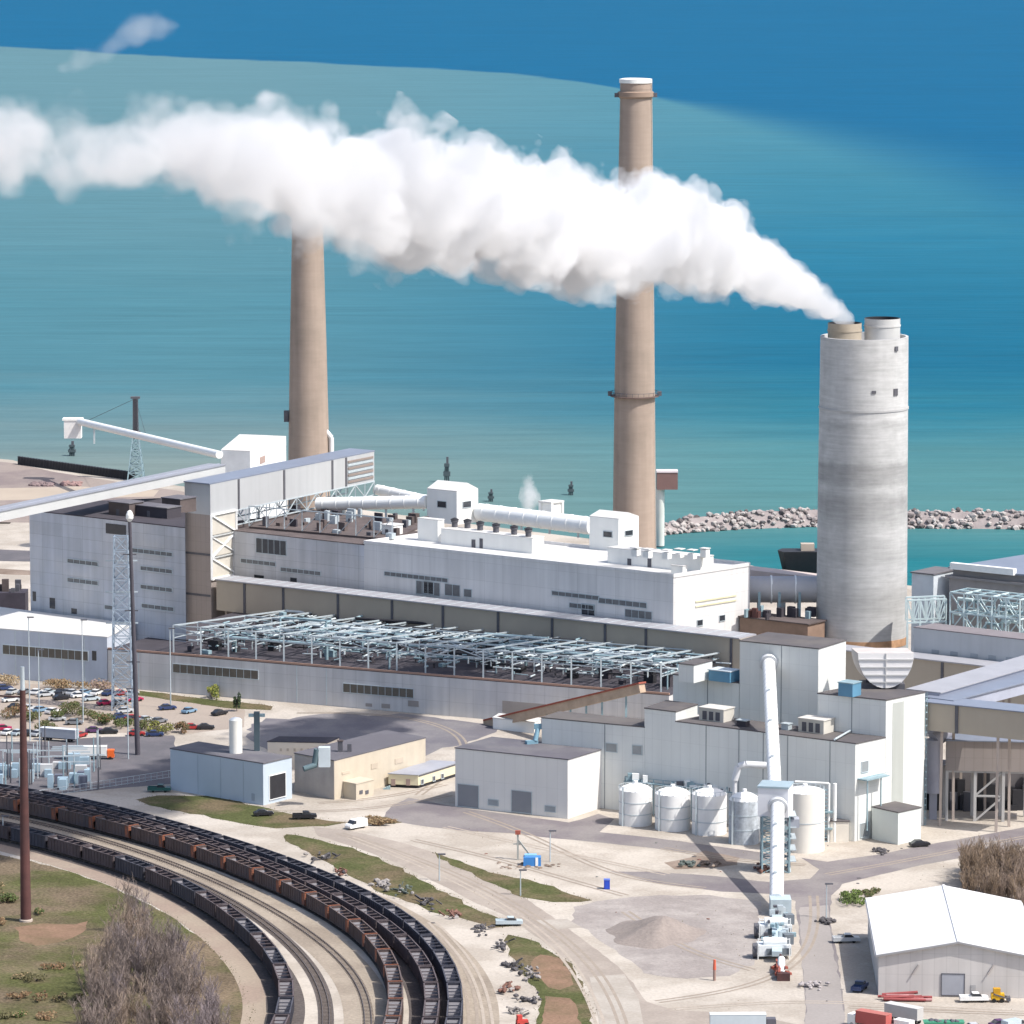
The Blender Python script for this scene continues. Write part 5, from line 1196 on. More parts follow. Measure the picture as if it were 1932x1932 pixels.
r = thing('steel_duct', 'ribbed grey duct bending down right of the tall white end wall', 'duct', P(1760, 1545)); p = P(1760, 1545)
mb = MB(); mb.tube(V(p, hgt(p, 1495)), V(p, hgt(p, 1395)), 2.3, n=16); mb.tube(V(p, hgt(p, 1395)), V(p, hgt(p, 1380)) + Vector((4, 2, 0)), 2.3, n=16); mb.box(p, (2, 2, hgt(p, 1495))); mb.build('duct', mat('duct_mauve', (.36, .36, .41)), r)

# =================================================================== brown sloping belt conveyor
a, b = depth_pt(918, 1358, P(918, 1366).y), P(1212, 1288, 23)
r = thing('belt_conveyor', 'red-brown covered belt conveyor rising from the yard beside the turbine hall', 'conveyor', G(a))
MB().beam(a, b, 2.8, .5).build('cover', REDSTEEL, r); dn = Vector((0, 0, -1.6)); MB().beam(a + dn, b + dn, 2.2, 2.6).build('side', mat('belt_tan', (.42, .32, .24), .9, .2, .3), r)
mb = MB()
for f in (.2, .4, .55, .65, .75, .9): c_ = a.lerp(b, f); mb.beam(c_ + dn * 1.6, G(c_), .6)
mb.build('leg', TEAL, r)
for i, (u, v) in enumerate(((1075, 1338), (1098, 1333), (1130, 1326))):
    p = P(u + 4, v + 18); rr = thing('drive_unit', 'blue drive unit under the red-brown belt conveyor', 'drive unit', p, 'blue drive units of the belt conveyor'); MB().box(p, (2.6, 2, 3.0)).build('housing', mat('drive_blue', (.13, .25, .33), .5), rr); MB().tube(p + Vector((0, 0, 3)), p + Vector((1.5, 0, 4.4)), .6, n=10).build('motor', TEAL, rr)
A, B, C = P(930, 1375), P(1008, 1384), P(1020, 1376); r = thing('white_shed', 'low white shed at the foot of the red-brown belt conveyor', 'shed', B); block(r, A, B, C, 0, hgt(B, 1364), WHITE, WHITEROOF)
# =================================================================== coal handling, upper left
Y0, Y1 = 1790, 1960
B = depth_pt(472, 888, Y0); A = depth_pt(417, 884, Y0 + 4); C = depth_pt(540, 876, Y0 + 50)
z1 = depth_pt(472, 852, Y0).z; A, B, C = G(A), G(B), G(C)
r = gable_house('transfer_house', 'white gabled transfer house at the foot of the left brown chimney', 'house', A, B, C, 0, z1, z1 + 3.2, mat('transfer_siding', (.66, .68, .70)), WHITEROOF, along=False)
opening(r, 'door', B, C, 490, 500, 861, 874, mat('door_tan', (0, 0, 0)))
a, b = depth_pt(414, 858, Y0 + 3), depth_pt(148, 795, Y1)
r = thing('stacker_boom', 'long white conveyor boom reaching out over the water to a white head box', 'boom', a)
MB().tube(a, b, 1.55, n=14).build('tube', WSTEEL, r)
k = Y1 / FPX; hb = depth_pt(138, 826, Y1)
mb = MB(); mb.box(hb, (36 * k * .9, 5, 36 * k * .95)); mb.build('head_box', mat('head_white', (.72, .71, .70)), r); MB().box(V(hb, hb.z + 36 * k * .95), (38 * k, 5.6, .8)).build('head_roof', WHITE, r)
mb = MB(); mb.beam(a.lerp(b, .88) + Vector((0, 0, -1)), a.lerp(b, .88) + Vector((0, 0, -8)), .7); mb.build('strut', STEEL, r)
m0 = P(257, 905); mh = hgt(m0, 752)
r = thing('lattice_mast', 'dark lattice mast on the beach holding the white boom by a cable', 'mast', m0)
MB().lattice(m0, 7.0, 2.2, mh * .55, 6, .5).build('base_frame', TEAL, r)
mb = MB(); mb.beam(V(m0, mh * .5), V(m0, mh), 1.5, 1.3); mb.lattice(V(m0, mh * .55), 2.2, 1.9, mh * .45, 8, .25); mb.build('pole', TRIM, r)
mb = MB(); mb.box(V(m0, mh), (4, 2, .9)); mb.box(V(m0, mh * .58), (4, 2, .8)); mb.build('platform', TRIM, r)
mb = MB(); mb.tube(V(m0, mh), a.lerp(b, .93) + Vector((0, 0, 1.2)), .10, n=5); mb.tube(V(m0, mh), a.lerp(b, .5) + Vector((0, 0, 1.2)), .08, n=5); mb.build('cable', BLACK, r)
# inclined gallery, left
a, b = depth_pt(-40, 970, 1425), depth_pt(410, 877, 1560)
r = thing('conveyor_gallery', 'long pale grey sloping conveyor gallery crossing above the old boiler house', 'gallery', a)
d_ = (b - a); dh = Vector((d_.x, d_.y, 0)).normalized(); n = Vector((-dh.y, dh.x, 0)) * 3.2; h = Vector((0, 0, -3.0))
MB().hexa([a - n + h, b - n + h, b + n + h, a + n + h], [a - n, b - n, b + n, a + n]).build('wall', mat('gallery_pale', (.50, .51, .51), .6, .05, .1), r)
MB().hexa([a - n * 1.08, b - n * 1.08, b + n * 1.08, a + n * 1.08], [a - n * 1.08 + Vector((0, 0, .35)), b - n * 1.08 + Vector((0, 0, .35)), b + n * 1.08 + Vector((0, 0, .35)), a + n * 1.08 + Vector((0, 0, .35))]).build('roof', mat('gallery_roof', (.26, .27, .305), .5, .08, .1), r)
mb = MB(); o = Vector((0, 0, .42)); mb.beam(a - n * .25 + o, b - n * .25 + o, .5, .25); mb.build('roof_rail', mat('rail_dark', (.30, .32, .38)), r)
# left: small white conveyor and dark shed by the coal yard
a, b = depth_pt(-30, 1022, 1830), depth_pt(70, 1031, 1830)
r = thing('conveyor_tube', 'short white conveyor piece at the left edge beyond the old boiler house', 'conveyor', a); MB().tube(a, b, 1.9, n=14).build('shell', WSTEEL, r)
mb = MB(); mb.box(G(depth_pt(6, 1050, 1826)), (6.5, 5, depth_pt(6, 1010, 1826).z)); mb.build('head_box', WHITE, r); mb = MB(); mb.beam(a.lerp(b, .7), G(a.lerp(b, .7)), .6); mb.build('leg', STEEL, r)
p = P(22, 1162); r = thing('dark_shed', 'dark brown-black shed at the left edge beside the old boiler house', 'shed', p)
zz = hgt(p, 1118); MB().box(p + Vector((-6, 4, 0)), (22, 10, zz)).build('wall', mat('shed_dark', (.05, .045, .06), .9, .3, .2), r); mb = MB()
for k in range(14): MB().box(p + Vector((R_.uniform(-16, 4), R_.uniform(0, 8), zz)), (R_.uniform(.8, 3), 1.5, R_.uniform(.5, 4.5))).build('machine', R_.choice([TRIM, BROWNROOF]), r)
for i, (u, v, wd, dep, lab) in enumerate(((80, 915, 26, 5, 'low dark heap line on the beach, left of the mast'), (135, 914, 22, 5, 'low reddish heap line on the beach, nearer the mast'))):
    p = P(u, v); mb = MB()
    for k in range(60): rock(mb, p + Vector((R_.uniform(-wd / 2, wd / 2) * .35, R_.uniform(-dep, dep), .2)), R_.uniform(.5, 1.4), 0)
    tag(mb.build('spoil_heap', mat('heap_%d' % i, (.26, .17, .16) if i else (.20, .15, .15), .95, .2, .3), org=p, recalc=False), lab, 'heap')

# offshore dolphins
for u, v0, v1, wpx, lab in ((843, 862, 910, 12, 'tall dark mooring dolphin in the water behind the left penthouse'), (926, 923, 946, 11, 'short dark mooring dolphin in the water beside the left penthouse'), (1077, 908, 934, 11, 'short dark mooring dolphin in the water near the right chimney'), (136, 832, 860, 13, 'dark mooring dolphin in the water under the white boom head')):
    p = P(u, v1, -2.5); k = p.y / FPX; h = hgt(p, v0) + 2.5; r = thing('mooring_dolphin', lab, 'mooring post', p); w_ = wpx * k
    mb = MB()
    for i in (-1, 0, 1):
        for j in (-1, 1): mb.tube(p + Vector((i * w_ * .35, j * w_ * .3, -3)), p + Vector((i * w_ * .22, j * w_ * .2, h * .62)), w_ * .12, n=8)
    mb.build('pile', mat('wet_pile', (.05, .075, .085), .7, .2, .5), r)
    MB().box(p + Vector((0, 0, h * .25)), (w_ * 1.1, w_ * .8, h * .18)).box(p + Vector((0, 0, h * .62)), (w_ * .85, w_ * .7, h * .12)).build('cap', mat('wet_cap', (.075, .10, .11)), r)
    MB().box(p + Vector((w_ * .1, 0, h * .74)), (w_ * .35, w_ * .35, h * .26)).build('light', TRIM, r)
# platform by the right chimney
p = depth_pt(1258, 1010, P(0, 1020).y); p = G(p)
r = thing('crane_house', 'brown boxy crane house on a pale column by the shore right of the tall chimney', 'crane house', p); za, zb = hgt(p, 922), hgt(p, 890)
k = p.y / FPX
MB().tube(p + Vector((-2.6, 0, -2)), V(p + Vector((-2.6, 0, 0)), za), 1.7, n=14).build('column', mat('column_pale', (.58, .60, .56)), r); MB().box(V(p, za), (40 * k, 6, zb - za)).build('house', mat('house_brown', (.20, .12, .11)), r); MB().box(V(p, zb), (41 * k, 6.4, .6)).build('roof', mat('roof_pinkish', (.62, .55, .56)), r)
# dark mound with dry shrub at harbour edge
p = P(1508, 1072); mb = MB()
r = thing('moored_barge', 'dark hulled barge at the harbour edge left of the double stack', 'barge', p); k = p.y / FPX
L_ = 80 * k; hh = hgt(p, 1038)
ring = lambda f, z, wy: [(p.x - L_ * .52 * f, p.y, z), (p.x - L_ * .40 * f, p.y - wy, z), (p.x + L_ * .5, p.y - wy, z), (p.x + L_ * .5, p.y + wy, z), (p.x - L_ * .4 * f, p.y + wy, z)]
lo, hi = ring(.72, -2.4, 2.5), ring(1.0, hh, 5); mb.add(lo + hi, [[0, 1, 2, 3, 4], [5, 6, 7, 8, 9]] + [[i, (i + 1) % 5, 5 + (i + 1) % 5, 5 + i] for i in range(5)]); mb.build('hull', BLACK, r)
MB().box((p.x + 3, p.y, hh), (5, 4, 2.6)).build('cabin', mat('barge_tan', (.42, .36, .30)), r)

# =================================================================== poles
pb = P(49, 1738); ph = hgt(pb, 1302); k = pb.y / FPX
r = thing('steel_pole', 'thick rust-brown steel transmission pole standing in the field at the left edge', 'pole', pb)
MB().lathe(pb, [(10.5 * k, 0), (8.5 * k, ph * .5), (5.5 * k, ph)], 18).build('shaft', RUST, r)
MB().lathe(pb, [(4.4 * k, ph), (4.0 * k, hgt(pb, 1258))], 14).build('top_section', STEEL, r)
z_ = hgt(pb, 1312); mb = MB(); mb.beam(pb + Vector((-8, 0, z_)), pb + Vector((0, 0, z_ - .4)), .4); mb.build('arm', RUST, r)
mb = MB(); mb.tube(pb + Vector((-7.4, 0, z_ - 2.2)), pb + Vector((-7.4, 0, z_)), .2, n=8); mb.build('insulator', TRIM, r)
MB().lathe(pb, [(13 * k, -.2), (13 * k, .5), (11 * k, .6)], 18).build('footing', mat('footing', (.42, .36, .31)), r)
pb = P(260, 1424); ph = hgt(pb, 984); k = pb.y / FPX
r = thing('mast_pole', 'slim dark steel pole with a white dome on top by the old boiler house', 'pole', pb)
top = V(pb, ph) + Vector((-10.5 * k, 0, 0))
MB().tube(pb, top, 5.2 * k, 3.2 * k, n=12).build('shaft', mat('pole_dark', (.075, .07, .085), .7, .2), r)
MB().lathe(top, [(3 * k, 0), (7.2 * k, 1.0), (7 * k, 2.0), (4.5 * k, 3.0), (.1, 3.4)], 18).build('dome', WHITE, r)
mb = MB()
for f in (.16, .40, .62, .86): c_ = pb.lerp(top, f); mb.beam(c_ + Vector((-2.4, 0, 0)), c_ + Vector((1.6, 0, 0)), .35)
mb.build('arm', TRIM, r)
pb = P(232, 1338); ph = hgt(pb, 1012); r = thing('lattice_tower', 'pale blue lattice tower beside the slim dark dome-topped pole', 'tower', pb)
MB().lattice(pb, 6.4, 4.2, ph, 12, .36).build('frame', mat('lattice_blue', (.27, .33, .40), .6, .15), r)
mb = MB()
for f in (.5, .68, .86): mb.beam(pb + Vector((-5, 0, ph * f)), pb + Vector((5, 0, ph * f)), .4)
mb.build('arm', STEEL, r)
def thin_pole(u, vb, vt, lab, m=STEEL, wpx=2.2, arms=1, name='light_pole', lamp=True):
    pb = P(u, vb); h = hgt(pb, vt); k = pb.y / FPX; r = thing(name, lab, 'pole', pb); MB().tube(pb, V(pb, h), wpx * k * .6, wpx * k * .4, n=8).build('shaft', m, r)
    if lamp: MB().box(V(pb, h) + Vector((.6, 0, -.1)), (2.0, .6, .35)).build('lamp', TRIM, r)
    return r
for a in ((57, 1398, 1165, 'thin pale steel pole in front of the white annexe roof, near the left edge'), (157, 1362, 1170, 'thin pale steel pole in front of the annexe, beside its dark door'), (322, 1336, 1186, 'thin pale steel pole at the left end of the pipe rack'), (242, 1432, 1300, 'thin dark pole just left of the slim dark mast pole'), (75, 1424, 1226, 'thin pale pole right of the rust-brown transmission pole'),
          (829, 1662, 1612, 'thin grey lamp post on the grass beside the pale road'), (982, 1690, 1642, 'thin grey lamp post on the second grass strip above the pale road'), (1038, 1626, 1568, 'thin pale pole just right of the blue tank'), (1559, 1733, 1668, 'dark lamp post with a heavy base beside the road left of the barn'),
          (425, 1738, 1708, 'short pale signal post beside the inner train'), (6, 1585, 1540, 'short white signal post at the left edge beside the inner train')):
    thin_pole(*a)
for i in range(30):
    u = R_.uniform(2, 190); v = R_.uniform(1425, 1492); thin_pole(u, v, v - R_.uniform(45, 75), 'thin switchyard post in the cluster of posts and boxes at the left edge', R_.choice([STEEL, TRIM, TEAL]), 2.6, lamp=False, name='switchyard_post')['group'] = 'switchyard posts at the left edge'
mb = MB(); c_ = P(45, 1475); r = thing('switchgear', 'pale blue switchgear boxes among the posts at the left edge', 'switchgear', c_)
for i in range(30): MB().box(P(R_.uniform(-10, 185), R_.uniform(1440, 1490)), (R_.uniform(1.5, 4), 2, R_.uniform(1.5, 4))).build('cabinet', R_.choice([mat('cabinet_blue', (.30, .40, .47)), mat('cabinet_blue', (.34, .46, .54)), mat('cabinet_white', (.5, .5, .5)), mat('cabinet_dark', (.12, .13, .17))]), r)
for i in range(14): a = P(R_.uniform(-10, 160), R_.uniform(1455, 1488)); MB().beam(V(a, 7.5), V(a, 7.5) + Vector((R_.uniform(4, 12), 0, 0)), .3).build('busbar', STEEL, r)
# fences of the switchyard
a, b = P(60, 1508), P(340, 1465)
r = thing('fence', 'thin pale mesh fence along the dark switchyard slab', 'fence', a); mb = MB()
for i in range(26): c_ = a.lerp(b, i / 25); mb.beam(c_, V(c_, 2.2), .12)
mb.build('post', STEEL, r); mb = MB(); mb.beam(V(a, 2.2), V(b, 2.2), .1); mb.beam(V(a, 1.2), V(b, 1.2), .06); mb.beam(V(a, .3), V(b, .3), .1); mb.build('rail', STEEL, r)

# pump rig with blue tank
p = P(977, 1622); r = thing('pump_rig', 'grey braced rig with a red top beside the blue tank on the sandy yard', 'rig', p)
h = hgt(p, 1574); mb = MB(); mb.beam(p, V(p, h), .5); mb.beam(V(p, h * .8), p + Vector((3.2, -1, 1.5)), .4); mb.beam(p + Vector((-1.2, 0, h * .62)), p + Vector((1.2, 0, h * .62)), .3); mb.build('mast', mat('rig_grey', (.33, .34, .32)), r); MB().box(V(p, h), (1.4, 1, 1.0)).build('lamp', REDSTEEL, r)
p = P(1004, 1632); r = thing('blue_tank', 'bright blue portable tank on the sandy yard', 'tank', p)
mb = MB(); mb.box(p, (4.6, 3.0, 2.3)); mb.build('body', mat('blue_plastic', (.05, .21, .52), .4, .08), r); MB().box(p + Vector((-.4, .3, 2.3)), (3.2, 2.0, .5)).build('lid', mat('blue_pale', (.20, .42, .62)), r); MB().box(p + Vector((1.2, -1.55, .1)), (.7, .15, 2.2)).build('strap', WSTEEL, r)
p = P(1000, 1640)
mb = MB()
for k in range(36): rock(mb, P(R_.uniform(935, 1060), R_.uniform(1628, 1640)) , R_.uniform(.25, .9), 0, .5)
tag(mb.build('spoil_heap', CHIP, org=p, recalc=False), 'low brown spoil ridge round the foot of the blue tank', 'heap')
p = P(1145, 1677); r = thing('portable_toilet', 'dark blue portable toilet standing alone on the pale yard', 'toilet', p)
MB().box(p, (1.5, 1.5, 2.3)).build('body', mat('toilet_blue', (.02, .06, .42), .4), r); MB().box(V(p, 2.3), (1.6, 1.6, .25)).build('roof', mat('toilet_roof', (.10, .16, .5)), r); MB().box(p + Vector((0, -.78, .15)), (1.0, .06, 1.9)).build('door', mat('toilet_door', (.03, .08, .5)), r)
# gravel heap
p = P(1232, 1762); mb = MB(); n_ = 40; RW = 92 * p.y / FPX; hp = 58 * p.y / FPX
rings = [(1.0, 0), (.8, .14), (.6, .35), (.42, .58), (.26, .80), (.12, .95)]; vs = []; dv_ = (1.0, 1.9)
for f, z in rings:
    for i in range(n_):
        t = 2 * math.pi * i / n_; j = 1 + .10 * math.sin(3 * t + 1) + .06 * math.sin(7 * t) + R_.uniform(-.02, .02)
        vs.append((p.x + RW * f * j * math.cos(t) + (1 - f) * 2.5, p.y + RW * f * j * math.sin(t) * 1.25, hp * z * .60 + R_.uniform(-.08, .08) * (z > 0) - .02 * (z == 0)))
vs.append((p.x + 2.5, p.y, hp * .60)); fs = [[k * n_ + i, k * n_ + (i + 1) % n_, (k + 1) * n_ + (i + 1) % n_, (k + 1) * n_ + i] for k in range(5) for i in range(n_)] + [[5 * n_ + i, 5 * n_ + (i + 1) % n_, 6 * n_] for i in range(n_)]
mb.add(vs, fs, 0, True); tag(mb.build('gravel_heap', mat('heap_gravel', (.24, .205, .185), .95, .1, .2, bump=.5, fine=.1), org=p), 'broad cone-shaped heap of grey-tan gravel in the gravel yard', 'heap')
for (u, v, lab) in ((1348, 1850, 'small orange-red hydrant-like marker post at the edge of the gravel yard'),):
    p = P(u, v); r = thing('marker_post', lab, 'post', p); MB().tube(p, V(p, 2.6), .35, n=10).build('base', mat('marker_brown', (.30, .20, .17)), r); MB().tube(V(p, 2.6), V(p, 5.0), .4, .3, n=10).build('top', mat('marker_red', (.55, .12, .07)), r)

# =================================================================== railway
def cat_rom(pts, step=1.0):
    pts = [Vector((p.x, p.y, 0)) for p in pts]
    for _ in range(2): pts = [pts[0]] + [(pts[i - 1] + pts[i] * 2 + pts[i + 1]) / 4 for i in range(1, len(pts) - 1)] + [pts[-1]]
    out = []
    for i in range(len(pts) - 1):
        p0, p1, p2, p3 = pts[max(0, i - 1)], pts[i], pts[i + 1], pts[min(len(pts) - 1, i + 2)]
        n = max(2, int((p2 - p1).length / step))
        for k in range(n):
            t = k / n; out.append(.5 * ((2 * p1) + (p2 - p0) * t + (2 * p0 - 5 * p1 + 4 * p2 - p3) * t * t + (3 * p1 - p0 - 3 * p2 + p3) * t ** 3))
    out.append(pts[-1])
    for _ in range(30): out = [out[0]] + [(out[i - 1] + out[i] * 2 + out[i + 1]) / 4 for i in range(1, len(out) - 1)] + [out[-1]]
    return out
def arc(path):
    s = [0]
    for a, b in zip(path, path[1:]): s.append(s[-1] + (b - a).length)
    return s
def at(path, s, d):
    import bisect
    i = min(max(1, bisect.bisect_left(s, d)), len(path) - 1); f = (d - s[i - 1]) / max(1e-9, s[i] - s[i - 1])
    return path[i - 1].lerp(path[i], f)
def ribbon(mb, path, w, z, mi, off=0.0, th=None):
    vs = []
    for i, p in enumerate(path):
        t = (path[min(i + 1, len(path) - 1)] - path[max(0, i - 1)]).normalized(); n = Vector((-t.y, t.x, 0))
        a, b = p + n * (off + w / 2), p + n * (off - w / 2); vs += [(a.x, a.y, z), (b.x, b.y, z)]
        if th: vs += [(b.x, b.y, z - th), (a.x, a.y, z - th)]
    m = 4 if th else 2; fs = []
    for i in range(len(path) - 1):
        for k in range(m if th else 1):
            k2 = (k + 1) % m; fs.append([i * m + k, i * m + k2, (i + 1) * m + k2, (i + 1) * m + k])
    mb.add(vs, fs, mi)
T = {
 1: [(-70, 1568), (0, 1582), (67, 1597), (127, 1614), (200, 1634), (283, 1664), (333, 1684), (423, 1731), (480, 1780), (520, 1828), (541, 1866), (547, 1900), (541, 1940), (522, 1985), (490, 2030)],
 2: [(-70, 1538), (0, 1549), (67, 1564), (133, 1583), (200, 1602), (283, 1629), (383, 1668), (467, 1712), (540, 1768), (595, 1822), (618, 1871), (623, 1925), (612, 1985), (590, 2035)],
 6: [(-70, 1527), (0, 1537), (67, 1551), (150, 1572), (240, 1598), (330, 1629), (433, 1672), (520, 1714), (600, 1768), (660, 1818), (690, 1862), (702, 1910), (698, 1970), (680, 2030)],
 3: [(-70, 1514), (0, 1526), (147, 1558), (233, 1580), (300, 1598), (367, 1619), (433, 1645), (500, 1672), (567, 1702), (633, 1737), (685, 1773), (723, 1812), (744, 1850), (752, 1890), (749, 1940), (735, 1990), (710, 2040)],
 4: [(-70, 1506), (0, 1517), (83, 1531), (167, 1549), (267, 1576), (367, 1606), (433, 1630), (500, 1654), (567, 1681), (650, 1722), (705, 1752), (752, 1788), (790, 1824), (815, 1866), (822, 1905), (816, 1955), (800, 2010), (780, 2050)],
 5: [(-70, 1499), (0, 1510), (83, 1522), (167, 1538), (267, 1564), (367, 1592), (433, 1613), (500, 1635), (567, 1659), (650, 1694), (720, 1727), (775, 1764), (818, 1803), (850, 1845), (865, 1890), (864, 1940), (850, 2000), (830, 2045)]}
PATH = {k: cat_rom([P(u, v) for u, v in pts]) for k, pts in T.items()}
ARC = {k: arc(p) for k, p in PATH.items()}
# pale formation under all tracks, then the tracks
mb = MB(); ribbon(mb, PATH[1], 8.5, .020, 0, 0); struct(mb.build('ballast_bed', BALLAST, recalc=False))
mb = MB(); ribbon(mb, PATH[6], 11, .016, 0, 0); struct(mb.build('ballast_bed', BALLASTP, recalc=False))
mb = MB(); ribbon(mb, PATH[4], 11.5, .024, 0, .5); struct(mb.build('ballast_bed', BALLAST, recalc=False))
mb = MB(); ribbon(mb, PATH[5], 9.0, .0045, 0, 5.5); struct(mb.build('access_track', BALLASTP, recalc=False))
mb = MB(); ribbon(mb, PATH[1], 6.0, .0165, 0, -7.0); struct(mb.build('access_track', mat('service_track', (.315, .26, .205), .95, .08, .05, 0, .2, col2=(.27, .21, .17), mix2=.5, scale2=.05, fine=.1), recalc=False))
for k in (1, 2, 6, 3, 4, 5):
    mb = MB(); ribbon(mb, PATH[k], 3.6, .034 + .002 * k, 0)
    s = ARC[k]; d_ = 0
    while d_ < s[-1]:
        p = at(PATH[k], s, d_); q = at(PATH[k], s, min(s[-1], d_ + .5)); t = (q - p); a = math.atan2(t.y, t.x) if t.length > 1e-6 else 0
        mb.box((p.x, p.y, .05), (.30, 2.6, .14), a, 1); d_ += 1.3 if k in (2, 6) else 2.6
    for o in (-.78, .78): ribbon(mb, PATH[k], .16, .36, 2, o, th=.17)
    o_ = mb.build('railway_track', [BALLAST if k in (1, 2, 3, 4, 5) else BALLASTP, SLEEPER, RAILM], recalc=False); struct(o_)

def hopper(name, lab, grp, side, endc, slope, tint):
    r = thing(name, lab, 'coal wagon', (0, 0, 0), grp); L, Wd, z0, z1 = 15.0, 3.15, 1.05, 4.15; th = .14
    mb = MB()
    for s in (-1, 1):
        y = s * Wd / 2
        mb.hexa([(-L / 2, y - th / 2, z0), (L / 2, y - th / 2, z0), (L / 2, y + th / 2, z0), (-L / 2, y + th / 2, z0)], [(-L / 2, y - th / 2, z1), (L / 2, y - th / 2, z1), (L / 2, y + th / 2, z1), (-L / 2, y + th / 2, z1)])
        for i in range(11): x = -L / 2 + .3 + (L - .6) * i / 10; mb.box((x, y + s * .14, z0), (.18, .14, z1 - z0 - .05), 0)
        mb.beam((-L / 2, y, z1 + .08), (L / 2, y, z1 + .08), .30, .18); mb.beam((-L / 2, y, z0), (L / 2, y, z0), .34, .25)
    for x in (-3.1, 0, 3.1): mb.beam((x, -Wd / 2, z1 - .1), (x, Wd / 2, z1 - .1), .2)
    mb.add([(-3.0, -Wd / 2 + .1, .75), (3.0, -Wd / 2 + .1, .75), (3.0, Wd / 2 - .1, .75), (-3.0, Wd / 2 - .1, .75)], [[0, 1, 2, 3]])
    mb.add([(-3.6, -Wd / 2, z0), (-3.0, -Wd / 2 + .1, .75), (3.0, -Wd / 2 + .1, .75), (3.6, -Wd / 2, z0)], [[0, 1, 2, 3]]); mb.add([(-3.6, Wd / 2, z0), (-3.0, Wd / 2 - .1, .75), (3.0, Wd / 2 - .1, .75), (3.6, Wd / 2, z0)], [[0, 1, 2, 3]])
    for x in (-1.5, 1.5): mb.add([(x - .9, -Wd / 2 + .12, .76), (x, -Wd / 2 + .12, 1.6), (x + .9, -Wd / 2 + .12, .76), (x - .9, Wd / 2 - .12, .76), (x, Wd / 2 - .12, 1.6), (x + .9, Wd / 2 - .12, .76)], [[0, 1, 4, 3], [1, 2, 5, 4]])
    mb.build('body', side, r)
    for s in (-1, 1):
        sl = MB(); sl.add([(s * (L / 2 - .05), -Wd / 2 + .08, 3.75), (s * (L / 2 - .05), Wd / 2 - .08, 3.75), (s * 2.6, Wd / 2 - .08, .95), (s * 2.6, -Wd / 2 + .08, .95)], [[0, 1, 2, 3]]); sl.build('slope_sheet', slope, r)
        e_ = MB(); x = s * L / 2
        e_.box((x, 0, 2.9), (.14, Wd, z1 - 2.9)); e_.beam((x, -Wd / 2, z1 + .1), (x, Wd / 2, z1 + .1), .3, .18)
        for yy in (-1.4, -.5, .5, 1.4): e_.beam((x + s * .1, yy, .95), (x - s * .1, yy, 2.95), .14)
        e_.box((x - s * .2, 0, .8), (.9, 2.7, .25))
        if s > 0 and endc is not side:
            for y in (-1, 1): e_.box((x - .75, y * (Wd / 2 + .13), 1.05), (1.5, .12, 3.1))
            e_.box((x - .7, 0, z1 - .9), (1.2, Wd - .3, .12))
        e_.build('end_panel', endc if s > 0 else side, r)
        bg = MB(); cx = s * 5.6; bg.box((cx, 0, .55), (2.4, 2.0, .35)); bgo = bg.build('bogie', BLACK, r)
        for dx in (-.9, .9):
            wmb = MB()
            for y in (-.78, .78): wmb.tube((cx + dx, y - .07, .78), (cx + dx, y + .07, .78), .42, n=10)
            wmb.tube((cx + dx, -.8, .78), (cx + dx, .8, .78), .09, n=6); wmb.build('wheelset', TRIM, bgo)
    cp = MB()
    for s in (-1, 1): cp.beam((s * L / 2, 0, .95), (s * (L / 2 + .62), 0, .95), .25)
    cp.build('coupler', BLACK, r); return r
CARB = mat('wagon_brown', (.135, .098, .09), .8, .25, .2, .25, col2=(.10, .082, .085), mix2=.45, scale2=.2); CARK = mat('wagon_black', (.065, .065, .082), .7, .2, .2, .2, .3); CARP = mat('wagon_purple', (.10, .08, .085), .8, .2, .2, .2)
SLG = mat('slope_grey', (.17, .165, .18), .6, .12, .4, 0, .35, .1); SLB = mat('slope_brown', (.105, .088, .088), .7, .12, .4, 0, .3)
proto = {
 3: [hopper('coal_wagon', 'brown open coal wagon with one orange end in the third train from the field', 'brown coal wagons with orange ends in the third train', CARB, ORANGE, SLG, 0)],
 4: [hopper('coal_wagon', 'dark open coal wagon in the fourth train from the field, between two other trains', 'dark coal wagons of the train between two others', CARP, CARP, SLG, 0)],
 5: [hopper('coal_wagon', 'black open coal wagon with pale slope sheets in the outermost train beside the sandy track', 'black coal wagons of the outermost train', CARK, CARK, SLG, 0)],
 1: [hopper('coal_wagon', 'dark brown open coal wagon in the train nearest the field', 'dark brown coal wagons of the train nearest the field', CARP, CARP, SLG, 0),
     hopper('coal_wagon', 'blue-black open coal wagon in the train nearest the field', 'blue-black coal wagons of the train nearest the field', CARK, CARK, SLG, 0)]}
proto[3][0]['label'] = 'brown open coal wagon with one orange end in the curved train of orange-ended wagons'
proto[4][0]['label'] = 'dark open coal wagon in the curved train sandwiched between two other trains'
def vis(p):
    d_ = Vector((p.x, p.y, -HCAM)); cz = d_.y * CP - d_.z * SP; u = 966 + FPX * d_.x / cz; v = 966 - FPX * (d_.y * SP + d_.z * CP) / cz
    return -70 < u < 2000 and v < 1990
used = set()
for k in (1, 3, 4, 5):
    s = ARC[k]; d_ = {1: 5, 3: 9, 4: 3, 5: 12}[k]; i = 0; PIT = 16.3
    while d_ + PIT < s[-1]:
        a, b = at(PATH[k], s, d_ + 2.3), at(PATH[k], s, d_ + PIT - 2.3); m_ = (a + b) / 2; t = b - a
        if vis(m_):
            pr = proto[k][1 if (k == 1 and i % 5 in (1, 4)) else 0]
            z = math.atan2(t.y, t.x)
            if k == 3 or k == 1: z += math.pi if k == 1 else 0
            if id(pr) not in used: used.add(id(pr)); pr.location = (m_.x, m_.y, .02); pr.rotation_euler = (0, 0, z)
            else: dup(pr, (m_.x, m_.y, .02), z)
        d_ += PIT; i += 1

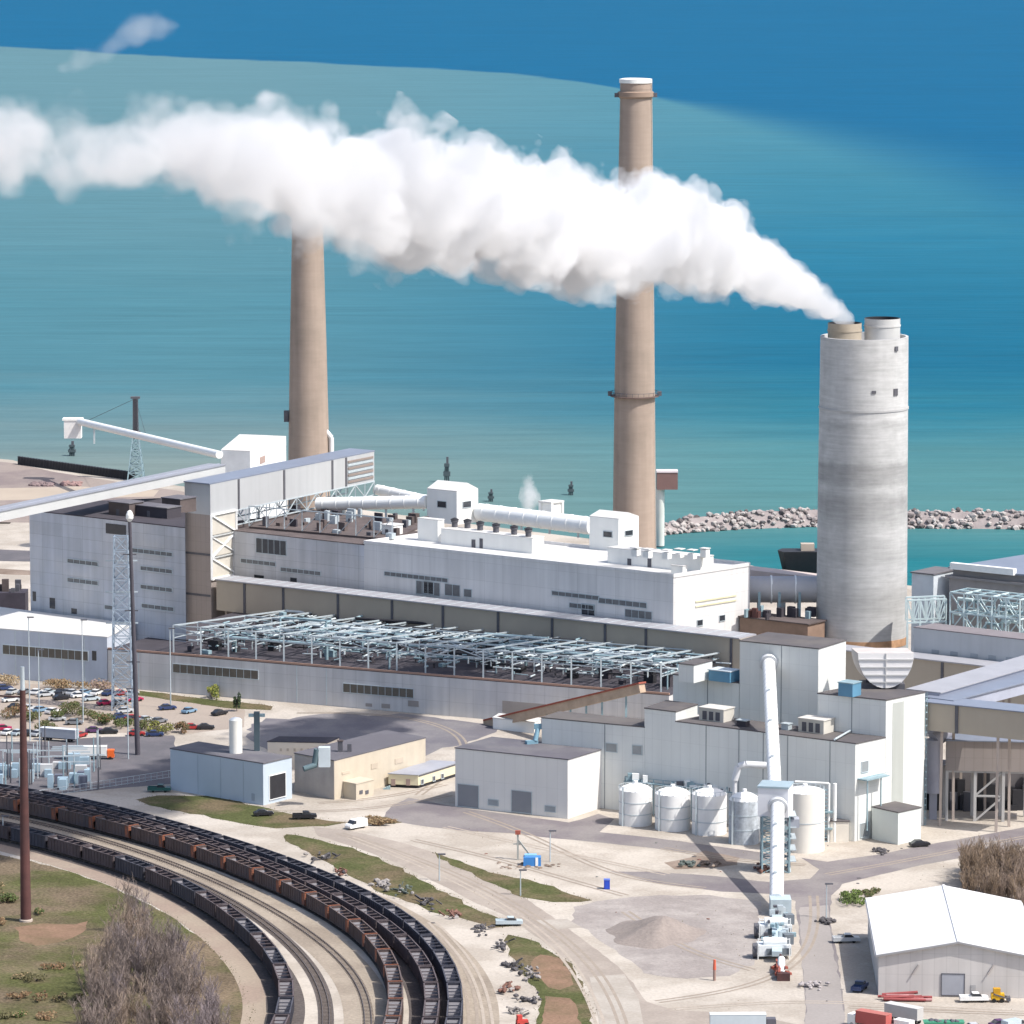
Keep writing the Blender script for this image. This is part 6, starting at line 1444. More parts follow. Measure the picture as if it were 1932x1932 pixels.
# tyre tracks worn into the yards
TRK = mat('tyre_track', (.29, .247, .207), .95, .12, .2, 0, .1, fine=.1); TRKP = mat('tyre_track_pale', (.36, .312, .265), .95, .1, .2, 0, .1, fine=.1)
for i, (m_, pts) in enumerate(((TRK, [(640, 1572), (760, 1605), (880, 1650), (985, 1708), (1075, 1772), (1140, 1830), (1180, 1900), (1190, 1990)]), (TRKP, [(660, 1580), (790, 1622), (900, 1676), (1000, 1735), (1080, 1800), (1130, 1870), (1150, 1990)]),
    (TRK, [(500, 1530), (600, 1540), (700, 1530), (800, 1512), (850, 1500)]), (TRK, [(880, 1532), (960, 1550), (1060, 1600), (1130, 1650), (1200, 1672), (1330, 1676)]), (TRK, [(780, 1585), (900, 1606), (1010, 1640), (1100, 1672), (1180, 1690)]), (TRKP, [(840, 1560), (980, 1590), (1120, 1625), (1260, 1650)]),
    (TRK, [(1240, 1890), (1330, 1880), (1420, 1868), (1490, 1840), (1540, 1800), (1545, 1740), (1535, 1690)]), (TRKP, [(1260, 1905), (1400, 1895), (1520, 1880), (1600, 1890), (1750, 1905), (1932, 1910)]), (TRK, [(1180, 1720), (1260, 1780), (1330, 1820), (1420, 1830)]), (TRK, [(1600, 1900), (1700, 1912), (1850, 1905), (1960, 1915)]),
    (TRK, [(1560, 1650), (1640, 1640), (1760, 1612), (1880, 1590), (1990, 1568)]), (TRK, [(600, 1515), (680, 1520), (760, 1500), (840, 1480)]), (TRK, [(890, 1990), (905, 1900), (890, 1840), (850, 1790), (800, 1745), (740, 1710)]), (TRKP, [(925, 1990), (930, 1900), (910, 1840), (868, 1785), (815, 1740)]),
    (TRK, [(560, 1345), (680, 1338), (800, 1350), (900, 1375), (900, 1420), (860, 1450), (790, 1500)]), (TRK, [(1250, 1600), (1330, 1620), (1440, 1632), (1520, 1632)]))):
    pa = cat_rom([P(u, v) for u, v in pts], 2.0); mb = MB()
    for o in (-.95, .95): ribbon(mb, pa, .75, .0305 + .0015 * i, 0, o)
    struct(mb.build('tyre_track', m_, recalc=False))
# =================================================================== vehicles
def vehicle(kind, colname, c):
    body = paint(colname, c)
    r = thing(kind, None, {'parked_car': 'car', 'pickup_truck': 'pickup', 'van': 'van'}[kind], (0, 0, 0))
    def prof(pts, w, zs=1.0): 
        mb = MB(); n = len(pts); lo = [(x, -w / 2, z) for x, z in pts]; hi = [(x, w / 2, z) for x, z in pts]
        mb.add(lo + hi, [list(range(n)), list(range(n, 2 * n))[::-1]] + [[i, (i + 1) % n, n + (i + 1) % n, n + i] for i in range(n)]); return mb
    if kind == 'parked_car':
        prof([(-2.25, .32), (2.2, .32), (2.3, .6), (2.2, .85), (1.1, .98), (-1.6, 1.0), (-2.2, .95), (-2.3, .6)], 1.8).build('body', body, r)
        prof([(1.15, .96), (.35, 1.45), (-1.05, 1.47), (-1.85, .98)], 1.56).build('window', GLASS, r)
        prof([(.38, 1.45), (.30, 1.52), (-1.0, 1.54), (-1.1, 1.46)], 1.5).build('roof', body, r)
    elif kind == 'pickup_truck':
        prof([(-2.8, .45), (2.7, .45), (2.75, .9), (2.6, 1.1), (1.5, 1.18), (-.6, 1.2), (-.62, .9), (-2.7, .9), (-2.8, 1.15), (-2.85, .5)], 1.95).build('body', body, r)
        mb = MB()
        for y in (-.93, .93): mb.box((-1.7, y, .9), (2.2, .1, .35))
        mb.box((-2.78, 0, .9), (.1, 1.9, .35)); mb.build('cargo_bed', body, r)
        prof([(1.5, 1.16), (.9, 1.72), (-.4, 1.75), (-.62, 1.18)], 1.7).build('window', GLASS, r); prof([(.92, 1.72), (.85, 1.8), (-.38, 1.82), (-.45, 1.74)], 1.66).build('roof', body, r)
    else:
        prof([(-2.6, .4), (2.5, .4), (2.6, .9), (2.3, 1.25), (1.7, 1.4), (1.1, 2.05), (.9, 2.15), (-2.55, 2.15), (-2.65, .5)], 1.95).build('body', body, r)
        prof([(2.25, 1.22), (1.72, 1.42), (1.14, 2.03), (.75, 2.03), (.75, 1.3)], 1.99).build('window', GLASS, r)
    for x in (-1.45, 1.4):
        for y in (-.85, .85): MB().tube((x, y - .1, .34), (x, y + .1, .34), .34, n=12).build('wheel', TYRE, r)
    mb = MB()
    for y in (-.6, .6): mb.box((2.27 if kind == 'parked_car' else 2.62, y, .65), (.08, .35, .18))
    mb.build('headlight', mat('lamp_glass', (.7, .7, .68), .2), r); return r
VP = {}
COLS = {'black': (.02, .02, .025), 'navy': (.03, .05, .13), 'blue': (.18, .30, .42), 'crimson': (.38, .02, .08), 'silver': (.48, .50, .52), 'white': (.75, .75, .74), 'red': (.36, .03, .03), 'green': (.02, .09, .085), 'grey': (.18, .19, .21), 'purple': (.10, .04, .12), 'pale': (.45, .52, .56)}
def put(kind, colname, u, v, rz, lab, grp=None):
    key = (kind, colname); p = P(u, v)
    if key not in VP: VP[key] = vehicle(kind, colname, COLS[colname]); o = VP[key]; o.location = (p.x, p.y, .015); o.rotation_euler = (0, 0, rz)
    else: o = dup(VP[key], (p.x, p.y, .015), rz)
    o['label'] = lab; o.scale = (1.2, 1.2, 1.2)
    if grp: o['group'] = grp
    elif 'group' in o: del o['group']
    return o
lot = 'cars parked in the lot below the annexe'
for a in (('parked_car', 'navy', 316, 1339, .35, 'dark navy car left of the pale blue car in the parking lot'), ('parked_car', 'blue', 357, 1345, .95, 'pale blue car parked at a slant between two dark cars in the lot'), ('parked_car', 'black', 414, 1349, .85, 'black car at the right end of the parking lot, beside the garage silo'),
          ('parked_car', 'crimson', 199, 1330, .5, 'bright crimson car in the middle of the parking lot'), ('parked_car', 'grey', 225, 1330, .5, 'grey car close behind the bright crimson car'), ('parked_car', 'black', 116, 1320, .5, 'black car in the back row above the leafy shrub'), ('parked_car', 'silver', 86, 1314, .5, 'silver car in the back row next to the rust-brown pole'),
          ('parked_car', 'grey', 130, 1310, .5, 'grey car in the back row right of the black one'), ('parked_car', 'white', 150, 1316, .5, 'white car in the back row between a grey and a pale car'), ('parked_car', 'pale', 172, 1322, .5, 'pale blue-grey car in the back row left of the crimson car'), ('parked_car', 'navy', 8, 1302, .4, 'navy car at the left edge of the parking lot'), ('parked_car', 'white', 20, 1324, .5, 'white car at the left edge of the lot below the navy car'),
          ('parked_car', 'crimson', 254, 1323, .5, 'dull crimson car half hidden behind the slim dark mast pole'), ('parked_car', 'silver', 236, 1345, .4, 'silver car in front of the crimson cars, middle row'), ('parked_car', 'purple', 178, 1382, .1, 'dark purple car in the front row under the shrubs'), ('parked_car', 'black', 206, 1384, .1, 'black car in the front row left of the red car'),
          ('parked_car', 'red', 257, 1388, .1, 'red car in the front row at the foot of the slim dark mast pole'), ('parked_car', 'navy', 292, 1389, .1, 'navy car in the front row right of the red car'), ('parked_car', 'red', 362, 1376, .1, 'red car at the right end of the lot partly behind the garage'), ('parked_car', 'black', 388, 1376, .1, 'black car beside the red one partly behind the garage'),
          ('parked_car', 'crimson', 6, 1378, .1, 'crimson car at the left edge in front of the brown shrubs'), ('parked_car', 'silver', 108, 1360, .1, 'silver car below the leafy shrub in the lot'), ('parked_car', 'grey', 140, 1367, .1, 'grey car between the leafy shrub and the front row')):
    put(*a, grp=None)
CN = ['silver', 'white', 'black', 'grey', 'navy', 'silver', 'white', 'red', 'blue', 'pale']
for row, (u0, v0, u1, v1, n_, rz, lab) in enumerate(((24, 1309, 250, 1312, 11, 1.15, 'car parked in the row along the annexe wall, back of the lot'), (30, 1337, 100, 1346, 4, .9, 'car in the short middle row between the brown shrub and the green shrub'), (226, 1356, 300, 1364, 4, .8, 'car in the middle row right of the brown and green shrub'), (16, 1386, 150, 1391, 8, 1.0, 'car in the front row behind the long grey-roofed trailer'))):
    for i in range(n_):
        f = i / max(1, n_ - 1); c_ = CN[(i * 3 + row * 2) % len(CN)]
        put('parked_car', c_, u0 + (u1 - u0) * f, v0 + (v1 - v0) * f, rz + R_.uniform(-.06, .06), c_.replace('pale', 'pale blue-grey') + ' ' + lab, 'parked cars, row %s' % lab.split(' in the ')[-1][:40])
put('pickup_truck', 'green', 301, 1494, .0, 'dark green pickup parked left of the blue-grey garage')
put('parked_car', 'black', 497, 1539, .25, 'black car on the drive in front of the garage doorway'); put('pickup_truck', 'black', 575, 1545, .1, 'black pickup on the drive in front of the block store'); put('van', 'white', 672, 1563, -2.4, 'white van standing on the wide pale road junction')
put('pickup_truck', 'pale', 961, 1746, .05, 'pale silver pickup beside the grass verge and the pale road'); put('pickup_truck', 'silver', 1597, 1778, .1, 'silver pickup in the shade at the back left of the barn'); put('pickup_truck', 'navy', 1622, 1868, 1.2, 'dark navy pickup in the barn shade at its front left corner')
put('pickup_truck', 'white', 1838, 1890, .05, 'white pickup in front of the barn right of its roller door'); put('parked_car', 'black', 1735, 1591 + 6, .3, 'black car beside the small pale annexe')
put('van', 'white', 1698, 1944, 2.5, 'white van at the bottom edge left of the green skip'); put('parked_car', 'silver', 1840, 1945, .2, 'silver car at the bottom edge right of the green skip'); put('parked_car', 'purple', 1888, 1938, .5, 'dark purple car at the bottom right edge'); put('van', 'pale', 1915, 1944, .6, 'pale van in the bottom right corner')
# lorries and trailers
def lorry(u, v, rz, L, lab, m, cabm, cab=True, roofm=None, name='lorry'):
    p = P(u, v); r = thing(name, lab, 'lorry' if cab else 'trailer', p); r.rotation_euler = (0, 0, rz)
    def mk(mb, nm, m): 
        o = mb.build(nm, m); o.parent = r; return o
    mk(MB().box((0, 0, 1.1), (L, 2.5, 2.7)), 'box', m); mk(MB().box((0, 0, 3.8), (L + .1, 2.6, .1)), 'roof', roofm or m)
    if cab: mk(MB().box((L / 2 + 1.2, 0, .6), (2.0, 2.4, 2.2)), 'cab', cabm); mk(MB().box((L / 2 + 2.2, 0, 1.6), (.1, 2.2, .9)), 'window', GLASS)
    mk(MB().box((0, 0, .7), (L * .95, 1.2, .3)), 'chassis', BLACK)
    for x in ([-L * .38, -L * .28] + ([L / 2 + 1.0] if cab else [L * .3])):
        for y in (-1.05, 1.05): mk(MB().tube((x, y - .15, .5), (x, y + .15, .5), .5, n=12), 'wheel', TYRE)
    return r
OWH = mat('trailer_white', (.76, .75, .72), .5, .05); OOR = mat('truck_orange', (.75, .14, .03), .5)
lorry(160, 1432, .02, 13, 'white semi-trailer with a bright orange tractor in the switchyard', OWH, OOR)
lorry(112, 1398, -.38, 12, 'long pale grey-roofed trailer right of the rust-brown pole', mat('trailer_pale', (.40, .42, .46)), OWH, False, mat('trailer_grey', (.55, .58, .62)), 'semi_trailer')
lorry(1392, 1944, .02, 12.5, 'long pale blue-grey lorry cut by the bottom edge of the picture', mat('lorry_blue', (.48, .54, .58)), mat('lorry_dark', (.10, .10, .12)), True, mat('lorry_roof', (.56, .61, .64)))
lorry(1648, 1941, 2.5, 8, 'red and white lorry at the bottom edge below the barn corner', mat('lorry_red', (.42, .10, .09)), OWH, True, mat('lorry_redroof', (.40, .14, .12)))
lorry(1705, 1928, 2.45, 9, 'grey-covered trailer behind the red and white lorry', mat('cover_grey', (.46, .45, .44)), OWH, False, mat('cover_roof', (.50, .49, .48)), 'semi_trailer')
p = P(1780, 1946); r = thing('skip', 'green open skip with a dark load at the bottom edge', 'skip', p); mb = MB(); mb.hexa([p + Vector((-3.6, -1.2, 0)), p + Vector((3.6, -1.2, 0)), p + Vector((3.6, 1.2, 0)), p + Vector((-3.6, 1.2, 0))], [p + Vector((-4.6, -1.4, 2.4)), p + Vector((4.6, -1.4, 2.4)), p + Vector((4.6, 1.4, 2.4)), p + Vector((-4.6, 1.4, 2.4))])
mb.build('tub', mat('skip_green', (.06, .26, .16), .5), r); mb = MB()
for k in range(24): rock(mb, p + Vector((R_.uniform(-3.5, 3.5), R_.uniform(-1, 1), 2.4)), R_.uniform(.3, .7), 0)
mb.build('load', TRIM, r, recalc=False)
for k, (u, v, lab) in enumerate(((1350 - 365, 1938, 'red tractor-like machine at the bottom of the debris line by the soil patch'),)):
    p = P(u, v); r = thing('small_tractor', lab, 'tractor', p); MB().box(p + Vector((0, 0, .7)), (2.6, 1.3, 1.0), .3).box(p + Vector((-.6, 0, 1.7)), (1.1, 1.2, 1.1), .3).build('body', mat('tractor_red', (.48, .06, .05)), r)
    for dx in (-.9, 1.0):
        for dy_ in (-.8, .8): q = p + Vector((dx, dy_, .6)); MB().tube(q - Vector((0, .15, 0)), q + Vector((0, .15, 0)), .6, n=12).build('wheel', TYRE, r)
# yellow machine, red pipes, boat in front of barn
p = P(1882, 1890); r = thing('skid_loader', 'yellow skid loader parked against the barn front', 'loader', p); MB().box(p + Vector((0, 0, .6)), (3.0, 1.8, 1.4)).build('body', mat('loader_yellow', (.62, .36, .02), .5), r); MB().box(p + Vector((-.2, 0, 2.0)), (1.6, 1.5, 1.2)).build('cab', mat('loader_cab', (.5, .27, .02)), r)
mb = MB(); mb.beam(p + Vector((-1, -.9, 2)), p + Vector((2.2, -.9, 1.0)), .3); mb.beam(p + Vector((-1, .9, 2)), p + Vector((2.2, .9, 1.0)), .3); mb.box(p + Vector((2.5, 0, .3)), (.8, 2.0, .9)); mb.build('bucket', TRIM, r)
for dx in (-.9, .9):
    for dy_ in (-1, 1): q = p + Vector((dx, dy_, .5)); MB().tube(q - Vector((0, .15, 0)), q + Vector((0, .15, 0)), .5, n=12).build('wheel', TYRE, r)
p = P(1705, 1888); r = thing('pipe_stack', 'low stack of dark red pipes and frames along the barn front wall', 'pipe stack', p); mb = MB()
for k in range(16): a = p + Vector((R_.uniform(-6, -3), R_.uniform(-1.2, 1.2), R_.uniform(.2, 1.2))); mb.tube(a, a + Vector((R_.uniform(5, 10), R_.uniform(-.6, .6), R_.uniform(-.2, .5))), R_.uniform(.15, .4), n=8, mi=R_.choice([0, 0, 1]))
mb.build('pipe', [mat('pipe_red', (.28, .07, .07)), mat('pipe_rose', (.42, .22, .22))], r)
# scrap and boulders along the verge
SCR = [mat('scrap_dark', (.085, .08, .085), .9, .3, .5), mat('scrap_rust', (.17, .09, .07), .9, .3, .5), mat('scrap_pale', (.26, .24, .23), .9, .2, .5), mat('scrap_green', (.10, .12, .11), .9, .3, .5)]
SC = [(640, 1648, 1, 'rusty reddish scrap heap at the top of the debris line, beside the outermost train'), (610, 1620, 0, 'dark little scrap heap where the grass verge meets the outermost train'), (722, 1672, 2, 'pale rubble heap with dark lumps beside the outermost train'), (758, 1682, 3, 'grey-green scrap heap below the green verge'), (812, 1705, 0, 'long dark scrap heap on the sandy edge of the verge'), (858, 1728, 1, 'brown scrap heap at the tip of the upper green verge'), (908, 1756, 0, 'dark scrap heap left of the silver pickup'), (945, 1788, 0, 'tall dark scrap heap below the silver pickup'), (972, 1826, 0, 'dark grey scrap heap beside the orange soil patch'), (1000, 1840, 2, 'pale boulder heap beside the orange soil patch'), (958, 1870, 1, 'lone dark brown scrap heap on the sandy track'), (1000, 1888, 0, 'dark scrap heap beside the lower soil patch'), (980, 1910, 2, 'pale rubble heap near the bottom edge')]
for u, v, m, lab in SC:
    p = P(u, v); mb = MB()
    for k in range(18):
        q = p + Vector((R_.gauss(0, 1.2), R_.gauss(0, 2.6), R_.uniform(.0, .9)))
        if R_.random() < .6: rock(mb, q, R_.uniform(.3, .95), 0 if R_.random() < .75 else 1)
        else: mb.beam(q, q + Vector((R_.uniform(-2, 2), R_.uniform(-2, 2), R_.uniform(0, 1.0))), R_.uniform(.15, .5), mi=0)
    tag(mb.build('scrap_heap', [SCR[m], SCR[R_.choice([0, 2])]], org=p, recalc=False), lab, 'scrap heap', 'scrap and rubble heaps along the verge')
for u, v, c, lab in ((1296, 1632, SCR[3], 'dark green bushy heap left of the tube shadow'), (1340, 1632, CHIP, 'brown earth heap beside the tube shadow'), (1440, 1642, SCR[1], 'little dark heap at the left foot of the transfer tower'), (1560, 1741, SCR[0], 'dark equipment heap at the base of the dark lamp post'), (1660, 1608, SCR[0], 'small dark block at the roadside in front of the annexe'), (1530, 1862, mat('tarp_grey', (.34, .31, .31)), 'flat grey tarp heap beside the road, right of the rusty feeder')):
    p = P(u, v); mb = MB()
    for k in range(26): rock(mb, p + Vector((R_.gauss(0, 1.1), R_.gauss(0, 1.6), R_.uniform(0, .8))), R_.uniform(.3, .8), 0)
    tag(mb.build('spoil_heap', c, org=p, recalc=False), lab, 'heap')

# =================================================================== trees and shrubs
def bare_tree(name, lab, cat, h, seed, m, spread=.55, twigs=1.0, grp=None):
    rr = random.Random(seed); tk = MB(); cr = MB()
    r = thing(name, lab, cat, (0, 0, 0), grp)
    def grow_(p, d, L, rad, lev):
        q = p + d * L; mb = tk if lev < 2 else cr; mb.tube(p, q, rad, rad * .6, n=5 if lev < 2 else 3, caps=False)
        if lev >= 5: return
        nb = 4 if lev < 4 else 3
        for i in range(nb):
            f = rr.uniform(.35, 1.0); b = p.lerp(q, f)
            nd = (d + Vector((rr.gauss(0, spread), rr.gauss(0, spread), rr.uniform(.05, .75)))).normalized()
            grow_(b, nd, L * rr.uniform(.52, .78), max(.045, rad * .55), lev + 1)
    for s in range(3):
        d0 = Vector((rr.gauss(0, .2), rr.gauss(0, .2), 1)).normalized(); grow_(Vector((rr.uniform(-.4, .4), rr.uniform(-.4, .4), -.1)), d0, h * .36, h * .014, 0)
    tk.build('trunk', m if h < 6 else BARK, r, recalc=False); cr.build('crown', m, r, recalc=False); return r
TW2 = mat('mauve_twig', (.235, .195, .20), .95, .25, .4); TW3 = mat('tan_twig', (.29, .225, .18), .95, .25, .4)
def brush(name, lab, h, seed, m, grp, stems=13, lean=.13):
    rr = random.Random(seed); tk = MB(); cr = MB(); r = thing(name, lab, 'tree' if 'tree' in name else 'shrub', (0, 0, 0), grp)
    for s in range(stems):
        p = Vector((rr.gauss(0, h * .07), rr.gauss(0, h * .07), -.1)); d = Vector((rr.gauss(0, lean), rr.gauss(0, lean), 1)).normalized(); H = h * rr.uniform(.6, 1.0); n = 5; rad = .05 + H * .006; pts = [p]
        for k in range(n):
            d = (d + Vector((rr.gauss(0, .09), rr.gauss(0, .09), .05))).normalized(); q = p + d * (H / n); tk.tube(p, q, rad * (1 - k / n * .8), rad * (1 - (k + 1) / n * .8), n=4, caps=False); p = q; pts.append(q)
        for k in range(20):
            f = rr.uniform(.22, 1) * n; b = pts[min(n - 1, int(f))].lerp(pts[min(n, int(f) + 1)], f % 1); az = rr.uniform(0, 6.28)
            d2 = Vector((math.cos(az) * .5, math.sin(az) * .5, rr.uniform(.55, 1.1))).normalized(); L = H * rr.uniform(.10, .24); e2 = b + d2 * L; cr.tube(b, e2, .040, .022, n=3, caps=False)
            for t in range(5):
                b2 = b.lerp(e2, rr.uniform(.2, 1)); d3 = (d2 + Vector((rr.gauss(0, .4), rr.gauss(0, .4), .25))).normalized(); cr.tube(b2, b2 + d3 * L * rr.uniform(.3, .65), .026, .016, n=3, caps=False)
    tk.build('trunk', BARK, r, recalc=False); cr.build('crown', m, r, recalc=False); return r
TW2 = mat('mauve_twig', (.20, .16, .145), .95, .25, .4); TW3 = mat('tan_twig', (.26, .20, .15), .95, .25, .4); TW1 = mat('grey_twig', (.23, .185, .165), .95, .25, .4)
TG, TL = 'bare trees in the thicket by the tracks', 'slender many-stemmed bare grey-brown tree in the thicket beside the curved tracks'
tp = [brush('bare_tree', TL, 13, 1, TW1, TG), brush('bare_tree', TL, 12, 2, TW2, TG), brush('bare_tree', TL, 12, 3, TW3, TG), brush('bare_tree', TL, 10, 4, TW1, TG, 16, .2)]
spots = [(250, 1760), (268, 1775), (225, 1800), (285, 1810), (320, 1830), (240, 1850), (200, 1860), (275, 1870), (330, 1880), (365, 1895), (220, 1905), (300, 1920), (350, 1935), (395, 1930), (255, 1940), (185, 1935), (310, 1965), (375, 1968), (230, 1975), (195, 1985), (280, 1990), (415, 1965), (340, 1990), (160, 1970), (300, 1850), (345, 1855), (262, 1825)]
for _ in range(24):
    v_ = R_.uniform(1780, 2010); u_ = R_.uniform(max(165, 215 - (v_ - 1780) * .4), min(430, 300 + (v_ - 1780) * .75)); spots.append((u_, v_))
for i, (u, v) in enumerate(spots):
    p = P(u, v); pr = tp[i % 4]; sc_ = R_.uniform(.8, 1.15) if v > 1790 else 1.0
    if i < 4: pr.location = p; pr.scale = (sc_,) * 3; pr.rotation_euler = (0, 0, R_.uniform(0, 6))
    else: dup(pr, p, R_.uniform(0, 6), scale=sc_)
tb_ = [brush('bare_shrub', 'bare brown shrub in the thicket behind the white barn roof', 8.5, 11, TWIGB, 'bare shrubs behind the barn', 16, .2), brush('bare_shrub', 'bare brown shrub in the thicket behind the white barn roof', 7.5, 12, TW3, 'bare shrubs behind the barn', 16, .2)]
sp2 = [(1845, 1668), (1870, 1662), (1895, 1668), (1920, 1660), (1860, 1682), (1888, 1690), (1912, 1684), (1935, 1676), (1822, 1672), (1940, 1700), (1925, 1712), (1905, 1702), (1835, 1684), (1880, 1650), (1945, 1655), (1930, 1732), (1948, 1745), (1852, 1655), (1908, 1650), (1950, 1690)]
for _ in range(52): sp2.append((R_.uniform(1818, 1965), R_.uniform(1640, 1712)))
for i, (u, v) in enumerate(sp2):
    p = P(u, v); pr = tb_[i % 2]; sc_ = R_.uniform(.8, 1.2)
    if i < 2: pr.location = p; pr.scale = (sc_,) * 3
    else: dup(pr, p, R_.uniform(0, 6), scale=sc_)
def leafy(name, lab, u, v, rx, ry, h, m, m2, n=900, grp=None):
    p = P(u, v); r = thing(name, lab, 'shrub', p, grp); mb = MB(); cl = [(Vector((R_.uniform(-.7, .7) * rx, R_.uniform(-.7, .7) * ry, h * R_.uniform(.3, .75))), R_.uniform(.35, .6)) for _ in range(7)]
    for k in range(n):
        c_, rad = R_.choice(cl); d_ = Vector((R_.gauss(0, 1), R_.gauss(0, 1), R_.gauss(0, 1))).normalized() * R_.uniform(.5, 1.0)
        q = p + c_ + Vector((d_.x * rad * rx, d_.y * rad * ry, d_.z * rad * h * .6)); q.z = max(.1, q.z); s = R_.uniform(.14, .32)
        a = Vector((R_.gauss(0, 1), R_.gauss(0, 1), R_.gauss(0, 1))).normalized(); b = a.orthogonal().normalized() * s; a = a * s
        mb.add([q - a, q - b, q + a, q + b], [[0, 1, 2, 3]], R_.choice([0, 0, 1]))
    mb.build('foliage', [m, m2], r, recalc=False); tk = MB()
    for k in range(4): tk.tube(p, p + Vector((R_.uniform(-.5, .5) * rx, R_.uniform(-.5, .5) * ry, h * .55)), .12, .05, n=5)
    tk.build('trunk', BARK, r); return r
BRL = mat('leaf_brown', (.17, .105, .06), .9, .3, .5); YEL = mat('leaf_yellow', (.22, .23, .05), .8, .3, .5); TANG = mat('dry_grass_tan', (.24, .175, .10), .9, .25, .5)
for a in (('leafy_shrub', 'big olive-green shrub in the middle of the parking lot', 140, 1352, 4.2, 6, 5, LEAFB, LEAF, 1100), ('leafy_shrub', 'round green shrub left of the big olive-green shrub', 112, 1358, 2.6, 4, 3.5, LEAF, LEAFB, 700), ('leafy_shrub', 'brown and green shrub below the crimson car', 200, 1366, 4.2, 6, 3.6, LEAF, BRL, 1000), ('leafy_shrub', 'green shrub right of the brown and green one in the lot', 232, 1372, 3, 5, 2.8, LEAF, LEAFB, 700), ('leafy_shrub', 'olive shrub right of the slim dark mast pole', 302, 1382, 4.6, 6, 3.8, LEAFB, YEL, 1000), ('leafy_shrub', 'brown shrub at the right of the olive one near the garage', 342, 1384, 2.4, 4, 3.4, BRL, LEAFB, 600),
          ('leafy_shrub', 'brown shrub at the left edge behind the rust-brown pole', 28, 1352, 4.2, 6, 4.4, BRL, LEAFB, 900), ('leafy_shrub', 'bright yellow-green shrub against the turbine hall wall', 400, 1318, 2.4, 4, 4.6, YEL, LEAF, 700), ('leafy_shrub', 'dark conifer-like shrub left of the garage flue', 447, 1342, 1.2, 2, 6.5, mat('leaf_dark', (.03, .045, .03), .9), LEAF, 600),
          ('leafy_shrub', 'tan dry-grass mound along the annexe wall', 130, 1300, 9, 5, 3.2, TANG, BRL, 1300), ('leafy_shrub', 'pinkish-tan dry shrub along the annexe wall, nearer the lattice tower', 190, 1302, 6, 4, 3.6, mat('dry_pink', (.27, .20, .175), .9), TANG, 1000), ('leafy_shrub', 'tan mound at the left edge against the annexe wall', 12, 1292, 5, 4, 4.0, mat('dry_cream', (.35, .275, .18), .9), TANG, 800),
          ('leafy_shrub', 'green shrub patch beside the road left of the barn roof', 1800, 1700, 1, 1, .5, LEAF, LEAFB, 50), ('leafy_shrub', 'low green bush patch on the sand behind the barn left corner', 1602, 1700, 3.6, 7, 2.2, LEAF, mat('leaf_bright', (.10, .15, .03), .8), 1200), ('leafy_shrub', 'small green bush just right of the low bush patch', 1640, 1688, 2.6, 4, 1.2, LEAFB, LEAF, 500),
          ('leafy_shrub', 'dry tan grass tuft on the island in the road junction', 722, 1556, 5.5, 2.4, 2.4, TANG, BRL, 1100), ('leafy_shrub', 'leafy green bush on the field behind the rust-brown pole', 12, 1700, 3.4, 5, 2.2, LEAF, LEAFB, 900)):
    if a[2] == 1800: continue
    leafy(*a)
for u, v, lab in ((62, 1360, 'green shrub in the planting strip at the left of the lot'), (166, 1358, 'green-brown shrub right of the big olive-green shrub'), (268, 1376, 'small olive shrub left of the olive shrub by the dark pole'), (88, 1378, 'green shrub in front of the silver car, left part of the lot')):
    leafy('leafy_shrub', lab, u, v, 3.2, 5, 3.4, LEAFB, LEAF, 600)
for i in range(46):
    u, v = R_.uniform(-20, 440), R_.uniform(1640, 1930)
    if v < 1600 + .33 * u + 60 + max(0, u - 300) * .5 or (20 < u < 190 and 1735 < v < 1790): continue
    leafy('scrub_bush', 'low olive scrub bush scattered on the rough field', u, v, R_.uniform(1.2, 3.0), R_.uniform(2, 4), R_.uniform(.7, 1.8), R_.choice([LEAF, LEAFB, LEAFB, BRL]), R_.choice([LEAFB, TANG]), 260, 'scrub bushes on the rough field')

mb = MB()
def tuft(p, s, mi):
    for k in range(5):
        a = R_.uniform(0, 6.28); d = Vector((math.cos(a) * s * .5, math.sin(a) * s * .5, s * R_.uniform(.5, 1.0))); w_ = Vector((-math.sin(a), math.cos(a), 0)) * s * .22
        mb.add([p - w_, p + w_, p + d], [[0, 1, 2]], mi)
for o in [o for o in COL.objects if o.name.split('.')[0] in ('grass_verge', 'field', 'planting_strip')]:
    vs = [v.co for v in o.data.vertices]; n_ = len(vs)
    for i in range(n_):
        a, b = vs[i], vs[(i + 1) % n_]
        for k in range(5):
            p = a.lerp(b, R_.random()) + Vector((R_.gauss(0, .5), R_.gauss(0, .9), 0)); tuft(p, R_.uniform(.15, .4), R_.choice([0, 0, 1, 2]))
for k in range(1500):
    u, v = R_.uniform(560, 1932), R_.uniform(1550, 1930); p = P(u, v)
    c_ = math.sin(p.x * .11 + 2) + math.sin(p.y * .063 + p.x * .04) + R_.uniform(-1.2, 1.2)
    if c_ > 1.25: tuft(p, R_.uniform(.15, .35), R_.choice([1, 2, 2]))
tag(mb.build('weeds', [mat('tuft_green', (.13, .14, .065), .9, .3, .5), mat('tuft_olive', (.20, .175, .10), .9, .3, .5), mat('tuft_dry', (.33, .27, .19), .9, .3, .5)], recalc=False), 'scattered green and dry weeds along the grass edges and on the sandy yard', 'weeds', kind='stuff')
# small litter of the yard: stones and timber lying about
for i in range(30):
    u, v = R_.uniform(800, 1900), R_.uniform(1590, 1915); p = P(u, v); q = MB()
    if 1630 < u < 1932 and v > 1680: continue
    rock(q, p, R_.uniform(.25, .6), 0, .5); tag(q.build('stone', R_.choice(SCR), org=p, recalc=False), 'single small stone lying on the pale sandy yard', 'stone', 'stones scattered on the sandy yard')
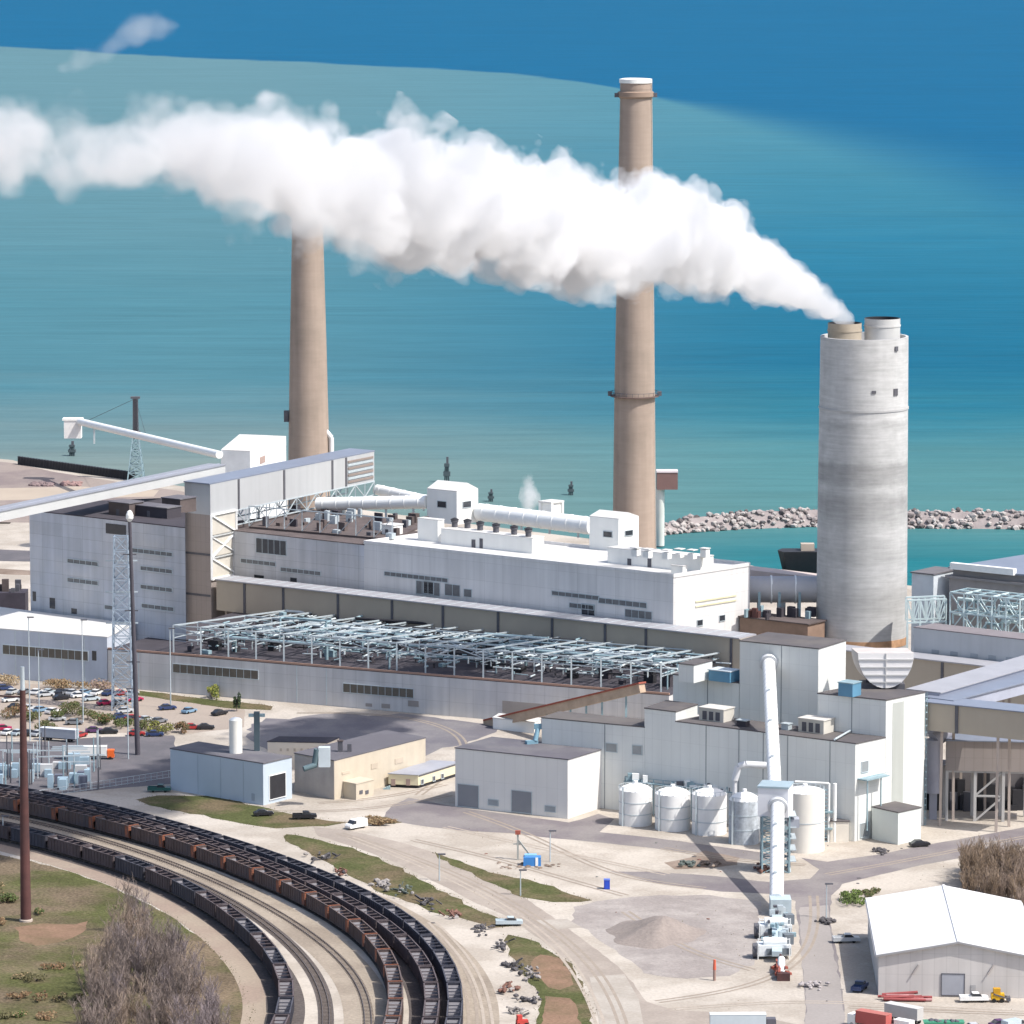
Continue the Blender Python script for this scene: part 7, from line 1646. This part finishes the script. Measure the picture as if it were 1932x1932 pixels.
# =================================================================== steam
def steam_mat(name, ctrl, x0, x1, dens, dens_far, noise_sc, amp, soft_near, soft_far, seed=0.0):
    """ctrl: list of (x, zc, radius) in object space; plume runs toward -x"""
    m = bpy.data.materials.new(name); m.use_nodes = True; nt = m.node_tree; N = nt.nodes; L = nt.links
    N.remove(N['Principled BSDF']); out = N['Material Output']
    pv = N.new('ShaderNodeVolumePrincipled'); pv.inputs['Color'].default_value = (.845, .85, .862, 1); pv.inputs['Anisotropy'].default_value = 0.0
    L.new(pv.outputs[0], out.inputs['Volume'])
    tc = N.new('ShaderNodeTexCoord'); sx = N.new('ShaderNodeSeparateXYZ'); L.new(tc.outputs['Object'], sx.inputs[0])
    def M(op, a, b=None, c=None, clamp=False):
        q = N.new('ShaderNodeMath'); q.operation = op; q.use_clamp = clamp
        for i, x in enumerate((a, b, c)):
            if x is None: continue
            if isinstance(x, (int, float)): q.inputs[i].default_value = x
            else: L.new(x, q.inputs[i])
        return q.outputs[0]
    X, Y, Z = sx.outputs
    u = M('DIVIDE', M('SUBTRACT', X, x0), x1 - x0)
    def curve(vals, lo, hi):
        fc = N.new('ShaderNodeFloatCurve'); cv = fc.mapping.curves[0]; L.new(u, fc.inputs['Value'])
        pts = sorted(((x - x0) / (x1 - x0), (v - lo) / (hi - lo)) for x, v in vals)
        cv.points[0].location = pts[0]; cv.points[1].location = pts[-1]
        for p in pts[1:-1]: cv.points.new(*p)
        fc.mapping.update()
        return M('ADD', M('MULTIPLY', fc.outputs[0], hi - lo), lo)
    zlo, zhi = min(c[1] for c in ctrl) - 5, max(c[1] for c in ctrl) + 5; rhi = max(c[2] for c in ctrl) * 1.3
    zc = curve([(c[0], c[1]) for c in ctrl], zlo, zhi); rad = curve([(c[0], c[2]) for c in ctrl], 0, rhi)
    dy = M('MULTIPLY', Y, .95); dz = M('SUBTRACT', Z, zc)
    r = M('SQRT', M('ADD', M('MULTIPLY', dy, dy), M('MULTIPLY', dz, dz)))
    # billows: cauliflower from smooth voronoi cells + finer fractal noise, scaled with the plume radius
    mp = N.new('ShaderNodeMapping'); mp.inputs['Location'].default_value = (seed, seed * 1.7, seed * .6); L.new(tc.outputs['Object'], mp.inputs[0])
    def vor(sc, sm):
        v = N.new('ShaderNodeTexVoronoi'); v.feature = 'SMOOTH_F1'; v.inputs['Scale'].default_value = sc; v.inputs['Smoothness'].default_value = sm; L.new(mp.outputs[0], v.inputs['Vector']); return v.outputs['Distance']
    def noi(sc, det, ro=.55, dis=0.0):
        v = N.new('ShaderNodeTexNoise'); v.inputs['Scale'].default_value = sc; v.inputs['Detail'].default_value = det; v.inputs['Roughness'].default_value = ro; v.inputs['Distortion'].default_value = dis; L.new(mp.outputs[0], v.inputs['Vector']); return v.outputs['Fac']
    b1 = M('SUBTRACT', .5, vor(noise_sc, .25)); b2 = M('SUBTRACT', .5, vor(noise_sc * 2.6, .25)); n1 = M('SUBTRACT', noi(noise_sc * .6, 3), .5); n2 = M('SUBTRACT', noi(noise_sc * 2.2, 5, .6, .3), .5)
    bl = M('ADD', M('MULTIPLY', b1, 1.0), M('MULTIPLY', b2, .55)); bl = M('ADD', bl, M('MULTIPLY', n1, 1.7)); bl = M('ADD', bl, M('MULTIPLY', n2, .62))
    d = M('ADD', M('SUBTRACT', 1.0, M('DIVIDE', r, rad)), M('MULTIPLY', bl, amp))
    # softness and density change along the plume (u=0 far left, 1 at the flue)
    fu = N.new('ShaderNodeMapRange'); fu.interpolation_type = 'SMOOTHSTEP'; fu.inputs['From Min'].default_value = .12; fu.inputs['From Max'].default_value = .50; L.new(u, fu.inputs['Value']); f = fu.outputs[0]
    soft = M('ADD', M('MULTIPLY', f, soft_near - soft_far), soft_far)
    den = M('ADD', M('MULTIPLY', f, dens - dens_far), dens_far)
    e = N.new('ShaderNodeMapRange'); e.interpolation_type = 'SMOOTHSTEP'; L.new(M('DIVIDE', d, soft), e.inputs['Value'])
    wis = N.new('ShaderNodeMapRange'); wis.inputs['From Min'].default_value = .40; wis.inputs['From Max'].default_value = .62; L.new(noi(noise_sc * 1.1, 5, .6, .6), wis.inputs['Value'])
    w1 = M('ADD', M('MULTIPLY', M('SUBTRACT', 1.0, f), M('SUBTRACT', wis.outputs[0], 1.0)), 1.0); w1 = M('MAXIMUM', w1, .06)
    L.new(M('MULTIPLY', M('MULTIPLY', e.outputs[0], den), w1), pv.inputs['Density'])
    m.cycles.volume_step_rate = STEP
    return m
STEP = .6
PDIR = Vector((-.39, -.92, 0)); PDIR.normalize()
PA = G(FL1[0]); PB = PA + PDIR * 100
def pw(u, v): return onwall(PA, PB, u, v)      # (distance downwind, height)
PROT = math.atan2(-PDIR.y, -PDIR.x)
def steam_obj(name, lab, pts, args):
    """pts: (u, top row, bottom row); the domain is a tube round the axis, rotated to run downwind"""
    (d0, z0), = [((pw(pts[0][0], pts[0][1])[0] + pw(pts[0][0], pts[0][2])[0]) / 2, (pw(pts[0][0], pts[0][1])[1] + pw(pts[0][0], pts[0][2])[1]) / 2)]
    og = PA + PDIR * d0; og.z = z0; cs = []
    for u, a, b in pts:
        ta, za = pw(u, a); tb, zb = pw(u, b); cs.append((-((ta + tb) / 2 - d0), (za + zb) / 2 - z0, (za - zb) / 2 * .88))
    cs.sort(); vs = []; n_ = 16
    for x, zc, rad in cs:
        for i in range(n_): t = 2 * math.pi * i / n_; vs.append((x, (rad * 1.45 + 2) * math.cos(t), zc + (rad * 1.45 + 2) * math.sin(t)))
    k = len(cs); mb = MB(); mb.add(vs, [[a * n_ + i, a * n_ + (i + 1) % n_, (a + 1) * n_ + (i + 1) % n_, (a + 1) * n_ + i] for a in range(k - 1) for i in range(n_)] + [list(range(n_)), list(range((k - 1) * n_, k * n_))])
    o = mb.build(name, steam_mat(name + '_' + str(len(bpy.data.materials)), cs, cs[0][0], cs[-1][0], *args)); o.location = og; o.rotation_euler = (0, 0, PROT)
    return tag(o, lab, 'steam')
RAW = [(1602, 600, 612), (1592, 572, 615), (1560, 546, 604), (1500, 496, 580), (1430, 442, 567), (1380, 394, 562), (1300, 358, 555), (1240, 336, 552), (1180, 330, 552), (1100, 322, 552), (1040, 308, 548), (980, 285, 546), (900, 262, 542), (820, 268, 535), (740, 225, 505), (650, 200, 485), (580, 215, 455), (500, 165, 440), (400, 175, 420), (300, 195, 395), (200, 200, 375), (100, 190, 375), (0, 165, 370), (-120, 160, 355)]
steam_obj('steam_plume', 'long thick white steam plume drifting left from the double stack across both brown chimneys', RAW, (.36, .13, .060, .95, .11, .42))
steam_obj('steam_wisp', 'small loose puff of steam against the deep blue water, top left', [(336, 40, 56), (318, 24, 72), (280, 14, 84), (245, 32, 92), (215, 62, 108), (185, 84, 136), (150, 98, 144), (110, 122, 138)], (.03, .03, .09, .9, .7, .7, 3.0))

PA = G(P(1000, 985, zt)); PDIR = Vector((-1, 0, 0)); PB = PA + PDIR * 100; PROT = 0.0
steam_obj('steam_wisp', 'faint wisp of steam rising from the white roof beside the narrow hooded roof tower', [(1020, 930, 950), (1010, 905, 972), (1000, 892, 985), (990, 898, 980), (978, 930, 945)], (.10, .10, .25, .8, .6, .6, 9.0))
